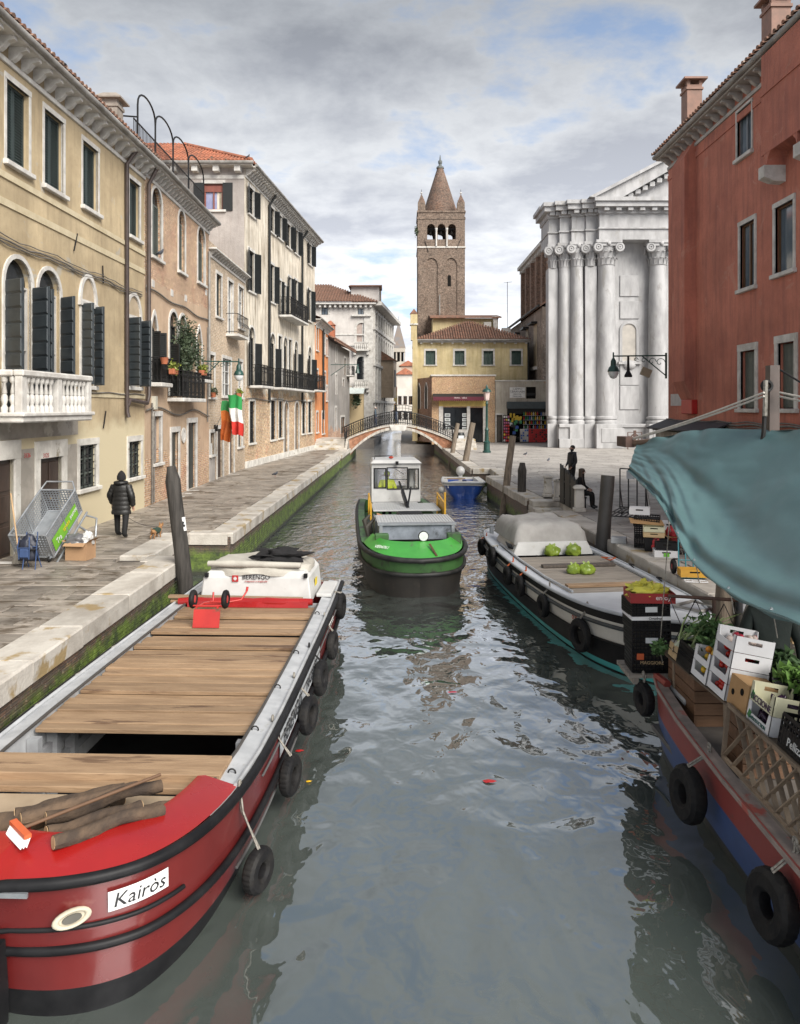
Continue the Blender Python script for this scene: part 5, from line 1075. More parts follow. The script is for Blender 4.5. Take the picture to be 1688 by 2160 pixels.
s, z = wR.px(1396,908,1.0); b = MB(); b.prism([(-.75,z),(0,z+.3),(0,z+.35),(-.75,z+.05)], -.2, 5.4, 'yz'); b.build('lean_to_roof', mat('dark_sheet', (.035,.035,.04)), RH); MB().prism([(-.6,z-.05),(0,z-.05),(0,z+.2)], -.1, 5.2, 'yz').build('lean_to', mat('green_board', (.16,.16,.11), (.1,.1,.07)), RH); MB().box(.1,5.0,-.5,0,z-.7,z-.05).build('lean_to_wall', gz, RH)
for lab, x, yb_, sdep in (('terracotta chimney with flat cap rising above the red house eaves', 1459, 240, 0), ('larger terracotta chimney with flat cap at the top right corner of the picture', 1637, 66, 1)):
    X = 10.6; d = X*F/(x-VX); z = ZC+(HY-yb_)*d/F; t_ = thing('chimney', lab, 'chimney', (X, d, z)); hh = .95 if not sdep else .72; m_ = mat('brown_stack', (.27,.15,.11), (.2,.12,.09))
    MB().box(-.27,.27,-.3,.3,-1.0,hh).build('stack', m_, t_); MB().box(-.31,.31,-.34,.34,hh-.18,hh-.1).build('band', m_, t_); b = MB()
    for sx in (-1,1):
        for sy in (-1,1): b.box(sx*.22-.06,sx*.22+.06,sy*.24-.06,sy*.24+.06,hh,hh+.16)
    b.build('vent_piers', m_, t_); MB().box(-.42,.42,-.46,.46,hh+.16,hh+.23).build('cap', m_, t_)
# lamp bracket on the red house corner and on the left
def wall_lamp(name, label, base, L, dirx, two=False, sc=1.0):
    t_ = thing(name, label, 'street lamp', base); d = dirx
    b = MB(); b.bar((0,0,0),(d*L,0,-.02),.05,.05); b.bar((0,0,-.75*sc),(d*L*.45,0,-.03),.035,.035); b.bar((0,0,.1),(0,0,-.85*sc),.06,.06)
    for k in range(4):
        rr = (.20-.035*k)*sc; cx = d*(.22+.30*k)*sc; b.tube([(cx+rr*(1-.1*q)*cos(q*.7), 0, -.06-rr+rr*(1-.1*q)*sin(q*.7)) for q in range(10)], .014, 5)
    b.tube([(d*L,0,.12),(d*L,0,-.1)],.03,6); b.build('bracket', GIRON, t_)
    hd = MB().lathe([(.03,0),(.06,-.05),(.10,-.12),(.11,-.3),(.17,-.36),(.22,-.48),(.22,-.52)],12,(d*L,0,-.08)).build('lamp_head', GIRON, t_, smooth=40); MB().lathe([(.20,-.52),(.19,-.6),(.12,-.74),(.03,-.78)],12,(d*L,0,-.08)).build('glass', LAMPGL, hd, smooth=60)
    if two: MB().lathe([(.04,0),(.05,-.4),(.06,-.55),(.15,-.72),(.15,-.78)],10,(d*(L-.55),0,-.02)).build('spotlight', BLACK, t_); MB().cb((d*.75,-.02,-.62),(.36,.12,.3),(0,.4,0)).build('junction_box', mat('tan_box', (.35,.29,.2)), t_)
    return t_
wall_lamp('wall_lamp', 'green iron bracket lamp with spotlight on the red house corner', (9.75,28.1,ZC+(HY-750)*28.1/F), 1.95, -1, True)
sL, zL = wB.px(428, 762); pL = wB.p0+(wB.p1-wB.p0)*(sL/wB.L); wall_lamp('wall_lamp', 'green bracket lamp on the left houses above the flags', (pL.x, pL.y, zL+ZP), 1.55, 1)
# =================== BOATS ===========================================================================
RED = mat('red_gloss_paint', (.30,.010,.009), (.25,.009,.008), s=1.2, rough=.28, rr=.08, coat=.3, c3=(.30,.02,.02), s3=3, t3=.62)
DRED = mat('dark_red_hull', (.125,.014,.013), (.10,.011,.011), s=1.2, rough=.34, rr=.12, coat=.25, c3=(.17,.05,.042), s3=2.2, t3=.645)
ALU = mat('worn_white_gunwale', (.43,.44,.45), (.33,.34,.35), s=4, rough=.4, c3=(.30,.30,.29), s3=5, t3=.62)
PLANK = mat('deck_plank', (.30,.20,.118), (.225,.145,.083), s=3.2, rough=.62, rr=.1, bump=.35, bs=14, rnd=.2, stretch=(.5,3.0,3), c3=(.12,.07,.04), s3=1.5, t3=.60)
GPLANK = mat('weathered_grey_plank', (.30,.265,.225), (.21,.185,.155), s=3, rough=.75, bump=.35, bs=14, rnd=.18, stretch=(.35,5,3), c3=(.14,.12,.10), s3=2.2, t3=.6)
DKWOOD = mat('brown_slat_wood', (.16,.085,.045), (.11,.058,.03), s=3, rough=.6, bump=.3, stretch=(.5,5,5), rnd=.15)
TWOOD = mat('trellis_wood', (.25,.19,.13), (.16,.12,.085), s=3, rough=.75, bump=.4, rnd=.15)
BARK = mat('log_bark', (.11,.072,.045), (.05,.034,.024), s=7, rough=.9, bump=1.0, bs=16, stretch=(1,.25,1), rnd=.25)
CUTW = mat('cut_wood', (.50,.34,.19), (.36,.23,.12), s=9, rough=.8)
CANVAS = mat('grey_canvas', (.36,.35,.33), (.28,.27,.255), s=2, rough=.8, bump=.4, bs=10)
PUTTY = mat('putty_canvas', (.42,.40,.35), (.33,.31,.27), s=2, rough=.8, bump=.4, bs=10)
CLOTHB = mat('black_cloth', (.006,.006,.0065), (.011,.010,.011), s=8, rough=.95)
STEEL = mat('galvanised_steel', (.40,.42,.44), (.30,.32,.34), s=4, rough=.4, metal=.6, rr=.1)
LIME = mat('lime_plastic_bag', (.22,.30,.035), (.14,.21,.025), s=5, rough=.35, bump=.6, bs=9)
def lerp(a, b, t): return a+(b-a)*t
def curve(st, y):
    for (y0, b0, *r0), (y1, b1, *r1) in zip(st[:-1], st[1:]):
        if y0 <= y <= y1: t = (y-y0)/(y1-y0); return b0+(b1-b0)*t, (r0[0]+(r1[0]-r0[0])*t if r0 else 0)
    return (st[-1][1], st[-1][2] if len(st[-1]) > 2 else 0)
def dense(st, m=4):                       # smooth the plan of a hull: (station index, y, half beam, gunwale height)
    P = [Vector(q) for q in st]; n = len(P)-1; out = []; first = Vector((P[1][0], -P[1][1], P[1][2])) if P[0][1] == 0 else P[0]
    for i in range(n):
        p0, p1, p2, p3 = (P[i-1] if i else first), P[i], P[i+1], P[min(i+2, n)]
        for k in range(m):
            u = k/m; q = .5*((2*p1)+(p2-p0)*u+(2*p0-5*p1+4*p2-p3)*u*u+(3*p1-p0-3*p2+p3)*u**3); out.append((i+u, q[0], max(0, q[1]), q[2]))
    out.append((n, *P[-1])); return out
def hull(root, st, lv, mats, name='hull', rake=.0, y_end=None, smooth=35):
    # st: (y, half beam, gunwale height) from the stem aft; lv: (beam factor, height fraction of gunwale, material of the strake above this line)
    b = MB(); D_ = dense(st)
    for s in (-1, 1):
        for j in range(len(lv)-1):
            rows = []
            for j2 in (j, j+1):
                k, zf, _ = lv[j2]; rows.append([(s*hb*k, y+rake*(1-zf)*max(0, 1-i/4), zg*zf if zf > 0 else zf) for i, y, hb, zg in D_])
            b.grid(rows, lv[j+1][2], flip=(s > 0))
    y, hb, zg = st[-1]; P = [(hb*k, y, zg*zf if zf > 0 else zf) for k, zf, _ in lv]
    for j in range(len(lv)-1): b.quad((-P[j][0],y,P[j][2]),(P[j][0],y,P[j][2]),(P[j+1][0],y,P[j+1][2]),(-P[j+1][0],y,P[j+1][2]), mi=lv[j+1][2])
    return b.build(name, mats, root, smooth=smooth)
def rub(root, st, k, zf, r, mt, rake=0.0, y0=-1, y1=99, name='rub_rail', sides=(-1, 1), sq=1.0, off=.02, close=True):
    def pt(s, q): i, y, hb, zg = q; return (s*(hb*k+off), y+rake*(1-zf)*max(0, 1-i/4)-(off if i == 0 else 0), zg*zf)
    ids = [q for q in dense(st) if y0 <= q[1] <= y1]
    if set(sides) == {-1, 1} and ids[0][0] == 0: pts = [pt(-1, i) for i in ids[:0:-1]]+[(0, ids[0][1]+rake*(1-zf)-off, ids[0][3]*zf)]+[pt(1, i) for i in ids[1:]]; return MB().tube(pts, r, 8, sq=sq).build(name, mt, root, smooth=50)
    for s in sides: o = MB().tube([pt(s, i) for i in ids], r, 8, sq=sq).build(name, mt, root, smooth=50)
    return o
def tyre_obj(label, loc, Ro=.25, r=.085, rot=(0,0,0), rope=None, group=None, inner=None, rmt=None):
    t = thing('tyre_fender', label, 'tyre', loc, group=group); b = MB(); n, m = 78, 10; rows = []
    for i in range(n):
        a = 2*pi*i/n; q = -.006 if i % 3 == 0 else 0; rr_ = []
        for k in range(m):
            c = 2*pi*k/m; u = cos(c); pr = (Ro-r)+r*(abs(u)**.6*(1 if u > 0 else -1))+(q if u > .5 else 0); rr_.append(((r*.9)*sin(c), pr*cos(a), pr*sin(a)))
        rows.append(rr_)
    vs = [Euler(rot).to_matrix()@Vector(p) for r_ in rows for p in r_]
    b.add(vs, [(i*m+k, i*m+(k+1) % m, ((i+1) % n)*m+(k+1) % m, ((i+1) % n)*m+k) for i in range(n) for k in range(m)]); b.build('tyre', RUBBER, t, smooth=32)
    if rope is not None:
        pz = Vector(rope)-Vector(loc); mid = Vector((pz.x*.9, pz.y*.5, (pz.z+Ro)*.55)); b = MB()
        b.tube([(0,0,Ro-2*r-.01),(.03,0,Ro-r),(0,0,Ro+.02)], .011, 5); b.tube([(0,.012,Ro),tuple(mid),tuple(pz)], .010, 6); b.tube([(0,-.012,Ro-.01),(mid.x+.02,mid.y-.02,mid.z),tuple(pz)], .010, 6)
        b.torus(tuple(pz), .03, .012, 'x', 8, 5); b.build('rope', rmt or ROPE, t, smooth=60)
    return t
# ---------------- red cargo barge -----------------------------------------------------------------
RY = -.033
RBT = thing('cargo_barge', 'long red cargo barge with plank deck moored along the left quay', 'boat', (-2.88, 5.36, 0), RY)
stR = [(0,.0,1.02),(.015,.22,1.02),(.06,.44,1.015),(.16,.70,1.01),(.34,.94,1.0),(.62,1.13,.99),(1.0,1.27,.98),(1.5,1.36,.965),(2.2,1.41,.95),(3.2,1.43,.95),(4.6,1.43,.95),(6.2,1.42,.95),(7.8,1.40,.95),(9.0,1.37,.96),(9.6,1.35,.97)]
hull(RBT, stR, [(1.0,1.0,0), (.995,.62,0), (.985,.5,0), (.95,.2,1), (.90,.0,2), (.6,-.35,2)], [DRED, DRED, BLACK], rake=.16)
def RW(x, y, z): return Matrix.Translation((-2.88,5.36,0))@Euler((0,0,RY)).to_matrix().to_4x4()@Vector((x,y,z))
rub(RBT, stR, 1.0, 1.0, .045, BLACK, .16); rub(RBT, stR, .995, .50, .035, BLACK, .16); rub(RBT, stR, .997, .66, .018, BLACK, .16, -1, .7)
rub(RBT, stR, .995, .80, .012, mat('grey_rubber', (.10,.10,.10)), .16, 2.0, 10, sides=(1,)); rub(RBT, stR, .97, .28, .014, MATS['grey_rubber'], .16, 1.4, 10, sides=(1,))
MB().prism([(-.06,-.3),(.06,-.3),(.06,.26),(.02,.62),(-.06,.62)], -.05, .05, 'yz').build('stem', BLACK, RBT, (0,.02,0))
# white lettered panel on the side
def side_panel(st, y0, y1, za, zb_, mt, name='name_panel', x_off=.012, n=6, root=RBT):
    rows = []
    for z in (za, zb_): rows.append([(curve(st, lerp(y0,y1,i/n))[0]*1.0+x_off+(.0 if z > .6 else -.004), lerp(y0,y1,i/n), z) for i in range(n+1)])
    return MB().grid(rows, flip=False).build(name, mt, root)
npn = side_panel(stR, 3.0, 6.1, .56, .86, mat('silver_panel', (.46,.48,.50), (.40,.42,.44), rough=.35))
text('BERENGO', .26, INK, npn, (1.452, 3.75, .70), (pi/2,0,pi/2), ext=.002); text('TRASPORTI', .2, INK, npn, (1.452, 5.2, .70), (pi/2,0,pi/2), ext=.002)
text('BERENGO', .12, mat('white_ink', (.7,.7,.68)), RBT, (1.415, 7.6, .75), (pi/2,0,pi/2))
# Kairos name board and hawse hole
def bow_pt(y, z): hb, zg = curve(stR, y); return Vector((hb, y+.16*(1-z/zg)*.5, z))
bowline = [Vector((q[2], q[1])) for q in dense(stR)]
def bow_at(u, z, off=.02):                # u metres of girth from the stem round the right bow
    for p0, p1 in zip(bowline[:-1], bowline[1:]):
        l = (p1-p0).length
        if u <= l: break
        u -= l
    d = (p1-p0).normalized(); n_ = Vector((d.y, -d.x)); q = p0+d*u+n_*off; zf = z/.99; return Vector((q.x*(1-.01*(1-zf)), q.y+.16*(1-zf)*.35, z))
ku, kz = .98, .815
NBM = mat('board_white', (.74,.74,.73), rough=.35)
kb2 = MB().grid([[bow_at(ku-.225+.45*i/14, kz+dz, .028) for i in range(15)] for dz in (-.075,.075)]).build('name_board', NBM, RBT)
kt = text('Kairòs', .148, INK, kb2, (0,0,0), (0,0,0), shear=.22)
for vv in kt.data.vertices: vv.co = bow_at(ku+vv.co.x, kz-.005+vv.co.y, .032+max(0, vv.co.z))
b = MB(); b.torus((0,0,0),.09,.02,'y',20,8); b.add([(.085*cos(a*pi/8),.004,.085*sin(a*pi/8)) for a in range(16)],[tuple(range(16))]); o = b.build('hawse_ring', mat('ivory', (.52,.47,.36)), RBT, bow_at(.52,.76,.03), (0,0,R(38)), smooth=60); o.scale = (1.25,1,.62)
o = MB().lathe([(.052,-.004),(.052,.004)],16,axis='y').build('hawse_hole', mat('hawse_grey', (.10,.095,.08)), RBT, bow_at(.52,.76,.038), (0,0,R(38))); o.scale = (1.3,1,.6)
MB().cb((0,0,0),(.5,.02,.035)).build('stem_plate', STEEL, RBT, (0,-.035,.98), (0,0,0))
# red bow rim, side decks, coamings
b = MB(); out, inn, top2 = [], [], []
dR = [q for q in dense(stR) if q[0] <= 7]; ring = [(-1, q) for q in dR[::-1]]+[(1, q) for q in dR[1:]]
for s, (i, y, hb, zg) in ring:
    out.append((s*hb*.985, y+.02, zg+.03)); t = min(1, i/7); inn.append((s*max(0, hb-.30*(.55+.45*t))*.99, y+.40*(1-t)**.8+.02, zg+.17-.05*t)); top2.append((s*max(0, hb-.36*(.55+.45*t))*.98, y+.46*(1-t)**.8+.02, zg+.165-.05*t))
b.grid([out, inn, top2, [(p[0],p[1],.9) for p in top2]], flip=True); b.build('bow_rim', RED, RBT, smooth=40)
for s in (-1, 1):
    rows = [[], [], []]
    for i in range(6, len(stR)):
        y, hb, zg = stR[i]; rows[0].append((s*hb, y, zg+.02)); rows[1].append((s*(hb-.24), y, zg+.045)); rows[2].append((s*(hb-.24), y, .1))
    MB().grid(rows, flip=(s > 0)).build('side_deck', ALU, RBT)
    MB().tube([(s*(stR[i][1]-.25), stR[i][0], stR[i][2]+.05) for i in range(7, 13)], .018, 6).build('coaming', mat('dark_coaming', (.06,.055,.05)), RBT)
    MB().tube([(s*(stR[i][1]-.03), stR[i][0], stR[i][2]+.04) for i in range(7, 15)], .022, 6).build('rail', ALU, RBT, smooth=60)
zd = .955
MB().prism([(-1.1,1.45),(-1.12,1.0),(-.95,.68),(-.6,.5),(.6,.5),(.95,.68),(1.12,1.0),(1.1,1.45)], .80, .925, 'xy').build('foredeck', mat('beige_ply', (.36,.28,.19), (.28,.21,.14), s=2), RBT)
MB().box(-1.17, 1.17, 1.3, 9.5, .08, .12).build('hold_floor', BLACK, RBT); MB().box(-1.17,1.17,1.40,1.46,.12,.80).build('bulkhead', mat('hold_grey', (.28,.29,.30), (.2,.2,.21)), RBT); MB().box(-1.17,1.17,8.0,8.06,.12,.95).build('bulkhead', MATS['hold_grey'], RBT)
for k in range(5):
    for s in (-1, 1): MB().box(s*1.17-(.12 if s > 0 else 0), s*1.17+(.12 if s < 0 else 0), 1.75+k*.42, 1.85+k*.42, .12, .9).build('hull_rib', MATS['hold_grey'], RBT)
for z in (.35, .6): MB().box(-1.16,-1.10,1.5,4.0,z,z+.1).build('stringer', MATS['hold_grey'], RBT)
y = 2.72; k = 0
while y < 7.72:
    w_ = random.choice((.15,.18,.2,.22)); e = random.uniform(-.025,.025); z = zd+random.uniform(-.006,.008)
    MB().box(-1.165+e, 1.165+e*.5, y+.006, y+w_-.006, z-.045, z).build('deck_plank', PLANK, RBT, rot=(random.uniform(-.008,.008),0,random.uniform(-.002,.002)), bevel=.004); y += w_
for k, (ya, z, h, l0, l1) in enumerate(((1.48,.93,.05,-1.19,1.10),(1.60,.985,.06,-1.2,1.16),(1.80,.975,.065,-1.22,1.165))): MB().box(l0, l1, ya, ya+.21, z-.01, z+h).build('loose_plank', PLANK, RBT, bevel=.006)
# cleats/rings with knots on the gunwales
for y in (3.3,4.3,5.4):
    MB().tube([(-1.42,y-.05,1.0),(-1.38,y,1.03),(-1.42,y+.06,1.0),(-1.47,y,.97)], .012, 5, closed=True).build('ring_knot', ROPE, RBT)
for y in (1.75,2.7,3.9,5.2,7.2): MB().torus((1.23,y,1.0),.035,.008,'y',10,5).build('ring', IRON, RBT)
# cabin
cb = MB(); y0, y1 = 8.05, 9.35; lo_ = [(-.98,y0,.97),(1.0,y0,.97),(1.0,y1,.97),(-.98,y1,.97)]; md = [(-.93,y0+.02,1.38),(.95,y0+.02,1.38),(.95,y1,1.38),(-.93,y1,1.38)]; hi_ = [(-.84,y0+.05,1.50),(.86,y0+.05,1.50),(.86,y1-.03,1.5),(-.84,y1-.03,1.5)]
cb.add(lo_+md+hi_, [(i+4*k,(i+1)%4+4*k,(i+1)%4+4+4*k,i+4+4*k) for k in (0,1) for i in range(4)]+[(8,9,10,11)]); CAB = cb.build('cabin', WHITE, RBT, bevel=.02)
text('BERENGO', .11, INK, RBT, (.02, y0+.003, 1.40), (pi/2-.06,0,0)); text('trasporti e traslochi', .05, mat('red_ink', (.4,.02,.02)), RBT, (.02, y0+.0, 1.33), (pi/2-.06,0,0)); MB().cb((-.35,y0-.004,1.38),(.11,.01,.11)).build('logo', MATS['red_ink'], RBT); MB().cb((-.35,y0-.011,1.38),(.06,.006,.03)).build('logo_mark', WHITE, RBT); MB().cb((-.35,y0-.012,1.38),(.03,.006,.06)).build('logo_mark', WHITE, RBT)
for x in (-.86,.90): MB().box(x-.03,x+.03,y0-.03,y0+.04,1.40,1.47).build('hinge', BLACK, RBT)
MB().cb((.99,8.7,1.2),(.008,.22,.13)).build('yellow_sticker', mat('sticker_yellow', (.65,.5,.03)), RBT)
cvm = MB(); rows = []
for j in range(7):
    t = j/6; rr_ = []
    for k in range(40):
        a = 2*pi*k/40; cx, cy = cos(a), sin(a); p_ = 3.2; q = (abs(cx)**p_+abs(cy)**p_)**(-1/p_); inset = 1-.16*t**3
        rr_.append((.01+.92*cx*q*inset+.02*sin(k*1.9+j), 8.72+.68*cy*q*inset+.015*sin(k*2.3), 1.44+.16*t+.025*sin(k*1.1+j*1.3)))
    rows.append(rr_+[rr_[0]])
cvm.grid(rows); cvm.quad(*rows[-1][:-1]); cvm.build('cabin_canvas', PUTTY, RBT, smooth=60)
MB().tube([(-.86,8.15,1.62),(-.4,8.1,1.63),(.2,8.12,1.61),(.8,8.14,1.60)], [.05,.07,.06,.05], 8).build('canvas_roll', PUTTY, RBT, smooth=60)
bs = MB().box(1.05,1.32,8.3,9.3,1.0,1.06).build('stern_locker', WHITE, RBT, bevel=.01)
def crumple(label, loc, sz, mt, cat='clothes', name='crumpled_jacket', amp=.5, seed=0, parts=None, freq=2.6):
    b = MB(); n, m = 30, 18; rows = []
    for j in range(m+1):
        ph = pi*j/m; rr_ = []
        for k in range(n):
            th = 2*pi*k/n; d = Vector((sin(ph)*cos(th), sin(ph)*sin(th), -cos(ph))); q = 1+amp*mnoise.noise(d*freq+Vector((seed,seed*2.7,0)))+amp*.5*mnoise.noise(d*freq*2.3+Vector((seed*5,1,0))); p = Vector((d.x*sz[0]*q, d.y*sz[1]*q, max(d.z*sz[2]*q, -sz[2]*.55)+sz[2]*.55)); rr_.append(p)
        rows.append(rr_+[rr_[0]])
    b.grid(rows); o = b.build(name, mt, None, loc, smooth=70); return tag(o, label, cat)
p = RW(.35,8.55,1.60); crumple('crumpled black jacket on the canvas of the red barge cabin', p, (.42,.26,.14), CLOTHB, amp=.7, seed=3)
# things on the barge
rt = thing('tarp_roll', 'rolled bright red tarpaulin across the red barge deck', 'tarp', RW(0,7.80,zd+.075), RY); b = MB(); b.tube([(-1.28+.26*i,.015*sin(i*1.7),.008*sin(i*2.3)) for i in range(10)], [.06,.075,.08,.078,.08,.074,.08,.078,.075,.06], 12); b.build('roll', RED, rt, smooth=50); b = MB(); b.grid([[(-1.1+.3*i,-.075,.02+.01*sin(i*2)) for i in range(8)],[(-1.1+.3*i,-.10,-.07) for i in range(8)]]); b.build('flap', RED, rt)
for k, (dy, z, l0, l1) in enumerate(((.13,.06,-1.45,.92),(.15,.115,-1.5,.86))):
    o = MB().box(l0,l1,-.06,.06,0,.045).build('long_board', PLANK, None, RW(0,7.80+dy,zd+z-.03), (0,.012*k,RY), bevel=.004); tag(o, ('lower','upper')[k]+' of two long boards lying behind the red tarp roll', 'board')
HT = thing('hand_truck', 'red sack truck lying on the plank deck of the red barge', 'hand truck', RW(-.42,6.5,zd), RY); b = MB()
MB().add([(-.21,0,0),(.21,0,0),(.21,.07,.27),(-.21,.07,.27),(-.21,.012,0),(.21,.012,0),(.21,.082,.27),(-.21,.082,.27)], [(0,1,2,3),(7,6,5,4),(0,4,5,1),(1,5,6,2),(2,6,7,3),(3,7,4,0)]).build('toe_plate', mat('rusty_red_plate', (.42,.025,.02), (.36,.02,.018), s=3, c3=(.12,.05,.03), s3=4, t3=.56), HT)
RDM = mat('red_tube', (.45,.03,.025), rough=.4); f = MB()
for x in (-.17,.17): f.tube([(x,.06,.30),(x,.5,.26),(x,1.0,.16)],.016,8)
for y, z in ((.10,.31),(.45,.265),(.8,.2)): f.tube([(-.17,y,z),(.17,y,z)],.014,8)
f.tube([(-.17,1.0,.16),(-.18,1.06,.3)],.016,8); f.tube([(.17,.35,.30),(.45,.45,.33),(.52,.52,.45)],.016,8); f.tube([(.52,.52,.45),(.53,.54,.52)],.02,8); f.tube([(-.30,.1,.32),(.25,.1,.32)],.013,8); f.build('frame', RDM, HT, smooth=60)
for x in (-.26,.26):
    w_ = MB().torus((x,.2,.40),.105,.045,'x',20,8).build('wheel', RUBBER, HT, smooth=60); MB().lathe([(.06,-.03),(.06,.03)],12,(x,.2,.40),axis='x').build('hub', RDM, w_)
def log(name, label, p, q, r, seed, cat='log'):
    p, q = Vector(p), Vector(q); t_ = thing(name, label, cat, p); d = q-p; pts = []; rs = []
    for i in range(33): u = i/32; pts.append(d*u+Vector((.05*mnoise.noise(Vector((seed,u*2.2,0))),0,.04*mnoise.noise(Vector((seed+9,u*2.2,0)))))); rs.append(r*(1+.10*mnoise.noise(Vector((seed*3,u*4,2)))))
    bk = MB().tube(pts, rs, 26, cap=False)
    bk.v = [tuple(Vector(p_)+Vector((0,0,1))*0+(Vector(p_)-pts[i//26])*(.16*abs(mnoise.noise(Vector(((i%26)*.9,(i//26)*.16,seed))))+.05*mnoise.noise(Vector((i*.7,seed,1)))) ) for i, p_ in enumerate(bk.v)]
    bk.build('bark', BARK, t_, smooth=40); dn = d.normalized()
    for u, pp in ((0, pts[0]), (1, pts[-1])): MB().tube([pp-dn*.002, pp+dn*.002], r*.99, 12).build('cut_end', CUTW, t_)
    return t_
LG = (('thick dark log with pale cut end at the left of the barge bow', (-.34,.86,1.02),(.40,1.30,1.03),.082), ('rough bark log on top of the pile on the red bow', (.02,.66,1.13),(.74,1.22,1.14),.048), ('front curved log overhanging the red bow rim', (.27,.26,1.20),(.90,.84,1.13),.048), ('log with split pale end in the middle of the bow pile', (.12,.46,1.15),(.66,1.0,1.06),.045), ('thin log lying between the front and top logs of the bow pile', (.16,.40,1.08),(.80,.92,1.05),.042), ('slim dark log behind the brush handle on the red bow', (-.18,.72,1.10),(.52,1.24,1.09),.05), ('half hidden dark log at the left edge of the bow pile', (-.62,.70,1.01),(.15,1.08,1.00),.085), ('half hidden log at the right end of the bow pile', (.35,.92,1.00),(.95,1.10,1.01),.062))
for i, (lb, p, q_, r) in enumerate(LG): log('firewood_log', lb, RW(*p), RW(*q_), r, i*7.3)
BM = thing('deck_brush', 'long handled deck brush with orange head and white bristles on the logs', 'brush', RW(.0,.33,1.24)); h0, h1 = Vector((0,0,0)), RW(.76,1.18,1.25)-RW(.0,.33,1.24)
MB().tube([h0,h1],.014,8).build('handle', mat('brown_handle', (.14,.075,.04)), BM, smooth=60); bd = Vector((h1.y,-h1.x,0)).normalized(); o = MB().bar(h0-bd*.15, h0+bd*.15, .05, .03).build('head', mat('orange_plastic', (.6,.12,.04), rough=.4), BM); b = MB()
for k in range(22):
    for j in (-1,0,1): p = h0+bd*(-.145+.29*k/21)+Vector((j*.012,j*.012,-.015)); b.tube([p,p+Vector((-.015+.004*j,-.035,-.055))],.005,4)
b.build('bristles', mat('bristle_white', (.7,.7,.68)), BM)
ty = [('nearest the bow', 1.50,.25,.20), ('second from the bow', 2.95,.40,.22), ('third from the bow', 4.28,.52,.245), ('fourth from the bow, on black rope', 5.5,.55,.25), ('fifth from the bow', 7.1,.52,.235), ('at the stern corner', 8.55,.78,.24)]
for i, (lb, y, z, ro) in enumerate(ty):
    x = curve(stR, y)[0]+.085+(.09,.05,.03,.02,0,0)[i]; tyre_obj('black tyre fender on the red barge side '+lb, RW(x, y, z), ro, .07, (0, 0, RY-(.38,.22,.2,.12,.1,.1)[i]), RW(1.36,y+.02,1.01), 'tyre fenders along the red barge', rmt=CLOTHB if i == 3 else None)
# ---------------- green working barge ------------------------------------------------------------------
GRN = mat('green_boat_paint', (.055,.34,.04), (.04,.26,.03), s=1.5, rough=.38, c3=(.09,.10,.05), s3=1.8, t3=.63)
GRND = mat('scuffed_green_paint', (.05,.13,.038), (.04,.10,.03), s=2, rough=.5, c3=(.03,.03,.025), s3=2.0, t3=.53)
HBLK = mat('dirty_black_hull', (.013,.011,.009), (.022,.018,.014), s=1.6, rough=.6, c3=(.04,.032,.024), s3=2, t3=.6)
GY = .078; GL = (.42, 17.25, 0)
GB = thing('work_barge', 'green and black working barge heading up mid canal with white wheelhouse', 'boat', GL, GY)
def GW(x, y, z): return Matrix.Translation(GL)@Euler((0,0,GY)).to_matrix().to_4x4()@Vector((x,y,z))
stG = [(0,.0,.94),(.07,.32,.94),(.22,.60,.945),(.48,.86,.95),(.88,1.06,.955),(1.4,1.20,.96),(2.1,1.30,.96),(3.0,1.32,.96),(5,1.32,.98),(7,1.30,1.0),(9,1.25,1.02),(10.5,1.15,1.05)]
hull(GB, stG, [(1.0,1.0,0), (.985,.62,0), (.975,.52,1), (.90,.0,1), (.55,-.4,1)], [GRND, HBLK], rake=.35)
rub(GB, stG, 1.0, .97, .06, mat('scuffed_rubber', (.008,.008,.008), (.026,.026,.025), s=4, rough=.6), .35, off=.035); rub(GB, stG, .98, .60, .05, MATS['scuffed_rubber'], .35, off=.03)
b = MB(); out, inn = [], []
dG = [q for q in dense(stG) if q[0] <= 6]
for s, (i, y, hb, zg) in [(-1, q) for q in dG[::-1]]+[(1, q) for q in dG[1:]]:
    t = i/6; out.append((s*hb*.97, y+.03, zg+.03)); inn.append((s*max(0,hb-.10-.18*t), y+.95*(1-t)**.7+.1, zg+.24))
b.grid([out, inn], flip=True); b.grid([inn, [(p[0],p[1]+.05,.85) for p in inn]], flip=True); BD = b.build('bow_deck', GRN, GB, smooth=30)
text('VE04761', .15, mat('pale_letter', (.75,.78,.74)), GB, (-.86,.80,1.095), (R(30),0,R(-42)), sx=.8)
MB().cb((.32,.42,1.085),(.05,.55,.012),(R(20),0,R(12))).build('rust_streak', mat('rust_brown', (.10,.05,.025)), GB)
MB().box(-1.1,1.1,1.0,10.3,.5,.62).build('deck', GRND, GB)
for s in (-1,1):
    MB().grid([[(s*st_[1],st_[0],st_[2]+.03) for st_ in stG[6:]],[(s*(st_[1]-.2),st_[0],st_[2]+.03) for st_ in stG[6:]],[(s*(st_[1]-.2),st_[0],.5) for st_ in stG[6:]]], flip=s > 0).build('side_deck', GRND, GB)
b = MB(); b.box(-.78,.98,2.05,2.12,1.05,1.42); bx_ = b.build('hopper_front', mat('blue_grey_steel', (.26,.29,.34), (.16,.18,.21), s=2.5, rough=.5, c3=(.05,.055,.06), s3=2.2, t3=.58), GB)
b = MB(); b.box(-.86,-.78,2.0,3.6,.6,1.45); b.box(.98,1.06,2.0,3.6,.6,1.45); b.box(-.9,1.1,1.98,2.2,1.42,1.47); b.build('hopper_frame', STEEL, GB)
DIA = mat('chequer_plate', (.52,.53,.53), (.44,.45,.45), s=6, rough=.45)
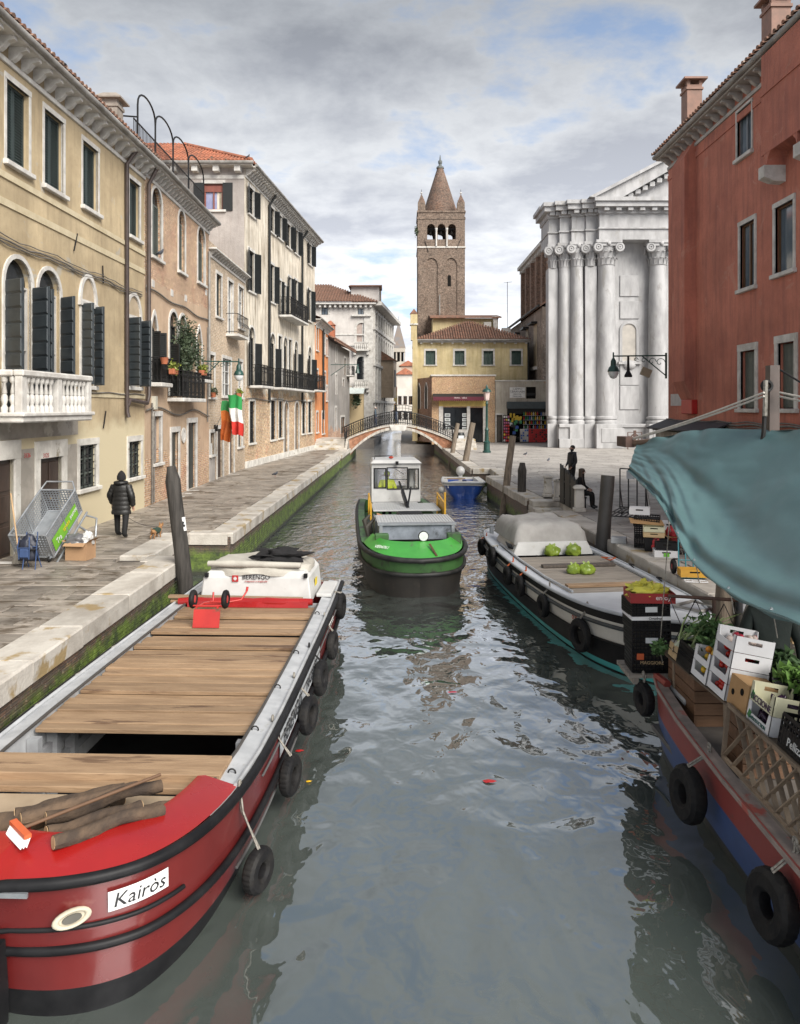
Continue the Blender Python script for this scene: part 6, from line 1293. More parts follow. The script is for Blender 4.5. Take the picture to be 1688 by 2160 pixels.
for y0, y1, z in ((2.2,3.6,1.46),(5.0,6.6,1.40)):
    p = MB().box(-.9,1.1,y0,y1,z-.04,z).build('hatch_cover', DIA, GB, bevel=.008); b = MB()
    for k in range(26): x = -.86+k*.076; b.box(x,x+.03,y0+.04,y1-.04,z,z+.012)
    b.build('ribs', DIA, p)
b = MB(); b.box(-.85,1.05,3.6,5.0,.62,.68); b.build('hold_floor', BLACK, GB)
for s, x in ((-1,-.88),(1,1.06)): MB().box(x-.02,x+.02,3.6,5.0,.6,1.3).build('hold_side', STEEL, GB)
for x in (-.82,.98): MB().box(x-.17,x+.17,1.5,1.75,1.0,1.28).build('bitt', GRND, GB, bevel=.02)
MB().box(-1.0,1.1,1.55,1.68,.95,1.06).build('breakwater', GRN, GB)
lp = MB().lathe([(.12,-.03),(.13,0),(.12,.05),(.05,.12)],14,(.16,1.05,1.30),axis='y').build('headlamp', BLACK, GB); MB().lathe([(.11,-.035),(.11,-.03)],14,(.16,1.05,1.30),axis='y').build('lens', LAMPGL, lp); MB().tube([(.16,1.1,.98),(.16,1.1,1.2)],.02,6).build('lamp_post', IRON, GB)
# crane arm with black grab
cr = MB(); cr.bar((.10,6.9,1.75),(.18,5.3,1.28),.09,.12); cr.bar((.0,6.9,2.05),(.12,5.6,1.55),.05,.05); cr.bar((.35,6.6,1.9),(.14,5.4,1.4),.05,.05); cr.build('crane_arm', IRON, GB); MB().box(-.25,.50,4.0,4.7,1.05,1.42).build('grab', BLACK, GB, bevel=.05); MB().bar((-.8,4.5,1.32),(1.0,4.5,1.32),.06,.05).build('cross_beam', STEEL, GB); MB().cb((-.65,4.35,1.28),(.36,.25,.02),(R(35),R(20),R(30))).build('plywood_piece', mat('raw_plywood', (.45,.22,.12)), GB)
YEL = mat('yellow_rail_paint', (.65,.36,.02), (.55,.30,.02), rough=.45)
for x, n_ in ((-.98,2),(1.16,9)):
    b = MB(); b.bar((x,4.6,.95),(x,4.6,1.95 if n_ > 2 else 1.65),.05,.05); b.bar((x,6.4,.95),(x,6.4,1.75),.05,.05); b.bar((x,4.6,1.62),(x,6.4,1.72),.04,.04)
    for k in range(n_): z = 1.0+.62*k/max(1,n_-1); b.bar((x,4.62,z),(x,5.3,z),.03,.03)
    if n_ > 2: b.box(x-.01,x+.01,4.62,6.3,1.0,1.6)
    b.build('guard_rail', YEL, GB)
for k, x in enumerate((-1.1,-1.0,-1.12)): MB().tube([(x,3.0+k*.6,.95),(x-.05,3.1+k*.6,1.2),(x+.1,3.2+k*.6,1.35)],[.05,.08,.03],8).build('rope_bundle', mat('dark_netting', (.05,.045,.035)), GB)
# wheelhouse
wy, wx0, wx1, wz0, wz1 = 7.3, -.86, .72, 1.35, 2.60; WHS = MB()
tmp = thing('t','x','x'); fo = [(wx0+.10,wx0+.44,1.83,2.42,0),(wx0+.52,wx1-.44,1.79,2.44,0),(wx1-.36,wx1-.08,1.79,2.40,0)]
q = shell(tmp, wx0, wx1, wz1, fo, WHITE, rev=.05, z0=wz0, back=False); q.parent = GB; q.location = (0,wy,0); q.name = 'wheelhouse_front'
q2 = shell(tmp, wx0+.05, wx1-.05, wz1, [(wx0+.25,wx1-.25,1.75,2.45,0)], WHITE, rev=.05, z0=wz0, back=False); q2.parent = GB; q2.location = (0,wy+1.3,0); q2.name = 'wheelhouse_back'
for x in (wx0, wx1):
    q3 = shell(tmp, 0, 1.3, wz1, [(.2,1.05,1.75,2.42,0)], WHITE, rev=.03, z0=wz0, back=False); q3.parent = GB; q3.location = (x,wy+1.3 if x < 0 else wy,0); q3.rotation_euler = (0,0,-pi/2 if x < 0 else pi/2); q3.name = 'wheelhouse_side'
bpy.data.objects.remove(tmp)
for o in fo:
    b = MB(); t = .035; b.box(o[0]-t,o[0],-.02,.02,o[2]-t,o[3]+t); b.box(o[1],o[1]+t,-.02,.02,o[2]-t,o[3]+t); b.box(o[0],o[1],-.02,.02,o[2]-t,o[2]); b.box(o[0],o[1],-.02,.02,o[3],o[3]+t); b.build('window_gasket', BLACK, GB, (0,wy,0))
GLT = bpy.data.materials.new('clear_pane'); GLT.use_nodes = True; nt_ = GLT.node_tree; bs_ = nt_.nodes['Principled BSDF']; tr = nt_.nodes.new('ShaderNodeBsdfTransparent'); gl = nt_.nodes.new('ShaderNodeBsdfGlossy'); gl.inputs['Roughness'].default_value = .02; mx = nt_.nodes.new('ShaderNodeMixShader'); mx.inputs[0].default_value = .10; nt_.links.new(tr.outputs[0], mx.inputs[1]); nt_.links.new(gl.outputs[0], mx.inputs[2]); nt_.links.new(mx.outputs[0], nt_.nodes['Material Output'].inputs[0])
for o in fo: MB().quad((o[0],.03,o[2]),(o[1],.03,o[2]),(o[1],.03,o[3]),(o[0],.03,o[3])).build('pane', GLT, GB, (0,wy,0))
MB().bar((fo[1][0],-.03,2.1),(fo[1][1],-.03,2.08),.02,.02).build('wiper_bar', BLACK, GB, (0,wy,0)); MB().bar((fo[1][0]+.25,-.03,2.42),(fo[1][1]-.1,-.03,2.25),.015,.015).build('wiper', BLACK, GB, (0,wy,0))
b = MB(); b.add([(wx0-.05,wy-.10,wz1),(wx1+.05,wy-.10,wz1),(wx1+.02,wy+1.4,wz1),(wx0-.02,wy+1.4,wz1),(wx0+.05,wy+.02,wz1+.11),(wx1-.08,wy+.02,wz1+.11),(wx1-.08,wy+1.3,wz1+.12),(wx0+.05,wy+1.3,wz1+.12)],[(0,1,5,4),(1,2,6,5),(2,3,7,6),(3,0,4,7),(4,5,6,7),(3,2,1,0)]); b.build('wheelhouse_roof', WHITE, GB, bevel=.02)
MB().cb((-.05,wy-.14,wz1+.02),(.09,.1,.11)).build('camera_box', BLACK, GB); MB().tube([(wx0+.1,wy+.3,wz1+.12),(wx0+.12,wy+.35,wz1+.22),(wx0+.7,wy+.4,wz1+.22)],.015,6).build('roof_bar', IRON, GB); MB().ball((-.2,wy+.5,wz1+.16),(.08,.05,.04)).build('beacon', mat('beacon_red', (.5,.06,.03)), GB)
MB().box(wx0,wx1,wy-.02,wy,1.35,1.36).build('kick_strip', GREY_SH, GB); MB().add([(wx0,wy-.01,wz0),(wx1-.1,wy-.01,wz0),(wx1-.15,wy-.7,1.40),(wx0+.05,wy-.7,1.40)],[(3,2,1,0)]).build('apron', DIA, GB)
# ---------------- white cargo boat -----------------------------------------------------------------------
WY_ = .126; WL = (4.45, 11.5, 0); WB_ = thing('cargo_boat', 'white and black cargo boat with grey covered cabin moored on the right', 'boat', WL, WY_)
def WWp(x, y, z): return Matrix.Translation(WL)@Euler((0,0,WY_)).to_matrix().to_4x4()@Vector((x,y,z))
stW = [(0,.0,1.12),(.12,.18,1.10),(.45,.46,1.06),(1.0,.76,1.0),(1.8,1.02,.95),(2.8,1.17,.91),(4.2,1.25,.88),(6.0,1.26,.87),(8.0,1.20,.88),(9.2,1.08,.90),(9.9,.92,.93),(10.2,.72,.94)]
TURQ = mat('turquoise_antifoul', (.06,.36,.34), (.05,.28,.27), rough=.5); CREAM = mat('cream_hull', (.56,.54,.48), (.48,.46,.41), s=1.5, rough=.4, c3=(.3,.28,.24), s3=2, t3=.65)
hull(WB_, stW, [(1.0,1.0,0), (1.0,.86,0), (.995,.80,1), (.97,.50,1), (.93,.12,0), (.91,.02,2), (.6,-.35,0)], [BLACK, CREAM, TURQ], rake=.5)
rub(WB_, stW, 1.0, .78, .035, GREY_SH, .5); rub(WB_, stW, .98, .50, .02, BLACK, .5)
MBR = mat('boat_grey_rail', (.40,.42,.44), (.33,.35,.37), rough=.45); DKW = mat('pale_boat_deck', (.52,.54,.57), (.46,.48,.51), rough=.45)
rub(WB_, stW, 1.0, 1.02, .03, MBR, .5, off=0)
for s in (-1,1):
    I0 = 3; MB().grid([[(s*a_,y_,z_+.02) for y_,a_,z_ in stW[I0:]],[(s*(a_-.22),y_,z_+.02) for y_,a_,z_ in stW[I0:]],[(s*(a_-.22),y_,.3) for y_,a_,z_ in stW[I0:]]], flip=s > 0).build('side_deck', DKW, WB_)
    MB().tube([(s*(a_-.23),y_,z_+.06) for y_,a_,z_ in stW[5:9]],.025,6).build('coaming', MBR, WB_)
b = MB(); L_ = [(-a_*.97,y_,z_+.025) for y_,a_,z_ in stW[:6]]; R2 = [(a_*.97,y_,z_+.025) for y_,a_,z_ in stW[:6]]; b.grid([L_,R2], flip=True); b.build('foredeck', DKW, WB_)
b = MB(); b.grid([[(-a_*.97,y_,z_+.0) for y_,a_,z_ in stW[8:]],[(a_*.97,y_,z_+.0) for y_,a_,z_ in stW[8:]]], flip=True); b.build('aft_deck', DKW, WB_)
MB().box(-1.0,1.0,2.8,6.6,.3,.4).build('hold_floor', BLACK, WB_)
y = 2.85
while y < 6.3:
    w_ = random.choice((.15,.18,.2)); e = random.uniform(-.02,.02); hb_ = curve(stW, y)[0]-.24; MB().box(-hb_+e,hb_+e,y+.004,y+w_-.004,.86,.90+random.uniform(-.004,.006)).build('deck_plank', GPLANK, WB_, bevel=.004); y += w_
for ya, l0, l1, mt in ((5.15,-.75,.9,OLDDOOR),(3.3,-.85,.98,PLANK)):
    o = MB().box(l0,l1,0,.17,0,.055).build('loose_board', mt, None, WWp(0,ya,.908), (0,0,WY_), bevel=.005); tag(o, 'dark loose board across the white boat deck' if ya > 5 else 'pale brown loose board nearer the bow of the white boat', 'board')
MB().lathe([(.09,0),(.09,.02),(.05,.04),(.05,.14),(.09,.16),(.09,.19)],12,(.05,1.55,1.0)).build('bollard', STEEL, WB_, smooth=40)
cy0, cy1 = 6.7, 8.5; cb = MB(); lo_ = [(-1.0,cy0,.88),(1.0,cy0,.88),(.85,cy1+.4,.9),(-.85,cy1+.4,.9)]; hi_ = [(-.86,cy0+.06,1.18),(.86,cy0+.06,1.18),(.72,cy1+.3,1.18),(-.72,cy1+.3,1.18)]
cb.add(lo_+hi_,[(i,(i+1)%4,(i+1)%4+4,i+4) for i in range(4)]+[(4,5,6,7)]); cb.build('cabin', WHITE, WB_, bevel=.02)
MB().cb((-.955,7.15,1.03),(.02,.45,.16),(0,-.42,.05)).build('cabin_window', BLACK, WB_)
def canopy(root, cx, x0, x1, y0, y1, z0, z1, mt, name='canvas_cover', n=26, m=22, dent=.05, round_=.35):
    rows = []
    for j in range(m+1):
        v = j/m; rr_ = []
        for i in range(n+1):
            u = i/n; ex = 1-max(0,(abs(u-.5)*2-(1-round_))/round_)**2.2; ey = 1-max(0,(abs(v-.5)*2-(1-round_*.8))/(round_*.8))**2.2; hgt = min(ex,ey); hgt = max(0,hgt)**.6
            q = mnoise.noise(Vector((u*5,v*4,x0)))*dent+abs(mnoise.noise(Vector((u*9+3,v*7,1))))*dent*.6-dent*.5*(abs(sin(u*pi*2.0)))
            x_ = lerp(x0,x1,u); rr_.append((cx+x_*(1-.06*(1-hgt)*0), lerp(y0,y1,v), z0+(z1-z0)*hgt+q*hgt))
        rows.append(rr_)
    return MB().grid(rows).build(name, mt, root, smooth=60)
canopy(WB_, 0, -.92,.92, cy0+.12, cy1+.45, 1.12, 1.62, CANVAS, round_=.42, dent=.07)
for i, (x, y, z) in enumerate(((-.05,.0,0),)): pass
def plastic_bag(label, loc, s=.2, seed=0):
    t_ = thing('carrier_bag', label, 'bag', loc); q = crumple('x', (0,0,0), (s*.92,s*.7,s*.78), LIME, name='bag', amp=.26, seed=seed*3.3, freq=1.9); q.parent = t_
    for k in ('label', 'category'): del q[k]
    for sx in (-1,1): MB().grid([[(sx*s*.02,.0,s*1.0),(sx*s*.34,0,s*1.0)],[(sx*s*.10,.03,s*1.25),(sx*s*.36,.02,s*1.22)],[(sx*s*.26,.05,s*1.40),(sx*s*.45,.03,s*1.24)]]).build('handle', LIME, t_)
    return t_
plastic_bag('lime green carrier bag leaning on the white boat cabin, left one', WWp(-.08,6.55,.905), .20, 1); plastic_bag('lime green carrier bag leaning on the white boat cabin, right one', WWp(.42,6.52,.905), .21, 2)
plastic_bag('left of the two lime bags in the middle of the white boat deck', WWp(-.28,4.55,.91), .17, 3); plastic_bag('right of the two lime bags in the middle of the white boat deck', WWp(-.02,4.5,.91), .185, 4)
fe = [(1.9,.43,'nearest the bow of the white boat',.32), (3.45,.55,'second from the bow of the white boat',.25), (4.9,.60,'third from the bow of the white boat',.25), (5.9,.60,'fourth from the bow, on orange cord, of the white boat',.24), (7.5,.72,'fifth from the bow of the white boat',.27), (9.3,.62,'at the stern of the white boat',.25)]
OR_ = mat('orange_cord', (.45,.10,.03), rough=.9)
for i, (y, z, lb, ro) in enumerate(fe): tyre_obj('black tyre fender '+lb, WWp(-curve(stW,y)[0]-.09,y,z), ro*.92, .075, (0,0,WY_+(.2,.05,0,0,0,.1)[i]), WWp(-curve(stW,y)[0]+.05,y+.02,.97), 'tyre fenders along the white boat', rmt=OR_ if i in (2,3,5) else None)
text('6V.23868', .17, mat('red_letter', (.35,.05,.03)), WB_, (-1.045,2.05,.66), (pi/2-.05,0,R(-72)), sx=.85)
MB().tube([(.95,5.6,.95),(.8,5.7,1.0),(1.0,5.9,.95),(1.15,5.75,.97)],.015,5,closed=True).build('orange_lashing', OR_, WB_)
MB().tube([(1.0,1.2,1.02),(.5,.8,1.08),(.3,1.3,1.05),(.8,1.6,1.04)],.03,6,closed=True).build('coiled_hose', GUTTER, WB_)
for y in (3.6,4.9): MB().tube([(1.16,y-.1,.94),(1.1,y,1.0),(1.24,y+.08,.96)],.016,5).build('lashing', IRON, WB_)
MB().cb((-.35,8.9,1.0),(.2,.3,.12),(0,0,.5)).build('fuel_can', WHITE, WB_); MB().lathe([(.06,0),(.06,.2),(.08,.22)],8,(-.8,9.6,.93)).build('stern_bitt', STEEL, WB_)
# ---------------- small blue boat ---------------------------------------------------------------------------
BL = (2.95,36.0,0); SB = thing('motor_boat', 'small blue and white open motorboat tied by the campo', 'boat', BL, -.03)
stB = [(0,.0,.86),(.05,.42,.85),(.2,.72,.83),(.5,.92,.80),(1.1,1.03,.76),(2.2,1.06,.72),(3.6,1.02,.70),(4.6,.95,.70)]
BLUE = mat('royal_blue_hull', (.025,.085,.36), (.02,.06,.27), s=1.5, rough=.35, coat=.3)
hull(SB, stB, [(1.0,1.0,0), (.99,.80,0), (.93,.72,1), (.78,.30,1), (.55,-.02,1), (.2,-.3,1)], [WHITE, BLUE], rake=.55)
b = MB(); L_ = [(-a_,y_,z_+.01) for y_,a_,z_ in stB]; I_ = [(-max(0,a_-.28),max(y_,1.0),z_-.0) for y_,a_,z_ in stB]; b.grid([L_,I_]); b.grid([[(-x,y_,z_) for x,y_,z_ in L_],[(-x,y_,z_) for x,y_,z_ in I_]], flip=True); b.grid([I_,[(x,y_,.3) for x,y_,z_ in I_]]); b.grid([[(-x,y_,z_) for x,y_,z_ in I_],[(-x,y_,.3) for x,y_,z_ in I_]], flip=True); b.quad((-.78,1.0,.3),(.78,1.0,.3),(.72,4.6,.3),(-.72,4.6,.3)); b.quad((-.75,1.0,.3),(.75,1.0,.3),(.75,1.0,.76),(-.75,1.0,.76)); b.build('deck', WHITE, SB, recalc=True)
rub(SB, stB, 1.0, .97, .04, MBR, .55, off=0); MB().box(-.72,.72,2.6,2.9,.5,.56).build('thwart', WHITE, SB); MB().box(-.9,.2,3.6,3.66,.66,.72).build('oar', PLANK, SB)
om = MB(); om.ball((.0,4.75,1.0),(.24,.30,.26),14,9); om.box(-.1,.1,4.6,4.8,.2,.8); om.build('outboard_motor', WHITE, SB, smooth=60); MB().box(-.1,.1,.5,.7,.83,.89).build('mooring_cleat', BLACK, SB); MB().cb((-.72,.42,.62),(.02,.28,.14),(0,0,-.7)).build('number_plate', MATS['plate_white'], SB)
for lb, s, y in (('grey ball fender left of the blue boat bow', -1, .7), ('grey ball fender right of the blue boat bow', 1, .7)):
    p = Vector((BL[0]+s*(curve(stB,y)[0]+.12), BL[1]+y, .42)); t_ = thing('ball_fender', lb, 'fender', p); MB().ball((0,0,0),.16,12,8).build('ball', mat('grey_vinyl', (.42,.42,.40), rough=.4), t_, smooth=70); MB().tube([(0,0,.15),(-s*.12,0,.4)],.012,5).build('rope', ROPE, t_)
# ---------------- vegetable barge -----------------------------------------------------------------------------
VL = (4.18, 9.75, 0); VB = thing('market_barge', 'red and blue vegetable barge moored at the right quay under a green awning', 'boat', VL)
stV = [(0,.80,.95),(.0,.92,.93),(-.4,1.0,.90),(-1.2,1.06,.86),(-2.5,1.09,.82),(-4.5,1.10,.80),(-7,1.10,.80),(-9.5,1.05,.82)]
VBL = mat('scuffed_blue_hull', (.035,.07,.19), (.028,.055,.145), s=1.4, rough=.5, c3=(.10,.13,.18), s3=5, t3=.66); VRD = mat('faded_red_strake', (.24,.04,.032), (.19,.032,.026), s=1.5, rough=.5, c3=(.13,.05,.04), s3=4, t3=.65); SLIME = mat('waterline_slime', (.045,.042,.03), (.03,.03,.022), s=3, rough=.6)
hull(VB, stV[1:], [(1.0,1.0,0), (1.0,.93,0), (.985,.60,0), (.95,.16,1), (.92,.0,2), (.7,-.35,2)], [VRD, VBL, SLIME], smooth=25)
b = MB(); hb_, zg_ = .92, .93
P = [(hb_*k,zg_*z if z > 0 else z) for k, z in ((1,1),(.985,.6),(.95,.16),(.92,0),(.7,-.35))]
for j, mi in enumerate((0,1,2,2)): b.quad((-P[j][0],0,P[j][1]),(P[j][0],0,P[j][1]),(P[j+1][0],0,P[j+1][1]),(-P[j+1][0],0,P[j+1][1]), mi=mi)
b.build('end_plate', [VRD, VBL, SLIME], VB)
for s in (-1,1):
    MB().grid([[(s*(a_+.05),y_,z_+.0) for y_,a_,z_ in stV[1:]],[(s*(a_+.05),y_,z_+.05) for y_,a_,z_ in stV[1:]],[(s*(a_-.10),y_,z_+.05) for y_,a_,z_ in stV[1:]],[(s*(a_-.10),y_,.3) for y_,a_,z_ in stV[1:]]]).build('gunwale', mat('worn_gunwale', (.30,.24,.21), (.20,.17,.15), s=4, c3=(.34,.08,.06), s3=3, t3=.58), VB)
    MB().tube([(s*(a_+.035),y_,z_+.053) for y_,a_,z_ in stV[1:]],.008,5).build('pinstripe', VRD, VB)
MB().box(-1.0,1.0,-9.4,-.05,.30,.36).build('floor', mat('dirty_floor', (.16,.15,.14), (.10,.095,.09)), VB); MB().box(-.95,1.0,-9.4,-.9,.70,.74).build('raised_deck', mat('stand_deck', (.12,.11,.10)), VB) if False else None
MB().box(-.85,.85,-.75,.02,.86,.93).build('end_deck', mat('light_end_deck', (.45,.45,.44), (.36,.36,.35)), VB, bevel=.02)
MB().tube([(-.95+.02*i,-.1-.14*i,.98) for i in range(3)],.05,6).build('bow_pad', VRD, VB)
def coil(label, loc, r, n, mt, cat='rope'):
    t_ = thing('coiled_rope', label, cat, loc); pts = [(r*(1-.05*(i//12))*cos(i*pi/6), r*(1-.05*(i//12))*sin(i*pi/6), .012*(i/6)) for i in range(12*n)]; MB().tube(pts,.014,6).build('coil', mt, t_, smooth=60); return t_
coil('grey rope coiled on the end of the vegetable barge', (3.52,9.55,.95), .16, 5, ROPE)
VT = [('small dark tyre fender at the far end of the vegetable barge', (3.13,9.85,.62), .22,.075,(0,0,.15)), ('large worn car tyre hanging amid the vegetable barge side', (2.90,7.72,.47), .285,.10,(0,.08,.12)), ('large tyre fender at the right picture edge on the vegetable barge', (2.93,6.02,.45), .275,.095,(0,.12,.15))]
for lb, p, ro, r, rt_ in VT: tyre_obj(lb, p, ro, r, rt_, (3.14,p[1]+.05,.93))
# =================== MOORING POLES, STREET FURNITURE =======================================================
def mpole(label, base, top, r, mt, taper=.85, point=True, sides=14):
    base, top = Vector(base), Vector(top); t_ = thing('mooring_pole', label, 'pole', base); d = top-base; L = d.length; pts, rs = [], []
    for i in range(15):
        u = i/14; pts.append(d*u+Vector((.03*mnoise.noise(Vector((u*2,base.x,0))),.03*mnoise.noise(Vector((u*2,base.y,3))),0))); q = 1-(1-taper)*u
        if not point: q *= 1+.05*mnoise.noise(Vector((u*6,base.x,7)))
        rs.append(r*q*(.80+.2*min(1,u*3) if False else 1))
    if point:
        dn = d.normalized(); k = rs[-1]; pts += [d+dn*(r*1.2), d+dn*(r*1.75)]; rs[-1] = k*1.06; rs += [k*.72, k*.62]
    MB().tube(pts, rs, sides).build('post', mt, t_, smooth=60)
    return t_
LP_ = mpole('thick dark mooring pole leaning beside the red barge on the left', (-4.42,16.1,-1.2), (-4.85,16.0,2.86), .175, POLE)
MB().cb((0,0,0),(.16,.012,.29)).build('paper_notice', mat('paper_white', (.7,.7,.69)), LP_)
nz_o = [c for c in LP_.children if c.name.startswith('paper')][0]; nz_o.location = (-.22,-.165,3.15); nz_o.rotation_euler = (-.02,-.10,.45)
b = MB(); b.ball((.0,-.008,.03),(.05,.004,.035),8,6); b.cb((.03,-.008,-.03),(.06,.004,.05),(0,.5,0)); b.build('printed_mark', INK, LP_, nz_o.location, nz_o.rotation_euler)
mpole('pale leaning mooring pole nearest the bridge on the right', (3.20,55.0,-1), px_d(966,893,55.6), .19, POLEL, .8, False)
mpole('pale split-topped leaning mooring pole, second from the bridge', (3.42,46.5,-1), px_d(998,892,47.0), .22, POLEL, .8, False)
mpole('tall slender brown mooring pole by the water steps', (4.05,31.6,-1), px_d(1082,920,32.4), .165, POLEL, .85, False)
mpole('stubby grey pointed mooring pole beside the water steps', (4.62,29.6,-1), (4.66,29.6,1.95), .175, POLE, .95)
mpole('slanting grey mooring pole behind the white boat', (4.82,18.9,-1), px_d(1283,1003,19.1), .175, mat('grey_metal_pole', (.055,.052,.049), (.036,.034,.032), s=2, rough=.55), .98, False)
mpole('rough round mooring post between white boat and market barge', (5.12,12.2,-1), (5.30,12.4,2.45), .17, POLEL, .85, False)
# street lamp on the campo
p = px_z(1027,955,ZP); SL = thing('street_lamp', 'green cast iron street lamp post on the campo', 'street lamp', p)
MB().lathe([(.30,0),(.30,.12),(.24,.16),(.22,.7),(.26,.74),(.26,.8),(.15,.86),(.13,1.6),(.17,1.66),(.13,1.72),(.09,1.9),(.08,3.55),(.12,3.6),(.08,3.68),(.08,3.8)],14).build('post', GIRON, SL, smooth=40)
MB().lathe([(.10,3.8),(.17,3.88),(.24,4.45),(.26,4.48)],6).build('glass', mat('rosy_lamp_glass', (.6,.48,.44), (.5,.4,.37), rough=.2), SL); MB().lathe([(.34,4.46),(.32,4.55),(.2,4.68),(.10,4.72),(.10,4.8),(.02,5.0)],12).build('lamp_cap', GIRON, SL, smooth=40)
# stone posts with iron gate by the steps
for lb, x, y0, y1 in (('leftmost white stone post by the water steps', 1156,1048,1001), ('second white stone post, joined to the iron gate', 1178,1056,1008), ('nearest white stone post, right end of the iron gate', 1222,1079,1023)):
    p = px_z(x, y0, ZP); h_ = (y0-y1)*p.y/F; t_ = thing('stone_post', lb, 'post', p, -.1, 'stone posts at the water steps'); MB().box(-.19,.19,-.19,.19,0,.12).build('foot', STONE, t_, bevel=.02); MB().lathe([(.21,.12),(.19,h_*.85)],4,a0=pi/4).build('shaft', STONE, t_, bevel=.02); MB().lathe([(.25,h_*.85),(.26,h_*.9),(.22,h_*.95),(.12,h_)],4,a0=pi/4).build('cap', STONE, t_, bevel=.01)
pa, pb = px_z(1180,1058,ZP), px_z(1220,1080,ZP); GT = thing('iron_gate', 'dark iron gate panels between the white stone posts', 'gate', pa); d = pb-pa; b = MB()
GM = mat('gate_dark', (.014,.016,.016), rough=.5)
for k, (u0, u1, h_) in enumerate(((.08,.30,1.35),(.36,.62,1.25),(.66,.92,1.1))):
    P0, P1 = d*u0, d*u1; n_ = d.normalized().cross(Vector((0,0,1)))*.03; prof = [(0,0),(1,0),(1,h_*.92),(.75,h_*.84),(.5,h_*.98),(.25,h_*.84),(0,h_)]; lo = [P0.lerp(P1,u)+Vector((0,0,z))-n_ for u, z in prof]; hi = [q+2*n_ for q in lo]; n = len(prof)
    MB().add(lo+hi, [tuple(range(n)), tuple(range(2*n-1,n-1,-1))]+[(i,i+n,(i+1)%n+n,(i+1)%n) for i in range(n)]).build('panel', GM, GT)
MB().bar(d*.0+Vector((0,0,.78)), d+Vector((0,0,.78)), .05,.06).build('rail', GM, GT); MB().bar(d*.0+Vector((0,0,.2)), d+Vector((0,0,.2)), .04,.05).build('rail', GM, GT)
# =================== PEOPLE, DOG, PIGEONS ====================================================================
SKIN = mat('skin', (.42,.24,.17), (.36,.20,.14), s=8, rough=.55); HAIRB = mat('dark_hair', (.015,.012,.01), rough=.6)
def seg_d(p, a, b):
    d = b-a; t = max(0, min(1, (p-a).dot(d)/max(d.length_squared, 1e-9))); return (p-a-d*t).length
def person(label, loc, rz, J, E, mats, name='person'):
    # one continuous skinned body; each bone names the material it wears
    t_ = thing(name, label, 'person', loc, rz); names = list(J); idx = {n: i for i, n in enumerate(names)}
    me = bpy.data.meshes.new('body'); me.from_pydata([J[n][:3] for n in names], [(idx[a], idx[b_]) for a, b_, m in E], []); o = bpy.data.objects.new('body', me); COL.objects.link(o)
    sk = o.modifiers.new('skin', 'SKIN'); sk.use_smooth_shade = True
    for i, n in enumerate(names):
        r = J[n][3]; me.skin_vertices[0].data[i].radius = r if isinstance(r, tuple) else (r, r); me.skin_vertices[0].data[i].use_root = (n == 'pelvis')
    sb_ = o.modifiers.new('sub', 'SUBSURF'); sb_.levels = 2; sb_.render_levels = 2
    dg = bpy.context.evaluated_depsgraph_get(); me2 = bpy.data.meshes.new_from_object(o.evaluated_get(dg)); bpy.data.objects.remove(o)
    me2.materials.clear(); ml = list(mats.values()); mi = {k: i for i, k in enumerate(mats)}
    for m in ml: me2.materials.append(m)
    S = [(Vector(J[a][:3]), Vector(J[b_][:3]), mi[m], max(J[a][3] if not isinstance(J[a][3],tuple) else max(J[a][3]), .02)) for a, b_, m in E]
    for f in me2.polygons: f.material_index = min(S, key=lambda s: seg_d(f.center, s[0], s[1])/s[3])[2]; f.use_smooth = True
    ob = bpy.data.objects.new('body', me2); COL.objects.link(ob); ob.parent = t_
    return t_
def hand(root, p, d, side, mt=SKIN, curl=.4, s=1.0):
    # palm and five bent fingers; d points from wrist to fingertips
    p, d = Vector(p), Vector(d).normalized(); w = d.cross(Vector((0,1,0))); w = w.normalized() if w.length > .1 else Vector((1,0,0)); n = w.cross(d); b = MB()
    b.tube([p, p+d*.04*s, p+d*.085*s], [.022*s,.036*s,.034*s], 8, sq=.5)
    for k, (o, l) in enumerate(((-.027,.062),(-.009,.074),(.009,.07),(.027,.055))):
        q = p+d*.08*s+w*o*s; m = q+d*l*.55*s+n*curl*.02*s; b.tube([q, m, m+(d*(1-curl)+n*curl).normalized()*l*.5*s], [.0088*s,.008*s,.006*s], 6)
    q = p+d*.03*s+w*side*.034*s; b.tube([q, q+(d*.6+w*side*.7).normalized()*.035*s, q+(d*.95+w*side*.5).normalized()*.065*s], [.011*s,.0095*s,.007*s], 6)
    return b.build('hand', mt, root, smooth=60)
def stand(h=1.7, stride=.12, arms=None, lean=0.0, bulk=1.0):
    k = h/1.7; sh = .19*k
    J = {'pelvis': (0,0,.93*k,(.155*bulk*k,.12*bulk*k)), 'waist': (0,lean*.3,1.08*k,(.145*bulk*k,.11*bulk*k)), 'chest': (0,lean*.7,1.28*k,(.17*bulk*k,.125*bulk*k)), 'neckb': (0,lean,1.42*k,.065*k), 'neck': (0,lean*1.1,1.49*k,.052*k), 'head': (0,lean*1.2-.01,1.59*k,.095*k), 'crown': (0,lean*1.2-.005,1.655*k,.075*k)}
    for s, nm in ((-1,'L'),(1,'R')):
        sy = stride*s; J['hip'+nm] = (s*.09*k,0,.90*k,.105*k*bulk); J['knee'+nm] = (s*.095*k,-sy*.35-.01,.49*k,.068*k); J['ankle'+nm] = (s*.10*k,sy*-.6+.02,.09*k,.045*k); J['toe'+nm] = (s*.115*k,sy*-.6-.14,.045*k,.038*k)
        a = (arms or {}).get(nm); el, wr = a if a else ((s*.27*k,.02,1.10*k),(s*.26*k,-.06,.86*k))
        J['sh'+nm] = (s*sh,lean*.85,1.38*k,.068*k*bulk); J['el'+nm] = (*el,.050*k*bulk); J['wr'+nm] = (*wr,.036*k)
    return J
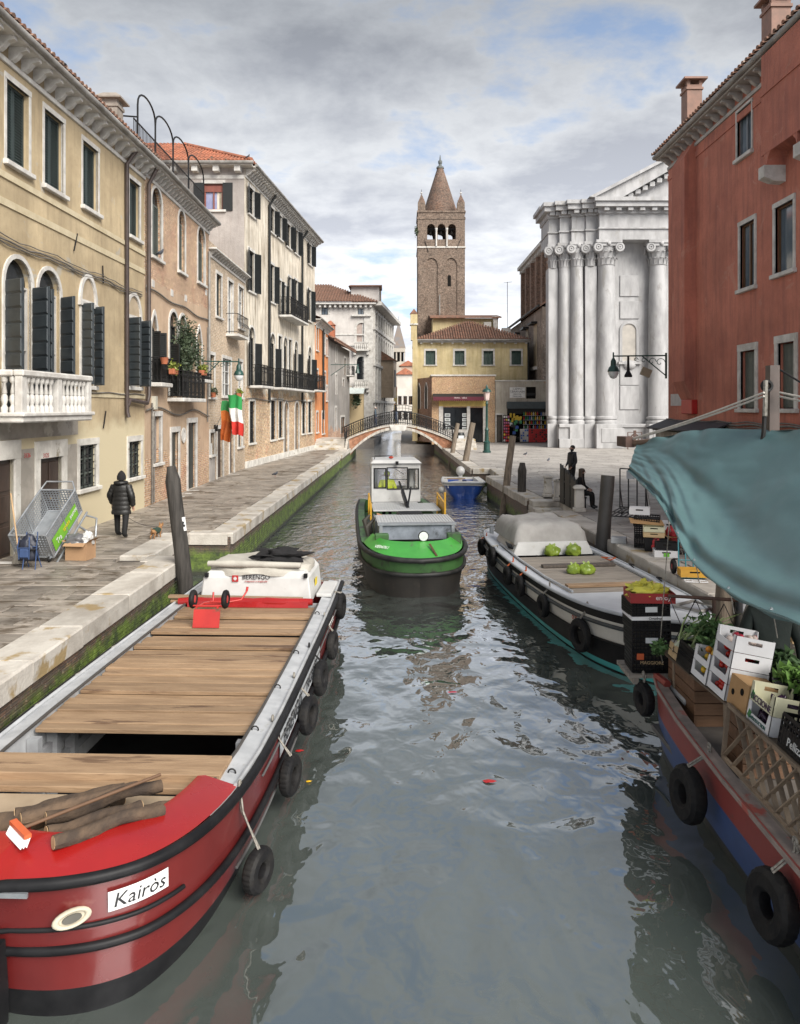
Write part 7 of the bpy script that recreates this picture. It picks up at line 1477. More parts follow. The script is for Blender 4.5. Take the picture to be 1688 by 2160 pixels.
def bones(top='top', leg='leg', shoe='shoe', skin='skin'):
    E = [('pelvis','waist',top),('waist','chest',top),('chest','neckb',top),('neckb','neck',skin),('neck','head',skin),('head','crown',skin)]
    for nm in 'LR': E += [('pelvis','hip'+nm,leg),('hip'+nm,'knee'+nm,leg),('knee'+nm,'ankle'+nm,leg),('ankle'+nm,'toe'+nm,shoe),('chest','sh'+nm,top),('sh'+nm,'el'+nm,top),('el'+nm,'wr'+nm,top)]
    return E
BLKC = mat('black_trousers', (.005,.005,.0055), (.008,.008,.0085), rough=.8); SHOE = mat('black_shoe', (.012,.012,.013), rough=.4)
PUFF = mat('dark_puffer_cloth', (.010,.010,.009), (.016,.015,.014), s=5, rough=.5, bump=.4, bs=12)
def head_bits(root, J, hair=HAIRB, cap=None, face=True):
    h = Vector(J['head'][:3]); r = J['head'][3]
    if hair: MB().ball((h.x,h.y+.038,h.z+.040),(r*1.05,r*.98,r*.95),14,9).build('hair', hair, root, smooth=60)
    if face:
        b = MB(); b.tube([(h.x,h.y-r*1.0,h.z+.01),(h.x,h.y-r*1.22,h.z-.025)],[.009,.014],6)
        for s in (-1,1): b.ball((h.x+s*r*1.0,h.y+.01,h.z-.005),(.012,.022,.03),8,6)
        b.build('face_features', SKIN, root, smooth=60)
        e = MB()
        for s in (-1,1): e.ball((h.x+s*.033,h.y-r*.93,h.z+.012),(.012,.006,.007),8,6)
        e.tube([(h.x-.025,h.y-r*.93,h.z-.048),(h.x+.025,h.y-r*.93,h.z-.048)],.005,5); e.build('eyes_and_mouth', HAIRB, root)
# woman with the dog, seen from behind
pw = px_z(256,1134,ZP); arms = {'L': ((-.30,.03,1.06),(-.29,-.05,.82)), 'R': ((.30,.02,1.08),(.33,-.16,.86))}
J = stand(1.62, .20, arms, .0, 1.06)
for s, nm in ((-1,'L'),(1,'R')): J['hip'+nm] = (s*.12,0,.84,.11); J['knee'+nm] = (s*.15,J['knee'+nm][1],.46,.080); J['ankle'+nm] = (s*.155,J['ankle'+nm][1],.10,.064); J['toe'+nm] = (s*.14,J['toe'+nm][1],.045,.042)
WM = person('person in black hooded puffer jacket walking a small dog', pw, R(172), J, bones(), {'top': PUFF, 'leg': BLKC, 'shoe': SHOE, 'skin': SKIN})
b = MB(); rows = []
for j in range(46):
    v = j/45; z = .60+.78*v; w_ = .245-.035*sin(v*pi*.9)-(.10*max(0,(v-.86)/.14)**1.5); bulge = 1+.055*abs(sin(v*pi*7)); rr_ = []
    for k in range(25): a = 2*pi*k/24; rr_.append((w_*bulge*cos(a)*1.02, w_*.70*bulge*sin(a)+.0, z))
    rows.append(rr_)
b.grid(rows); 
for s, nm in ((-1,'L'),(1,'R')):
    S_, E_, W_ = [Vector(J[q+nm][:3]) for q in ('sh','el','wr')]; pts, rs = [], []
    for i in range(27):
        u = i/26; pts.append(S_.lerp(E_,u*2) if u < .5 else E_.lerp(W_,(u-.5)*2)); rs.append((.092-.030*u)*(1+.10*abs(sin(u*pi*6))))
    b.tube(pts, rs, 12)
b.build('puffer_jacket', PUFF, WM, smooth=75); MB().torus((0,.02,1.40),.12,.062,'z',20,8,sq=.75).build('hood', PUFF, WM, smooth=70)
h = J['head']; MB().lathe([(.104,-.05),(.112,0),(.108,.05),(.085,.11),(.045,.165),(.01,.19)],14,(h[0],h[1],h[2])).build('wool_hat', CLOTHB, WM, smooth=60)
MB().tube([(-.18,-.16,1.34),(0,-.19,1.1),(.20,-.14,.9)],.012,6).build('bag_strap', mat('brown_strap', (.05,.03,.02)), WM)
for s, nm in ((-1,'L'),(1,'R')): hand(WM, J['wr'+nm][:3], (0,-.25,-1), -s)
hw2 = Matrix.Translation(pw)@Euler((0,0,R(172))).to_matrix().to_4x4()@Vector((.33,-.22,.78))
for lb in ():
    pass
pd = px_z(329,1137,ZP); DG = thing('dog', 'small tan dog in a green coat on a leash', 'dog', pd, R(168))
J = {'pelvis': (0,.12,.20,(.062,.066)), 'mid': (0,.0,.205,(.058,.064)), 'chest': (0,-.13,.205,(.064,.078)), 'neck': (0,-.21,.27,.045), 'head': (0,-.27,.325,.050), 'snout': (0,-.345,.305,.024)}
E = [('pelvis','mid','coat'),('mid','chest','coat'),('chest','neck','fur'),('neck','head','fur'),('head','snout','fur')]
for s, nm in ((-1,'L'),(1,'R')):
    J['hip'+nm] = (s*.045,.13,.17,.038); J['hock'+nm] = (s*.05,.175,.085,.018); J['hpaw'+nm] = (s*.05,.15,.02,.018); J['stf'+nm] = (s*.048,.10,.125,.026)
    J['sho'+nm] = (s*.045,-.14,.16,.032); J['wri'+nm] = (s*.047,-.13,.08,.018); J['fpaw'+nm] = (s*.047,-.15,.02,.018)
    E += [('pelvis','hip'+nm,'fur'),('hip'+nm,'stf'+nm,'fur'),('stf'+nm,'hock'+nm,'fur'),('hock'+nm,'hpaw'+nm,'fur'),('chest','sho'+nm,'fur'),('sho'+nm,'wri'+nm,'fur'),('wri'+nm,'fpaw'+nm,'fur')]
J['tail1'] = (0,.19,.24,.018); J['tail2'] = (0,.22,.31,.012); E += [('pelvis','tail1','fur'),('tail1','tail2','fur')]
FUR = mat('tan_fur', (.32,.17,.07), (.20,.10,.045), s=14, rough=.9, bump=.6, bs=40); DC = mat('green_dog_coat', (.02,.045,.03), rough=.8)
dt = person('x', pd, R(168), J, E, {'coat': DC, 'fur': FUR}, name='tmpdog'); bd_ = dt.children[0]; bd_.parent = DG; bpy.data.objects.remove(dt)
b = MB()
for s in (-1,1): b.add([(s*.02,-.255,.365),(s*.055,-.255,.35),(s*.05,-.27,.40)],[(0,1,2)]); b.ball((s*.048,-.26,.335),(.012,.02,.032),6,5)
b.build('ears', FUR, DG); b = MB(); b.lathe([(.070,-.0),(.078,.06),(.076,.2),(.070,.25)],14,(0,-.14,.208),axis='y',sq=1.08); b.build('coat', DC, DG, smooth=60)
lt = thing('dog_leash', 'thin dark leash from the walker to the dog', 'leash', hw2); dd_ = (pd+Vector((.02,.2,.28)))-hw2; MB().tube([dd_*u+Vector((0,0,-.16*sin(u*pi))) for u in [i/10 for i in range(11)]],.006,5).build('strap', CLOTHB, lt)
# man and seated woman by the stone posts
pm = px_z(1207,1068,ZP); pm = Vector((px_d(1207,1000,30.5).x,30.5,ZP)); J = stand(1.78,.05,{'L': ((-.27,.0,1.12),(-.20,-.16,.95)), 'R': ((.27,.02,1.12),(.22,-.14,.93))},0,1.12); mn = person('person in dark jacket with short black hair standing by the stone posts', pm, R(-70), J, bones(), {'top': mat('navy_jacket', (.016,.018,.024), rough=.6), 'leg': BLKC, 'shoe': SHOE, 'skin': SKIN}); head_bits(mn, J)
MB().torus((0,.03,1.48),.11,.05,'z',18,8).build('hood', MATS['navy_jacket'], mn, smooth=60)
for s, nm in ((-1,'L'),(1,'R')): hand(mn, J['wr'+nm][:3], (-s*.3,-.6,-.5), -s)
ps = px_z(1226,1074,ZP); J = {'pelvis': (0,0,.52,(.17,.14)), 'waist': (0,-.02,.70,(.15,.12)), 'chest': (0,-.05,.90,(.17,.13)), 'neckb': (0,-.07,1.04,.06), 'neck': (0,-.08,1.10,.05), 'head': (0,-.10,1.20,.092), 'crown': (0,-.10,1.265,.07)}
for s, nm in ((-1,'L'),(1,'R')): J['hip'+nm] = (s*.1,-.05,.50,.10); J['knee'+nm] = (s*.12,-.42,.50,.068); J['ankle'+nm] = (s*.12,-.44,.10,.045); J['toe'+nm] = (s*.13,-.58,.05,.038); J['sh'+nm] = (s*.18,-.05,.98,.066); J['el'+nm] = (s*.25,-.10,.72,.05); J['wr'+nm] = (s*.14,-.30,.62,.035)
sw_ = person('seated person in black with long brown hair beside the stone posts', ps+Vector((.0,.25,0)), R(60), J, bones(), {'top': CLOTHB, 'leg': BLKC, 'shoe': SHOE, 'skin': SKIN}); head_bits(sw_, J, None)
for s, nm in ((-1,'L'),(1,'R')): hand(sw_, J['wr'+nm][:3], (-s*.4,-.8,-.1), -s)
b = MB(); rows = []
for j in range(9):
    v = j/8; rr_ = []
    for k in range(13): a = pi*(-.15)+pi*1.3*k/12; rr_.append((.108*(1-.2*v*v)*cos(a)*(1.0+.25*v), -.09+.108*sin(a)*(1+.1*v), 1.29-.42*v if j else 1.29))
    rows.append(rr_)
b.grid(rows); b.ball((0,-.085,1.235),(.106,.108,.085),14,8); b.build('long_hair', mat('brown_hair', (.07,.045,.03), (.045,.03,.02), s=20, rough=.5), sw_, smooth=70)
sst = thing('stool', 'low dark stool under the seated person', 'stool', ps+Vector((.0,.25,0))); MB().box(-.2,.2,-.2,.2,.34,.39).build('seat', GM, sst); 
for sx in (-1,1):
    for sy in (-1,1): MB().box(sx*.16-.02,sx*.16+.02,sy*.16-.02,sy*.16+.02,0,.34).build('leg', GM, sst)
# two people on the bridge and one passing the shop
def on_bridge(label, x, y0, rz, top, hair, bulk=1.0, h=1.72, lean=0.0):
    p = px_d(x, 880, 63.0); z = zdeck(p.x+.38); J = stand(h,.14,{'L': ((-.27,-.05,1.12),(-.12,-.28,1.10)), 'R': ((.27,-.05,1.12),(.12,-.28,1.10))} if lean else None,-lean,bulk); t_ = person(label, (p.x,63.0,z), rz, J, bones(), {'top': top, 'leg': mat('blue_jeans', (.03,.045,.08)), 'shoe': SHOE, 'skin': SKIN}); head_bits(t_, J, hair)
    for s, nm in ((-1,'L'),(1,'R')): hand(t_, J['wr'+nm][:3], (0,-.7,-.3) if lean else (0,-.2,-1), -s)
    return t_
on_bridge('grey haired person in blue jacket crossing the bridge', 792, 0, R(90), mat('steel_blue_jacket', (.05,.075,.10), rough=.7), mat('grey_hair', (.35,.33,.31)), 1.15, 1.74)
on_bridge('person in black standing on the bridge looking at a phone', 836, 0, R(-90), CLOTHB, HAIRB, 1.1, 1.76, .05)
psh = px_z(996,932,ZP); J = stand(1.68,.2); pp_ = person('person in black walking past the shop door', psh, R(100), J, bones(), {'top': CLOTHB, 'leg': BLKC, 'shoe': SHOE, 'skin': SKIN}); head_bits(pp_, J); [hand(pp_, J['wr'+nm][:3], (0,-.2,-1), -s) for s, nm in ((-1,'L'),(1,'R'))]
# boat driver
HIV = mat('hi_vis_yellow', (.62,.72,.02), (.52,.62,.02), s=6, rough=.6, bump=.3); J = stand(1.72,.05,{'L': ((-.28,-.08,1.12),(-.16,-.26,1.06)), 'R': ((.28,-.08,1.12),(.20,-.28,1.0))},.0,1.25)
dv = person('person in hi-vis yellow jacket and cap steering the green barge', GW(-.34,7.74,.58), GY+R(12), J, bones(), {'top': HIV, 'leg': mat('navy_trousers', (.015,.017,.025)), 'shoe': SHOE, 'skin': SKIN}); head_bits(dv, J, None); h = J['head']; b = MB(); b.lathe([(.106,.015),(.108,.05),(.09,.1),(.05,.13),(.01,.14)],14,(h[0],h[1],h[2])); b.ball((0,h[1]-.09,h[2]+.03),(.075,.07,.012),10,6); b.build('cap', HIV, dv, smooth=60)
for s, nm in ((-1,'L'),(1,'R')): hand(dv, J['wr'+nm][:3], (-s*.2,-.9,-.2), -s)
# market seller under the awning
JG = mat('dark_green_jacket', (.007,.013,.011), (.011,.018,.015), s=4, rough=.8, bump=.4, bs=10); J = stand(1.74,.04,{'L': ((-.30,-.05,1.10),(-.20,-.30,.98)), 'R': ((.30,-.02,1.10),(.26,-.22,.92))},.0,1.35)
sl_ = person('market seller in dark green jacket under the awning of the vegetable barge', (4.05,8.35,.72), R(-15), J, bones(), {'top': JG, 'leg': BLKC, 'shoe': SHOE, 'skin': SKIN}); head_bits(sl_, J)
for s, nm in ((-1,'L'),(1,'R')): hand(sl_, J['wr'+nm][:3], (0,-.8,-.4), -s)
MB().box(-1.0,1.0,-5,-1.0,.36,.72).build('raised_deck', mat('stand_deck', (.12,.11,.10), (.09,.08,.07)), VB)
def pigeon(label, p, rz, mt, fly=False):
    t_ = thing('pigeon', label, 'bird', p, rz, 'pigeons'); b = MB(); b.tube([(0,.17,.10),(0,.08,.13),(0,-.03,.15),(0,-.10,.19),(0,-.13,.24),(0,-.135,.27)],[.012,.045,.065,.05,.03,.022],10); b.tube([(0,-.15,.265),(0,-.185,.255)],[.01,.003],5)
    for s in (-1,1):
        if fly: b.add([(s*.04,-.06,.18),(s*.05,.05,.17),(s*.35,.12,.34),(s*.33,-.02,.36)],[(0,1,2,3)])
        else: b.tube([(s*.045,-.05,.16),(s*.055,.05,.14),(s*.02,.17,.10)],[.02,.03,.008],6,sq=.5)
    b.build('body', mt, t_, smooth=60); b = MB()
    for s in (-1,1): b.tube([(s*.025,-.01,.10),(s*.025,-.015,.005),(s*.025,-.05,.004)],.005,4)
    b.build('legs', mat('pigeon_leg', (.3,.08,.06)), t_); return t_
PGM = mat('pigeon_grey', (.10,.11,.13), (.05,.055,.07), s=12, rough=.7)
pigeon('pigeon on the left pavement near the kerb', px_z(580,1006,ZP), 1.2, PGM); pigeon('pigeon on the campo near the street lamp', px_z(1108,962,ZP), .8, PGM); pigeon('pigeon on the campo nearer the standing person', px_z(1157,975,ZP), 2.6, PGM)
pigeon('pigeon perched on the corner of the white palazzo roof', (-8.35,40.75,ZP+16.62), 1.0, PGM); sA = wA.px(148,136,.5); pigeon('pigeon on the ochre house gutter', (-8.25,18.2,ZP+11.46), -1.2, PGM)
uo = uB[0]; pigeon('pigeon on the first arched brick house window', wB.p0.to_3d()+Vector((.16,uo[0]+.35,ZP+uo[2])), 1.2, PGM)
# =================== LEFT QUAYSIDE OBJECTS ====================================================================
CT = thing('delivery_cart', 'large tipped aluminium delivery cart with perforated sides and green banner', 'cart', (-8.28,15.95,ZP), R(-3)); tl = R(33)
def ct(x, y, z): return (x, y*cos(tl)-z*sin(tl)*1.0+.32, y*sin(tl)+z*cos(tl)+.10)
L_, W_, D_ = 1.5, .80, .62
def perf(pts_fn, nu, nv, hole=.55):      # sheet of cells with holes
    b = MB()
    for i in range(nu):
        for j in range(nv):
            u0, u1, v0, v1 = i/nu, (i+1)/nu, j/nv, (j+1)/nv; du, dv = (u1-u0)*(1-hole)/2, (v1-v0)*(1-hole)/2; o = [(u0,v0),(u1,v0),(u1,v1),(u0,v1)]; q = [(u0+du,v0+dv),(u1-du,v0+dv),(u1-du,v1-dv),(u0+du,v1-dv)]; P = [pts_fn(*a) for a in o+q]; b.add(P, [(k,(k+1)%4,(k+1)%4+4,k+4) for k in range(4)])
    return b
for nm, fn, nu, nv in (('side_mesh', lambda u, v: ct(0,u*L_,v*D_), 22, 9), ('side_mesh', lambda u, v: ct(W_,u*L_,v*D_), 22, 9), ('end_mesh', lambda u, v: ct(u*W_,0,v*D_), 12, 9), ('end_mesh', lambda u, v: ct(u*W_,L_,v*D_), 12, 9)): perf(fn, nu, nv).build(nm, STEEL, CT)
MB().quad(ct(0,0,0),ct(W_,0,0),ct(W_,L_,0),ct(0,L_,0)).build('base_sheet', STEEL, CT)
f = MB()
for z in (0, D_):
    for a, c_ in (((0,0),(W_,0)),((W_,0),(W_,L_)),((W_,L_),(0,L_)),((0,L_),(0,0))): f.tube([ct(*a,z),ct(*c_,z)],.022,8)
for x, y in ((0,0),(W_,0),(W_,L_),(0,L_),(W_,L_*.5),(0,L_*.5)): f.tube([ct(x,y,0),ct(x,y,D_)],.02,8)
f.tube([ct(W_+.05,-.1,-.12),ct(W_+.05,L_+.1,-.12)],.025,8); f.tube([ct(-.02,-.1,-.12),ct(-.02,L_+.1,-.12)],.025,8); f.tube([ct(0,L_,D_),ct(.1,L_+.18,D_+.1),ct(W_-.1,L_+.18,D_+.1),ct(W_,L_,D_)],.02,8); f.build('frame', STEEL, CT, smooth=60)
f = MB(); f.tube([ct(W_+.05,L_,-.12),ct(W_+.2,L_+.15,-.35),ct(W_+.25,L_-.2,-.6)],.025,8); f.tube([ct(W_+.05,L_*.75,-.12),ct(W_+.22,L_*.8,-.42)],.025,8); f.build('prop_legs', STEEL, CT, smooth=60)
bn_ = MB().grid([[ct(W_+.012,.12+.3*i,.06) for i in range(5)],[ct(W_+.012,.12+.3*i,D_*.62) for i in range(5)]]).build('banner', mat('lime_banner', (.16,.40,.03), (.13,.34,.025)), CT)
rotb = Euler((pi/2,0,pi/2)).to_matrix(); rt2 = (Euler((tl,0,0)).to_matrix()@rotb).to_euler()
text('Tra', .20, MATS['board_white'], bn_, ct(W_+.02,.36,.20), rt2, align='CENTER', sx=.8); text('spesa', .15, MATS['sticker_yellow'], bn_, ct(W_+.02,.75,.24), rt2); text('punto', .15, MATS['board_white'], bn_, ct(W_+.02,1.14,.27), rt2)
for x, y in ((.08,-.02),(W_-.08,-.02)): w_ = MB().torus((x,.30+y,.07),.05,.02,'x',14,6).build('castor', RUBBER, CT, smooth=60); MB().box(x-.02,x+.02,.28+y,.33+y,.07,.26).build('fork', STEEL, w_)
for x in (.05,W_-.05): MB().torus((x,1.0,.14),.10,.04,'x',16,8).build('wheel', RUBBER, CT, smooth=60)
BRM = thing('broom', 'straw broom leaning in the aluminium cart', 'broom', (-8.16,15.7,ZP+.35)); MB().tube([(.15,.1,0),(-.10,.28,1.15)],.016,8).build('handle', mat('pale_wood_handle', (.45,.30,.16)), BRM, smooth=60); MB().lathe([(.14,0),(.12,.12),(.05,.26),(.02,.32)],12,(.16,.09,-.28),sq=.6).build('straw', mat('grey_straw', (.22,.2,.17), (.14,.13,.11), s=20, stretch=(6,6,.5)), BRM)
BP = thing('backpack', 'dark blue backpack with light blue straps hung on the cart', 'bag', (-7.72,15.62,ZP+.16)); bo = crumple('x', (0,0,0), (.20,.14,.33), mat('navy_nylon', (.014,.017,.03), (.02,.024,.04), rough=.5), amp=.28, seed=11); 
for k_ in ('label','category'): del bo[k_]
bo.parent = BP; bo.name = 'pack'; LB = mat('light_blue_strap', (.035,.07,.17)); b = MB()
for s in (-1,1): b.tube([(s*.10,-.15,.50),(s*.12,-.19,.30),(s*.10,-.17,.05)],.012,5); 
b.tube([(-.12,-.18,.28),(.12,-.18,.28)],.012,5); b.build('straps', LB, BP); MB().cb((0,-.17,.17),(.2,.06,.2)).build('pocket', LB, BP, bevel=.03)
fst = thing('folding_stool', 'blue tubular folding stool in front of the cart', 'stool', (-7.62,15.5,ZP)); b = MB()
for s in (-1,1): b.tube([(s*.13,-.05,0),(s*.11,.10,.75)],.011,6); b.tube([(s*.13,.22,0),(s*.12,.0,.42)],.011,6)
b.tube([(-.12,.05,.45),(.12,.05,.45)],.011,6); b.build('frame', LB, fst); MB().cb((0,.05,.40),(.24,.18,.015)).build('seat', CLOTHB, fst)
pbx = px_z(163,1183,ZP); CBX = thing('cardboard_box', 'brown cardboard box with open flaps beside the cart', 'box', pbx+Vector((-.02,.22,0)), R(-8)); CARD = mat('cardboard', (.36,.22,.12), (.31,.185,.10), s=3, rough=.85)
b = MB()
for x0, x1, y0, y1 in ((-.24,.24,-.2,-.192),(-.24,.24,.192,.2),(-.24,-.232,-.19,.19),(.232,.24,-.19,.19)): b.box(x0,x1,y0,y1,0,.38)
b.box(-.235,.235,-.19,.19,.0,.01); b.build('walls', CARD, CBX)
for a, nm in ((((-.24,-.2,.38),(.24,-.2,.38),(.24,-.30,.32),(-.24,-.30,.32)),'flap'),(((.24,-.2,.38),(.24,.2,.38),(.34,.2,.46),(.34,-.2,.46)),'flap'),(((-.24,-.2,.38),(-.24,.2,.38),(-.33,.2,.42),(-.33,-.2,.42)),'flap')): MB().quad(*a).build(nm, CARD, CBX)
crumple('grey plastic refuse bag on the cardboard box', pbx+Vector((-.12,.22,.30)), (.24,.2,.16), mat('grey_bin_bag', (.09,.09,.095), (.15,.15,.155), rough=.3), cat='bag', name='refuse_bag', amp=.4, seed=5); crumple('white plastic bag stuffed in the cardboard box', pbx+Vector((.10,.28,.30)), (.14,.13,.17), WHITE, cat='bag', name='plastic_bag', amp=.5, seed=8)
# house numbers, in red over the doors
for x, tx in ((52,'3126'),(92,'3125')): s, z = wA.px(x, 961); text(tx, .15, MATS['red_ink'], A, (s,-.066,z), (pi/2,0,0))
# flags on the wall
FP = thing('flag_pole', 'slanted thin flag pole on the low brick house', 'pole', (-8.6,34.7,3.47)); MB().tube([(0,0,0),(1.25,-1.5,1.6)],.022,6).build('pole', WHITE, FP); MB().box(-.02,.12,-.1,.1,-.15,.15).build('bracket', IRON, FP)
def flag(label, top, w_, h_, cols, seed, tilt=0.0):
    t_ = thing('flag', label, 'flag', top); nb = len(cols)
    for c_ in range(nb):
        rows = []
        for j in range(9):
            v = (c_+j/8)/nb; rr_ = []
            for i in range(11): u = i/10-.5; rr_.append((u*w_*(1-.25*v)+tilt*v+.02*sin(v*9+seed), .09*sin(u*11+v*3+seed)*(.4+v), -h_*v-.10*(u+.5)*(1 if v < .3 else 1)+.03*sin(u*8+seed)))
            rows.append(rr_)
        MB().grid(rows).build('stripe', cols[c_], t_, smooth=70)
    return t_
CL = lambda n, c: mat(n, c, tuple(x*.85 for x in c), s=3, rough=.8)
flag('green white and red tricolour flag hanging from the pole', Vector((-7.38,33.2,5.0)), .62, 1.75, [CL('flag_green',(.02,.25,.06)), CL('flag_white',(.68,.67,.64)), CL('flag_red',(.50,.03,.02))], 1, .18)
flag('orange and red banner flag with ragged tail hanging beside the tricolour', Vector((-7.72,33.6,4.72)), .60, 1.75, [CL('flag_green2',(.03,.22,.06)), CL('flag_orange',(.48,.13,.02)), CL('flag_orange2',(.42,.10,.02)), CL('flag_orange3',(.45,.11,.02))], 3, -.12)
# plants on the balconies
LEAF = mat('ivy_leaf', (.035,.055,.028), (.06,.085,.04), s=9, rough=.6, rnd=.2); LEAFY = mat('yellow_green_leaf', (.22,.24,.03), (.13,.17,.03), s=9, rough=.6); TERRA = mat('terracotta_pot', (.40,.13,.06), (.33,.10,.05), s=4, rough=.8)
def foliage(c, r, n, ls, seed=1, droop=0.0):
    rd = random.Random(seed); b = MB()
    for _ in range(n):
        d = Vector((rd.gauss(0,1),rd.gauss(0,1),rd.gauss(0,1))).normalized()*(rd.random()**.45); k = .75+.5*mnoise.noise(d*2+Vector((seed,0,0))); p = Vector(c)+Vector((d.x*r[0]*k,d.y*r[1]*k,d.z*r[2]*k-droop*rd.random())); a = Vector((rd.gauss(0,1),rd.gauss(0,1),rd.gauss(0,.7))).normalized(); q = a.cross(Vector((rd.gauss(0,1),rd.gauss(0,1),rd.gauss(0,1)))).normalized(); l = ls*rd.uniform(.6,1.3)
        b.add([p-a*l,p+q*l*.45,p+a*l,p-q*l*.45],[(0,1,2,3)])
    return b
def wl(w, s, o, z): q = w.p0+(w.p1-w.p0)*(s/w.L)+w.n*o; return Vector((q.x,q.y,z+w.z0))
s0 = wB.px(378,735)[0]; zz3 = wB.px(378,800)[1]; vp = thing('climbing_plant', 'big dark evergreen climber filling the iron balcony of the brick house', 'plant', wl(wB,s0,.35,zz3)); foliage((0,-.2,1.2),(.46,1.5,1.5),3000,.065,2).build('foliage', LEAF, vp); foliage((.05,1.2,.9),(.3,.8,.9),350,.055,3).build('trailing_foliage', LEAF, vp); b = MB()
for k in range(7): b.tube([(0,-.5+.17*k,0),(.05*sin(k*2),-.6+.2*k,.9),(.1*sin(k*3),-.7+.3*k,1.9)],[.02,.014,.006],5)
b.build('stem', mat('plant_stem', (.07,.05,.03)), vp)
for lb, x, y, w_, mt in (('terracotta trough with yellow green plant at the left of the plant balcony', 366,790,.5,LEAFY), ('terracotta trough with yellow green plant at the right of the plant balcony', 428,792,.55,LEAFY), ('small flower pot on the low brick house sill', 450,838,.3,LEAF), ('flower pot with trailing green plant beside the flags', 505,838,.38,LEAFY), ('bare terracotta pot on the narrow left balcony', 347,768,.12,None)):
    w = wB if x < 437 else wC; o_ = .55 if x < 437 else .2; s, z = w.px(x, y, o_); t_ = thing('planter', lb, 'planter', wl(w, s, o_, z)); MB().lathe([(.10,0),(.14,.2),(.15,.22)],10).build('pot', TERRA, t_, smooth=40) if w_ < .35 else MB().box(-.10,.10,-w_/2,w_/2,0,.2).build('pot', TERRA, t_, bevel=.02)
    if mt: foliage((0,0,.32),(.24,w_*.7,.26),260,.06,int(x),.15).build('foliage', mt, t_)
hb2 = px_d(752,845,88); hp = thing('hanging_plant', 'small dark green bush beside the pale palazzo corner beyond the bridge', 'plant', hb2); foliage((0,0,0),(.7,.5,1.2),400,.14,9).build('foliage', LEAF, hp)
tg = thing('roof_weeds', 'tuft of weeds growing on the bell tower corner', 'plant', (1.55,85.4,24.4)); foliage((0,0,0),(.3,.3,.7),160,.12,5,.3).build('foliage', LEAF, tg)
# =================== BAZAAR GOODS ===============================================================================
def bazaar(name, label, cat, x0, x1, y0, y1, d, fn):
    a, c_ = px_d(x0,y1,d), px_d(x1,y0,d); t_ = thing(name, label, cat, (a.x,d,max(a.z,ZP))); fn(t_, c_.x-a.x, c_.z-max(a.z,ZP)); return t_
COLS = [mat('goods_%d' % i, c, rough=.5) for i, c in enumerate(((.5,.03,.03),(.6,.58,.55),(.05,.12,.4),(.6,.4,.03),(.05,.25,.1),(.4,.1,.2),(.02,.02,.02)))]
def rackfn(nx, nz, cols, seed, depth=.25, back=CLOTHB):
    def f(t_, w_, h_):
        rd = random.Random(seed); MB().box(0,w_,0,depth,0,h_).build('stand', back, t_)
        for i in range(nx):
            for j in range(nz): MB().box(w_*(i+.12)/nx,w_*(i+.88)/nx,-.05,-.005,h_*(j+.15)/nz,h_*(j+.8)/nz).build('goods', COLS[rd.choice(cols)], t_)
    return f
bazaar('postcard_rack', 'tall postcard rack left of the bazaar opening', 'rack', 1062,1075,876,932,71.3, rackfn(3,9,[0,1,3,5],1)); bazaar('display_stand', 'red covered souvenir stand at the right of the bazaar', 'stand', 1116,1155,905,933,71.0, rackfn(9,6,[0,0,0,6],2,.6,COLS[0])); bazaar('display_stand', 'blue and white leaflet stand at the bazaar', 'stand', 1098,1115,905,932,71.1, rackfn(4,5,[1,1,2],3,.3,COLS[1]))
def shelves(t_, w_, h_):
    rd = random.Random(4)
    for j in range(4):
        z = h_*j/4; MB().box(0,w_,.05,.4,z,z+.04).build('shelf', STEEL, t_)
        for i in range(12):
            if rd.random() < .85: MB().lathe([(.06,0),(.065,.2),(.03,.27),(.03,.33)],6,(w_*(i+.5)/12,.2,z+.045)).build('bottle', COLS[rd.choice([1,2,3,4,0,1])], t_)
bazaar('goods_shelf', 'lit shelves of bottles inside the bazaar opening', 'shelf', 1104,1153,868,905,72.0, shelves)
def bunting(t_, w_, h_):
    rd = random.Random(6)
    for i in range(7): MB().cb((w_*(i+.5)/7,rd.uniform(-.1,.1),h_*rd.uniform(.3,.9)),(.2,.03,.42),(0,rd.uniform(-.4,.4),0)).build('soft_toy', COLS[3], t_, bevel=.06)
    for i in range(6): MB().cb((w_*(i+.5)/6,.1,h_*rd.uniform(-.2,.2)),(.3,.2,.35)).build('bundle', COLS[rd.choice([6,4,1])], t_, bevel=.05)
bazaar('hanging_goods', 'bunch of yellow goods hanging in the bazaar doorway', 'goods', 1076,1100,872,892,71.6, bunting)
def clutter(t_, w_, h_):
    rd = random.Random(8)
    for i in range(10): MB().cb((w_*rd.random(),rd.uniform(0,.3),h_*rd.random()),(.3,.25,.3)).build('item', COLS[rd.choice([6,1,4,2,6])], t_, bevel=.04)
bazaar('goods_pile', 'dark pile of bags under the yellow goods at the bazaar', 'goods', 1076,1098,895,930,71.4, clutter)
WBN = thing('litter_bin', 'dark litter bin with posters beside the bridge foot', 'bin', px_z(971,944,ZP)); MB().lathe([(.34,0),(.36,1.1),(.30,1.25)],12).build('drum', GM, WBN, smooth=40); MB().cb((.05,-.36,.7),(.45,.02,.6)).build('poster', pc, WBN)
mg = thing('iron_emblem', 'rusty iron emblem frame standing against the church plinth', 'frame', px_z(1340,948,ZP)+Vector((0,.1,0))); b = MB()
for x in (-.55,.55): b.bar((x,0,0),(x,0,1.35),.06,.06)
for z in (.3,1.05,1.35): b.bar((-.55,0,z),(.55,0,z),.05,.05)
b.torus((0,0,.9),.3,.05,'y',16,6); b.box(-.1,.1,-.05,.05,.2,1.5); b.build('frame', mat('rust_iron', (.10,.05,.035), (.06,.035,.028)), mg)
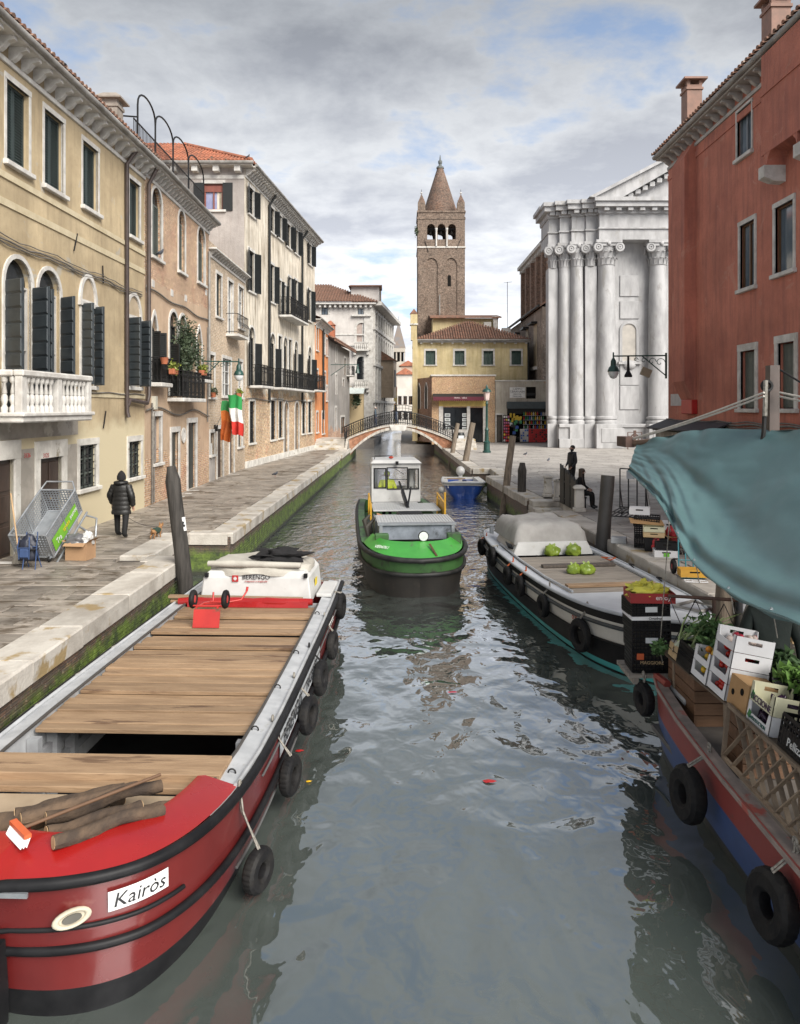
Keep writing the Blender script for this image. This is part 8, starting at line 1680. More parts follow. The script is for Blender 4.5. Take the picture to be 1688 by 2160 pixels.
# =================== MARKET BARGE LOAD, AWNING, QUAY CRATES =======================================================
CRB = mat('black_crate_plastic', (.006,.006,.007), (.010,.010,.011), rough=.5, spec=.3); CARW = mat('white_carton', (.68,.68,.69), (.6,.6,.61), s=3, rough=.6); CARD2 = mat('brown_carton', (.42,.25,.11), (.36,.21,.09), s=3, rough=.8); PALEW = mat('pale_box_wood', (.55,.40,.22), (.45,.32,.17), s=4, rough=.7, stretch=(.5,4,4)); CREAMC = mat('cream_carton', (.62,.60,.42), rough=.6)
def at(root, b, name, mt, **k): return b.build(name, mt, root, **k)
def lattice(w_, d_, h_, nx, ny, nz, t=.012):
    b = MB()
    def face(P, U, V, nu, nv):
        P, U, V = Vector(P), Vector(U), Vector(V); n = U.cross(V).normalized()*t/2
        for i in range(nu+1): a = P+U*(i/nu); b.bar(a, a+V, t*1.3, t, up=n)
        for j in range(nv+1): a = P+V*(j/nv); b.bar(a, a+U, t*1.3 if 0 < j < nv else t*2.6, t, up=n)
    face((0,0,0),(w_,0,0),(0,0,h_),nx,nz); face((0,d_,0),(w_,0,0),(0,0,h_),nx,nz); face((0,0,0),(0,d_,0),(0,0,h_),ny,nz); face((w_,0,0),(0,d_,0),(0,0,h_),ny,nz); face((0,0,0),(w_,0,0),(0,d_,0),nx//2,ny//2)
    b.box(0,w_,0,d_,-.004,.004); return b
def crate(label, loc, rot, w_=.38, d_=.5, h_=.24, mt=CRB, solid=0.0, tag_=None):
    t_ = thing('plastic_crate', label, 'crate', loc, rot=rot, group='black market crates'); lattice(w_, d_, h_, 10, 13, 5).build('lattice', mt, t_)
    if solid: b = MB(); b.box(-.004,.004,.02,d_-.02,.02,h_*solid); b.box(.02,w_-.02,-.004,.004,.02,h_*solid); b.build('panel', mt, t_)
    if tag_: MB().cb((w_*.5,-.012,h_*.5),(.16,.006,.07)).build('label_card', tag_, t_)
    return t_
def carton(label, loc, rot, w_=.38, d_=.42, h_=.165, mt=CARW, slot=True, group='white vegetable cartons'):
    # low-fronted fruit carton: high ends, cut-away front (-x side), handle slot in the end (-y side)
    t_ = thing('carton', label, 'carton', loc, rot=rot, group=group); t = .008
    lo = h_*.42; fr = [(0,0),(d_,0),(d_,h_),(d_-.05,h_),(d_-.07,lo),(.07,lo),(.05,h_),(0,h_)] if slot else [(0,0),(d_,0),(d_,h_),(0,h_)]
    MB().prism(fr, 0, t, 'yz').build('front', mt, t_); MB().prism(fr, w_-t, w_, 'yz').build('back', mt, t_)
    b = MB(); hx, hz = (w_*.32, w_*.68), (h_*.55, h_*.78)
    for x0, x1, z0, z1 in ((0,hx[0],0,h_),(hx[1],w_,0,h_),(hx[0],hx[1],0,hz[0]),(hx[0],hx[1],hz[1],h_)): b.box(x0,x1,0,t,z0,z1)
    b.build('end_panel', mt, t_); b.v = [(x, y+d_-t, z) for x, y, z in b.v]; b.build('end_panel', mt, t_); MB().box(t,w_-t,t,d_-t,0,t).build('bottom', mt, t_); return t_
def heap(label, name, base, w_, d_, n, r, mts, seed, cat='vegetables', shape='ball', rot=(0,0,0), zh=.04):
    t_ = thing(name, label, cat, base, rot=rot); rd = random.Random(seed); pm_ = []
    for i, m in enumerate(mts): b = MB(); b.ball((0,0,0),(r,r,r*.9) if shape == 'ball' else (r*2.2,r*.8,r*.8),10,7,nzv=.12,seed=i+seed); pm_.append(b.mesh(name, m, 70))
    for k in range(n):
        o = bpy.data.objects.new(name.split('_')[0], rd.choice(pm_)); COL.objects.link(o); o.parent = t_; o.location = (r+rd.random()*(w_-2*r), r+rd.random()*(d_-2*r), r+rd.random()*zh); o.rotation_euler = (rd.random()*3,rd.random()*3,rd.random()*3)
    return t_
TOM = mat('tomato_red', (.50,.025,.015), rough=.25); TOM2 = mat('tomato_dark', (.42,.03,.02), rough=.25); YPEP = mat('yellow_pepper', (.70,.42,.02), rough=.3); GPEP = mat('green_pepper', (.35,.42,.04), rough=.35); AUB = mat('aubergine', (.03,.012,.035), rough=.2); RAD = mat('radish_red', (.45,.03,.06), rough=.4); ORG = mat('orange_fruit', (.7,.25,.02), rough=.4)
TL = (0, R(11), 0)            # the display leans back from the water
SX = 3.30
def sz(y): return 1.31+.04*(9.6-y)       # height of the shelf edge along the barge
SHF = thing('display_shelf', 'long sloping plank shelf carrying crates along the vegetable barge', 'shelf', (SX,9.7,0)); 
for k in range(3): b = MB(); b.add([(x,y-9.7,sz(y)-.03+(x)*-.0+z-.2*x*0) for z in (0,.025) for x, y in ((k*.16,9.7),(k*.16+.15,9.7),(k*.16+.15,4.2),(k*.16,4.2))],[(3,2,1,0),(4,5,6,7),(0,1,5,4),(1,2,6,5),(2,3,7,6),(3,0,4,7)]); b.build('plank', mat('dark_shelf_wood', (.12,.085,.055), (.08,.058,.04)), SHF)
for y in (9.4,7.9,6.4,4.9): MB().box(.05,.11,y-9.73,y-9.67,.36,sz(y)-.03).build('leg', TWOOD, SHF); MB().box(.40,.46,y-9.73,y-9.67,.36,sz(y)-.03).build('leg', TWOOD, SHF)
def onsh(y, up=0.0, back=0.0): return (SX+.0+back+up*sin(TL[1]), y, sz(y)+.005+up*cos(TL[1]))
# black crate tower at the barge end
TX, TY, TZ = 3.02, 9.98, .93
pf = thing('side_platform', 'small slatted wooden platform under the black crate tower', 'platform', (TX-.06,TY-.08,TZ-.05)); 
for k in range(6): MB().box(0,.62,.02+k*.1,.10+k*.1,-.02,.03).build('slat', GPLANK, pf)
MB().box(.05,.12,0,.62,-.09,-.02).build('bearer', GPLANK, pf); MB().box(.5,.57,0,.62,-.09,-.02).build('bearer', GPLANK, pf)
zt = TZ; OBS = [('bottom crate of the black tower, with printed fruit labels', .27), ('second crate up in the black tower', .27), ('third crate of the black tower under the white rimmed one', .17), ('uppermost black crate below the red tray', .17)]
for i, (lb, h_) in enumerate(OBS):
    c_ = crate(lb, (TX,TY,zt), (0,0,R(2*i-3)), .50,.40,h_,CRB,.0,pc if i in (1,3) else None); MB().box(.03,.47,.03,.37,.01,h_-.03).build('filling', mat('dark_filling', (.014,.012,.010), (.05,.04,.03), s=20), c_); zt += h_+.006
    if i == 0: text('MAGGIORE', .06, PALEW, c_, (.25,-.014,.12), (pi/2,0,0)); MB().cb((.1,-.012,.2),(.09,.01,.08)).build('fruit_label', MATS['orange_plastic'], c_)
    if i == 2: MB().box(-.01,.51,-.01,.41,h_-.05,h_-.0).build('white_rim', CARW, c_); text('Ortofrut', .05, INK, c_, (.3,-.016,h_-.025), (pi/2,0,0))
rtry = thing('red_tray', 'red cardboard tray of yellow paper wraps topping the crate tower', 'tray', (TX-.03,TY-.03,zt), R(-3)); b = MB()
for x0,x1,y0,y1 in ((0,.58,0,.012),(0,.58,.40,.412),(0,.012,.012,.40),(.568,.58,.012,.40)): b.box(x0,x1,y0,y1,0,.13)
b.box(.01,.57,.01,.40,0,.01); b.build('walls', mat('red_carton', (.30,.02,.02), rough=.5), rtry); text('enjoy', .09, MATS['white_ink'], rtry, (.42,-.004,.075), (pi/2,0,0))
crumple('pale yellow wrapping paper heaped in the red tray', (TX+.24,TY+.16,zt+.05), (.24,.17,.12), mat('yellow_paper', (.72,.66,.10), (.62,.55,.08), s=5, rough=.7), cat='paper', name='paper_wrap', amp=.6, seed=21, freq=4.5)
# shelf load, far to near
def put(kind, y, **k): return kind
box1 = thing('wooden_box', 'pale wooden box of fennel at the far end of the shelf', 'box', onsh(9.15), rot=TL); 
for z in (.0,.09): MB().box(0,.012,0,.30,z+.005,z+.08).build('slat', PALEW, box1); MB().box(0,.36,0,.012,z+.005,z+.08).build('slat', PALEW, box1)
MB().box(.01,.36,.01,.30,0,.01).build('bottom', PALEW, box1); text('5', .10, INK, box1, (-.003,.15,.10), (pi/2,0,-pi/2))
fen = thing('fennel_bunch', 'heap of fennel with long green stalks behind the wooden box', 'vegetables', onsh(9.1,.14,.05)); rd = random.Random(3); b = MB(); bw = MB()
for k in range(40):
    y0 = rd.uniform(-.45,.45); x0 = rd.uniform(0,.3); bw.tube([(x0-.06,y0,0),(x0,y0,.07)],[.045,.025],7) if k % 3 == 0 else None
    d = Vector((rd.uniform(.1,.6),rd.uniform(-.45,.25),rd.uniform(.15,.5))); b.tube([(x0,y0,.05),Vector((x0,y0,.05))+d*.45,Vector((x0,y0,.05))+d*.9+Vector((0,0,-.1))],[.014,.010,.005],5)
b.build('stalks', mat('fennel_stalk', (.22,.30,.10), (.34,.40,.2), s=8), fen); bw.build('bulbs', mat('fennel_bulb', (.60,.62,.45)), fen, smooth=60); foliage((.3,-.1,.25),(.35,.6,.2),700,.045,31).build('fronds', mat('fennel_frond', (.08,.16,.045), (.05,.11,.03), s=9), fen); foliage((-.25,.15,.0),(.12,.12,.12),200,.035,33).build('drooping_fronds', MATS['fennel_frond'], fen)
crate('black crate of leafy vegetables leaning on the shelf beside the fennel', onsh(8.72), TL, .40,.42,.25,CRB,.45)
crate('black crate standing behind the yellow pepper cartons', onsh(8.42,.22,.26), TL, .40,.40,.20)
lf2 = thing('leafy_greens', 'dark leafy greens above the black crates', 'vegetables', onsh(8.6,.25,.25)); foliage((.1,0,.06),(.3,.5,.12),600,.07,41).build('leaves', mat('chard_leaf', (.05,.10,.03), (.03,.065,.022), s=9), lf2)
for i in range(2): carton(('lower','upper')[i]+' white carton of peppers, left of the tomato cartons', onsh(8.28,.172*i), TL); heap('pile of '+('green','yellow')[i]+' peppers in the left white cartons', 'pepper_pile', onsh(8.30,.172*i+.02,.02), .34,.36,30,.038,[[GPEP,YPEP],[YPEP,ORG]][i],50+i,rot=TL,zh=.10)
for i in range(4):
    carton(['bottom','second','third','topmost'][i]+' white carton in the tomato stack', onsh(7.80,.172*i), TL, .42,.44); heap(['first','second','third','fourth'][i]+' layer of red tomatoes counting up the white cartons', 'tomato_pile', onsh(7.82,.172*i+.02,.02), .38,.38,42,.034,[TOM,TOM2],60+i,rot=TL,zh=.10) if i < 3 else heap('garlic and shallots in the topmost white carton', 'garlic_pile', onsh(7.82,.172*i+.02,.02), .38,.38,14,.035,[mat('garlic', (.6,.5,.45)), RAD],66,rot=TL,zh=.06)
bc = thing('brown_box', 'brown cardboard box with heart shaped hand hole beside the tomato stack', 'box', onsh(7.34), rot=TL); b = MB(); b.box(0,.36,.0,.40,0,.30); b.build('carton_body', CARD2, bc, bevel=.004); o = MB().lathe([(.035,-.004),(.035,.004)],10,(0,.12,.2),axis='x').build('hand_hole', DARKV, bc); MB().lathe([(.03,-.005),(.03,.004)],10,(0,.30,.14),axis='x').build('hand_hole', DARKV, bc)
for i, (tx, mt_, col) in enumerate((('SAPRODUCTION', CARW, 'teal_ink'), ('Piccione', CREAMC, 'purple_ink'))):
    c_ = carton('white printed carton of aubergines under the cream one' if i == 0 else 'cream carton with large dark lettering on the printed pile', onsh(6.86,.185*i), TL, .38,.44,.18,mt_,True,'printed vegetable cartons'); text(tx.upper() if i else tx, .048 if i == 0 else .085, mat(col, (.03,.12,.10) if i == 0 else (.05,.015,.06)), c_, (-.004,.22,.040), (pi/2,0,-pi/2), sx=1.0 if i else .85)
    MB().cb((-.003,.385,.06),(.004,.05,.07),(.4,0,0)).build('leaf_mark', mat('leaf_print', (.05,.2,.06)), c_); heap(('lower','upper')[i]+' heap of dark aubergines in the printed cartons', 'aubergine_pile', onsh(6.88,.185*i+.02,.02), .34,.36,9,.035,[AUB],70+i,rot=TL,shape='long')
crate('black crate of radishes raised behind the printed cartons', onsh(6.98,.10,.42), TL, .40,.55,.26); heap('bunch of red radishes in the raised black crate', 'radish_pile', onsh(7.2,.33,.44), .3,.3,9,.030,[RAD],80); lf3 = thing('radish_leaves', 'bright green radish leaves spilling over the black crate', 'vegetables', onsh(7.0,.36,.55)); foliage((0,0,0),(.26,.38,.12),420,.085,44).build('leaves', mat('bright_leaf', (.12,.24,.04), (.08,.16,.03), s=9), lf3)
pz2 = crate('wide black crate with white lettering at the right edge of the shelf', onsh(6.05), TL, .45,.62,.26,CRB,.55); text('Pellizzari', .10, MATS['white_ink'], pz2, (-.010,.30,.07), (pi/2,0,-pi/2))
crate('black crate holding cabbages at the right picture edge', onsh(6.05,.27,.12), TL, .45,.6,.22); heap('pale cabbages in the right edge crate', 'cabbage_pile', onsh(6.1,.30,.14), .4,.5,4,.11,[mat('cabbage', (.50,.52,.30), (.4,.45,.22), s=6)],83)
for lb, y, c_, sd in (('curly dark green leaves piled behind the tomato cartons', 8.0, 'chard_leaf', 91), ('bright salad leaves heaped behind the brown box', 7.45, 'bright_leaf', 92), ('dark salad leaves at the right edge above the cabbages', 6.35, 'chard_leaf', 93)): t_ = thing('leafy_greens', lb, 'vegetables', onsh(y,.30,.55)); foliage((0,0,.05),(.26,.26,.15),420,.07,sd).build('leaves', MATS[c_], t_); MB().lathe([(.05,-.3),(.22,-.25),(.26,.0),(.2,.02)],10).build('basket', CRB, t_)
crate('black crate beyond the picture edge on the shelf', onsh(5.4), TL, .45,.55,.26,CRB,.5)
tb = thing('teal_box', 'teal cardboard box at the lower right edge under the shelf crates', 'box', (3.28,5.62,1.20)); MB().box(0,.35,0,.4,0,.22).build('carton_body', mat('teal_card', (.05,.26,.20), rough=.6), tb, bevel=.005)
# wooden slatted stands and trellis
for lb, y0, y1, z1 in (('brown slatted planter box under the far end of the shelf', 8.75,9.6,1.27), ('brown slatted stand behind the trellis', 7.5,7.95,1.33)):
    t_ = thing('slatted_stand', lb, 'stand', (3.36,y0,.42)); n = 6; h_ = (z1-.42)/n
    for k in range(n): MB().box(0,.025,0,y1-y0,k*h_+.006,(k+1)*h_-.006).build('slat', DKWOOD, t_); MB().box(.026,.62,0,.025,k*h_+.006,(k+1)*h_-.006).build('slat', DKWOOD, t_)
    MB().box(.03,.60,.03,y1-y0,0,h_*n-.01).build('core', DARKV, t_)
TRL = thing('trellis_panel', 'diagonal wooden trellis panel along the vegetable barge side', 'trellis', (3.22,7.62,.90)); Lt, Ht = 3.4, .52
def clipbar(o, sgn, yoff):
    y0, y1 = o, o+sgn*Ht*.95; z0, z1 = 0, Ht
    if min(y0,y1) < -Lt or max(y0,y1) > 0: return
    MB().bar((yoff,y0,z0),(yoff+.05,y1,z1),.012,.046,up=(1,0,0)).build('lath', TWOOD, TRL)
for k in range(18): clipbar(-k*.215, -1, 0.0); clipbar(-k*.215, 1, .016)
MB().bar((-.005,0,0),(-.005,-Lt,0),.03,.04).build('frame_rail', TWOOD, TRL); MB().bar((.05,0,Ht),(.05,-Lt,Ht),.03,.04).build('frame_rail', TWOOD, TRL); MB().bar((.0,0,0),(.05,0,Ht),.03,.04).build('frame_rail', TWOOD, TRL)
# ---- awning: ridge pole, mast, ropes, tarpaulin
AWN = thing('market_awning', 'large blue green tarpaulin awning over the vegetable barge', 'awning', (4.0,9.0,2.5))
RG = [px_d(1345,936,11.9), px_d(1420,918,11.2), px_d(1500,905,10.5), px_d(1632,908,9.5), px_d(1760,905,8.5), px_d(1950,900,7.4), px_d(2300,890,6.0)]
LW = [px_d(1326,992,11.3), px_d(1386,1052,9.9), px_d(1425,1118,9.0), px_d(1465,1188,8.3), px_d(1555,1258,7.2), px_d(1690,1316,6.1), px_d(1950,1430,4.9)]
def poly(P, t):
    n = len(P)-1; i = min(int(t*n), n-1); u = t*n-i; p0, p1, p2, p3 = P[max(i-1,0)], P[i], P[i+1], P[min(i+2,n)]
    return .5*((2*p1)+(p2-p0)*u+(2*p0-5*p1+4*p2-p3)*u*u+(3*p1-p0-3*p2+p3)*u**3)
rows = []; NU, NV = 110, 60
for j in range(NV+1):
    v = j/NV; rr_ = []
    for i in range(NU+1):
        t = i/NU; a, c_ = poly(RG, t), poly(LW, t); p = a.lerp(c_, v); sag = -.16*sin(v*pi)*min(1,t*3)
        fold = .0
        # folds fan out of the far ridge corner and hang along the lower hem
        th = v/(t**.75+.04); env = min(1, (t*3.2)**1.6)*min(1, v*2.2)*math.exp(-t*.9); fold += env*(.060*sin(th*4.3+.6)+.022*sin(th*9.5+2)+.010*sin(th*19)); fold += .035*abs(mnoise.noise(Vector((t*6+v*2.5,v*3.2-t*2,4))))+.018*abs(mnoise.noise(Vector((t*13+v*5,v*8-t*4,7)))); fold += .05*math.exp(-((v-.86)/.05)**2)*(.4+.6*t)-.04*math.exp(-((v-.94)/.03)**2)
        fold += .030*mnoise.noise(Vector((t*7,v*3,2)))*v+.05*math.exp(-(v/.06)**2)*mnoise.noise(Vector((t*16,v*8,9)))
        n_ = Vector((-.55,-.45,.7)); rr_.append(p+Vector((0,0,sag))+n_*fold-Vector((4.0,9.0,2.5)))
    rows.append(rr_)
hem = [[p+Vector((.03,.02,-.05+.012*sin(i*.5))) for i, p in enumerate(rows[-1])]]
TARP = mat('green_tarpaulin', (.082,.150,.153), (.070,.130,.134), s=1.2, rough=.40, rr=.06, bump=.12, bs=5)
o = MB().grid(rows+hem).build('tarpaulin', TARP, AWN, smooth=80)
# hem rope, seams, eyelets and ties
AO = Vector((4.0,9.0,2.5)); MB().tube([p+Vector((-.004,-.004,-.01)) for p in rows[-1]], .010, 5).build('hem_rope', TARP, AWN)
for q in (12, 26, 40, 55, 70, 84): p = rows[-2][q]; MB().torus(p+Vector((-.012,-.012,0)), .016, .005, 'x', 10, 5).build('eyelet', STEEL, AWN); MB().tube([p, p+Vector((.02,.0,-.10)), p+Vector((.06,.03,-.26))], .005, 5).build('tie_cord', ROPE, AWN)
# far side and gable flap of the awning
rows = [[poly(RG,i/30)-Vector((4.0,9.0,2.5)) for i in range(31)], [poly(RG,i/30)+Vector((.9,.3,-.45))-Vector((4.0,9.0,2.5)) for i in range(31)], [poly(RG,i/30)+Vector((1.5,.5,-1.0))-Vector((4.0,9.0,2.5)) for i in range(31)]]; MB().grid(rows).build('far_slope', TARP, AWN, smooth=80)
g0 = RG[0]; fl_ = [g0, LW[0], g0.lerp(LW[0],.5)+Vector((.1,.02,-.35)), g0+Vector((.35,.15,-.55))]; MB().quad(*[p-Vector((4.0,9.0,2.5)) for p in fl_]).build('gable_flap', TARP, AWN)
MB().tube([RG[0]+Vector((-.12,.25,-.02))-Vector((4,9,2.5))]+[p+Vector((.05,0,-.06))-Vector((4,9,2.5)) for p in RG[1:]],.05,8).build('ridge_pole', mat('brown_pole', (.14,.09,.06), (.09,.06,.045)), AWN); MB().cb((0,0,0),(.14,.5,.16)).build('ridge_block', MATS['rust_iron'], AWN, RG[0]+Vector((-.10,.30,.02))-Vector((4,9,2.5)))
MAST = px_d(1628,915,9.5); ms = thing('awning_mast', 'dark brown square mast with pulley standing up through the awning', 'mast', (MAST.x+.02,MAST.y+.1,.36)); topz = px_d(1636,770,9.5).z; MB().add([(-.075,-.075,0),(.075,-.075,0),(.075,.075,0),(-.075,.075,0),(-.02,-.065,topz-.36),(.10,-.065,topz-.36),(.10,.065,topz-.36),(-.02,.065,topz-.36)],[(3,2,1,0),(4,5,6,7),(0,1,5,4),(1,2,6,5),(2,3,7,6),(3,0,4,7)]).build('post', mat('mast_brown', (.085,.062,.052), (.06,.045,.038), s=3, rough=.5), ms); b = MB(); b.torus((-.06,-.06,topz-.62),.06,.025,'y',12,6); b.tube([(-.07,-.05,topz-.65),(-.10,-.06,topz-1.2),(-.16,-.06,topz-1.6)],.03,6); b.build('pulley', IRON, ms); b = MB(); b.tube([(-.09,-.09,topz-.55),(-.10,-.09,topz-1.0)],.03,6); b.build('cord_bundle', ROPE, ms)
r0 = RG[0]+Vector((-.1,.2,.05)); r1 = px_d(1612,828,9.45)
for lb, dz in (('upper of the twin ropes rising from the awning corner to the mast', .0), ('lower of the twin ropes rising from the awning corner to the mast', -.035)):
    t_ = thing('guy_rope', lb, 'rope', r0); d = r1+Vector((0,0,dz))-r0; MB().tube([d*(k/8)+Vector((0,0,-.03*sin(pi*k/8)+dz*.3)) for k in range(9)],.014,6).build('cord', mat('pale_rope', (.5,.47,.42), s=20, rough=.9), t_)
r2 = px_d(1645,828,9.45); t_ = thing('guy_rope', 'pair of pale ropes running from the mast off to the right', 'rope', r2); d = px_d(1760,852,8.6)-r2
for dz in (0,-.05): MB().tube([(0,0,dz),(d.x,d.y,d.z+dz)],.013,6).build('cord', MATS['pale_rope'], t_)
MB().tube([(0,-.02,.28),(d.x*.9,d.y*.9,d.z+.05)],.012,6).build('black_cord', CLOTHB, t_)
hr = px_d(1412,1100,9.2); t_ = thing('awning_rope', 'thin cord hanging from the awning hem past the crate tower', 'rope', hr); lo_ = px_d(1390,1395,9.6)-hr; MB().tube([(0,0,0),lo_*.5+Vector((.0,0,0)),lo_*.92,lo_+Vector((.05,0,-.02))],.006,5).build('cord', ROPE, t_)
# rusty cross rail with rope bundle
cr0, cr1 = px_d(1410,1257,9.9), px_d(1590,1268,9.3); CRL = thing('cross_rail', 'rusty horizontal rail with wire crosses behind the fennel', 'rail', cr0); d = cr1-cr0; MB().tube([(0,0,0),d],.022,8).build('bar', MATS['rust_iron'], CRL); b = MB(); q = Vector((d.x,d.y,0))
for k in range(3): a = q*(k/3); c_ = q*((k+1)/3); b.tube([a,c_+Vector((0,0,-.75))],.006,4); b.tube([c_,a+Vector((0,0,-.75))],.006,4)
b.build('wires', IRON, CRL); MB().tube([d*.55,d*.55+Vector((0,0,-1.0))],.025,6).build('upright', MATS['rust_iron'], CRL); MB().tube([d,d+Vector((0,0,-1.0))],.03,6).build('upright', MATS['rust_iron'], CRL)
hb3 = cr1+Vector((-.06,-.06,.03)); t_ = thing('rope_hank', 'hank of grey rope hanging at the end of the rusty rail', 'rope', hb3); b = MB()
for k in range(7): x = .03*sin(k*2.1); b.tube([(x,0,0),(x-.05,.01*k,-.2),(x-.03,0,-.42-.03*k),(x+.04,-.01*k,-.22),(x+.02,0,0)],.010,5,closed=True)
b.build('loops', ROPE, t_)
# =================== CRATES AND TROLLEYS ON THE RIGHT QUAY ==============================================================
qz = ZP+.025
def simple_box(name, label, loc, sz_, mt, rz=0.0, cat='box', lid=False, open_=True, group=None, parts=None):
    t_ = thing(name, label, cat, loc, rz, group); w_, d_, h_ = sz_; t = .012
    if open_:
        b = MB(); 
        for x0,x1,y0,y1 in ((-w_/2,w_/2,-d_/2,-d_/2+t),(-w_/2,w_/2,d_/2-t,d_/2),(-w_/2,-w_/2+t,-d_/2+t,d_/2-t),(w_/2-t,w_/2,-d_/2+t,d_/2-t)): b.box(x0,x1,y0,y1,0,h_)
        b.build('walls', mt, t_); MB().box(-w_/2+t,w_/2-t,-d_/2+t,d_/2-t,0,t).build('bottom', mt, t_)
        MB().box(-w_*.18,w_*.18,-d_/2-.002,-d_/2+.001,h_*.6,h_*.8).build('hand_hole', DARKV, t_)
    else: MB().box(-w_/2,w_/2,-d_/2,d_/2,0,h_).build('body', mt, t_, bevel=.01)
    return t_
Q = lambda x, y, z=qz: px_z(x, y, z)
p0 = Q(1345,1152); 
crate('black crate at the bottom of the quay crate pile', p0+Vector((-.12,-.15,0)), (0,0,R(-20)), .55,.42,.24); crate('second black crate in the quay crate pile', p0+Vector((-.12,-.15,.25)), (0,0,R(-18)), .55,.42,.24); crate('third black crate in the quay crate pile', p0+Vector((-.12,-.15,.50)), (0,0,R(-22)), .55,.42,.22)
simple_box('carton', 'white carton crowning the quay crate pile', p0+Vector((.06,.02,.76)), (.46,.34,.16), CARW, R(-20), 'carton'); fl2 = thing('flattened_carton', 'flattened brown carton lid sticking out of the quay pile', 'carton', p0+Vector((.12,-.28,.62))); MB().cb((0,0,0),(.75,.4,.015),(R(8),R(3),R(-10))).build('sheet', CARD2, fl2)
p1_ = Q(1382,1160); simple_box('carton', 'black and yellow fruit tray in the quay pile', p1_+Vector((-.05,-.05,.44)), (.46,.34,.12), CREAMC, R(-15), 'carton'); simple_box('carton', 'pale wooden tray under the fruit tray in the quay pile', p1_+Vector((-.05,-.05,.32)), (.46,.34,.11), PALEW, R(-15), 'carton'); simple_box('carton', 'dark fruit box at the base of the quay pile', p1_+Vector((.0,-.05,.0)), (.5,.36,.30), CRB, R(-15), 'carton')
for lb, dx, dz, s_ in (('red net sack of onions on the quay crates', .42,.34,(.20,.17,.17)), ('long red net sack slumped beside the quay crates', -.02,.0,(.15,.15,.24))): crumple(lb, p1_+Vector((dx,-.12,dz)), s_, mat('red_net', (.40,.025,.03), (.28,.02,.03), s=22, rough=.7), cat='sack', name='net_sack', amp=.22, seed=dx*9+30)
p2_ = Q(1400,1172); simple_box('carton', 'black printed fruit box in front of the quay pile', p2_+Vector((.05,-.02,.16)), (.46,.32,.15), CRB, R(-12), 'carton'); simple_box('carton', 'white polystyrene tray with green label at the quay edge', p2_+Vector((.02,-.06,0)), (.50,.36,.15), CARW, R(-12), 'carton'); MB().cb((.0,-.186,.06),(.12,.006,.08)).build('green_label', mat('label_green', (.15,.45,.05)), bpy.data.objects[[o.name for o in COL.objects if o.get('label','').startswith('white polystyrene')][0]])
p3_ = Q(1425,1150); simple_box('carton', 'white carton at the back of the quay pile', p3_+Vector((-.05,.25,.35)), (.6,.4,.18), CARW, R(-10), 'carton'); simple_box('carton', 'brown crate under the back white carton', p3_+Vector((-.05,.25,0)), (.6,.4,.34), CARD2, R(-10), 'carton', open_=False); simple_box('carton', 'red and white box of small goods on the quay', p3_+Vector((.05,-.15,0)), (.4,.3,.18), MATS['red_carton'], R(-8), 'carton')
simple_box('carton', 'small grey polystyrene box left of the quay crate pile', Q(1306,1145), (.36,.3,.14), mat('grey_poly', (.45,.46,.47)), R(-20), 'carton', open_=False)
# steel platform trolley
p = Q(1335,1092); TR = thing('platform_trolley', 'dark steel platform trolley with tall end frame on the campo', 'trolley', p, R(-28)); b = MB(); W2_, L2_ = .75, 1.7; DKS = mat('dark_steel', (.03,.03,.031), rough=.5)
for x in (-W2_/2,-W2_/6,W2_/6,W2_/2): b.bar((x,.0,.25),(x,0,1.45),.035,.035)
b.bar((-W2_/2,0,1.45),(W2_/2,0,1.45),.035,.035); b.bar((-W2_/2,0,.3),(W2_/2,0,.3),.035,.035); b.build('end_frame', DKS, TR); b = MB()
for k in range(7): x = -W2_/2+W2_*k/6; b.bar((x,0,.27),(x,-L2_,.27),.03,.025)
for y in (0,-L2_/2,-L2_): b.bar((-W2_/2,y,.25),(W2_/2,y,.25),.04,.03)
for x in (-W2_/2,W2_/2): b.bar((x,-L2_,.25),(x,-L2_,.08),.04,.04); b.bar((x,0,.9),(x,.35,.25),.03,.03)
b.build('platform', DKS, TR)
for x in (-W2_/2,W2_/2):
    for y in (.3,-L2_): MB().torus((x,y,.08),.055,.025,'x',14,6).build('castor', RUBBER, TR, smooth=60)
MB().box(-.18,.05,-.02,.02,1.15,1.4).build('plate', STEEL, TR)
def truck(label, p, rz, col, box_=None):
    t_ = thing('sack_truck', label, 'hand truck', p, rz); b = MB()
    for x in (-.2,.2,-.07,.07): b.tube([(x,0,.05),(x,.12,1.15)],.014,8)
    for z in (.3,.65,1.0): b.tube([(-.2,z*.1,z),(.2,z*.1,z)],.012,8)
    b.tube([(-.2,.12,1.15),(-.2,.22,1.3),(.2,.22,1.3),(.2,.12,1.15)],.014,8); b.build('frame', col, t_, smooth=60); MB().box(-.22,.22,-.30,0,.02,.035).build('toe_plate', col, t_)
    for x in (-.27,.27): w_ = MB().torus((x,.16,.15),.105,.045,'x',18,8).build('wheel', RUBBER, t_, smooth=60); MB().lathe([(.055,-.03),(.055,.03)],10,(x,.16,.15),axis='x').build('hub', MATS['signal_red'] if col is not YEL else YEL, w_)
    return t_
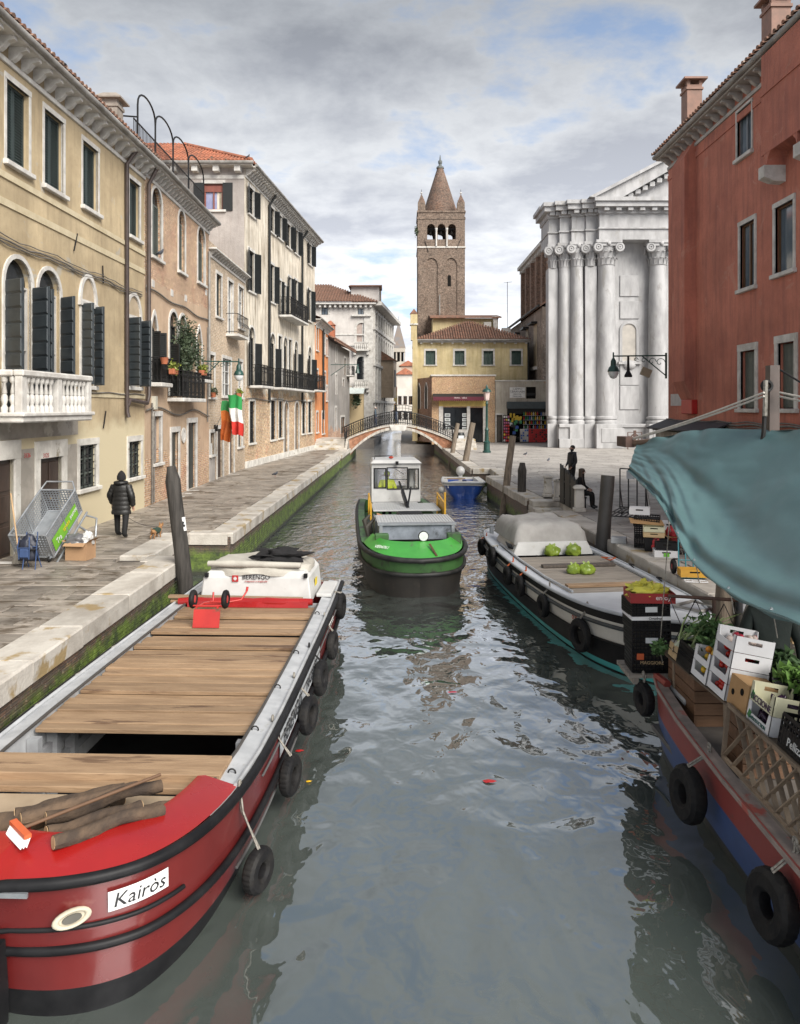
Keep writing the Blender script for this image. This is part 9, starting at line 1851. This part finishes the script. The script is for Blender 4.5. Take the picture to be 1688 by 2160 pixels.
TEAL = mat('teal_tube', (.05,.22,.26), rough=.4)
tk = truck('teal sack truck holding a yellow wooden tray on the quay', Q(1455,1215), R(-8), TEAL); truck('dark sack truck with red hubs behind the teal one', Q(1440,1180)+Vector((.35,.55,0)), R(160), DKS)
yb = simple_box('wooden_tray', 'yellow wooden tray on the toe of the teal sack truck', Q(1455,1215)+Vector((.0,-.17,.04)), (.52,.32,.14), mat('yellow_tray', (.55,.30,.03), (.45,.24,.03), c3=(.35,.2,.1), s3=4, t3=.6), R(-8), 'tray')
wr = thing('white_rack', 'small white wire rack lying at the quay edge', 'rack', Q(1468,1228), R(-8)); b = MB()
for y in (-.08,.08): b.tube([(-.2,y,.02),(.2,y,.02)],.010,6)
for k in range(4): b.tube([(-.2+.133*k,-.08,.02),(-.2+.133*k,.08,.02)],.010,6)
b.build('wires', CARW, wr)
for i, (lb, x, y, s_, mt) in enumerate((('pale wooden crate by the round mooring post', 1528,1345,(.4,.4,.3),PALEW), ('second pale crate stacked by the round mooring post', 1560,1350,(.45,.4,.34),PALEW), ('grey lidded bin behind the pale crates', 1565,1290,(.5,.4,.36),mat('bin_grey', (.25,.25,.26))))): 
    pp = Q(x, y); pp.x = max(pp.x, 5.65); simple_box('storage_box', lb, pp, s_, mt, R(-6), 'box', open_=(i < 2))
# floating scraps
for lb, x, y, s_, mt in (('red scrap of paper floating mid canal', 1030,1648,.09,MATS['signal_red']), ('small red scrap floating beside the red barge', 632,1583,.07,MATS['signal_red']), ('pink scrap floating near the green barge reflection', 955,1460,.08,RAD), ('yellow leaf floating beside the red barge', 652,1648,.05,YPEP)):
    p = px_z(x, y, .012); t_ = thing('floating_scrap', lb, 'litter', p); rd = random.Random(x); b = MB(); n = 8; b.add([(0,0,.012)]+[(s_*rd.uniform(.5,1.2)*cos(2*pi*k/n),s_*rd.uniform(.3,.6)*sin(2*pi*k/n),rd.uniform(-.004,.008)) for k in range(n)],[(0,1+k,1+(k+1)%n) for k in range(n)]); b.build('scrap', mt, t_)
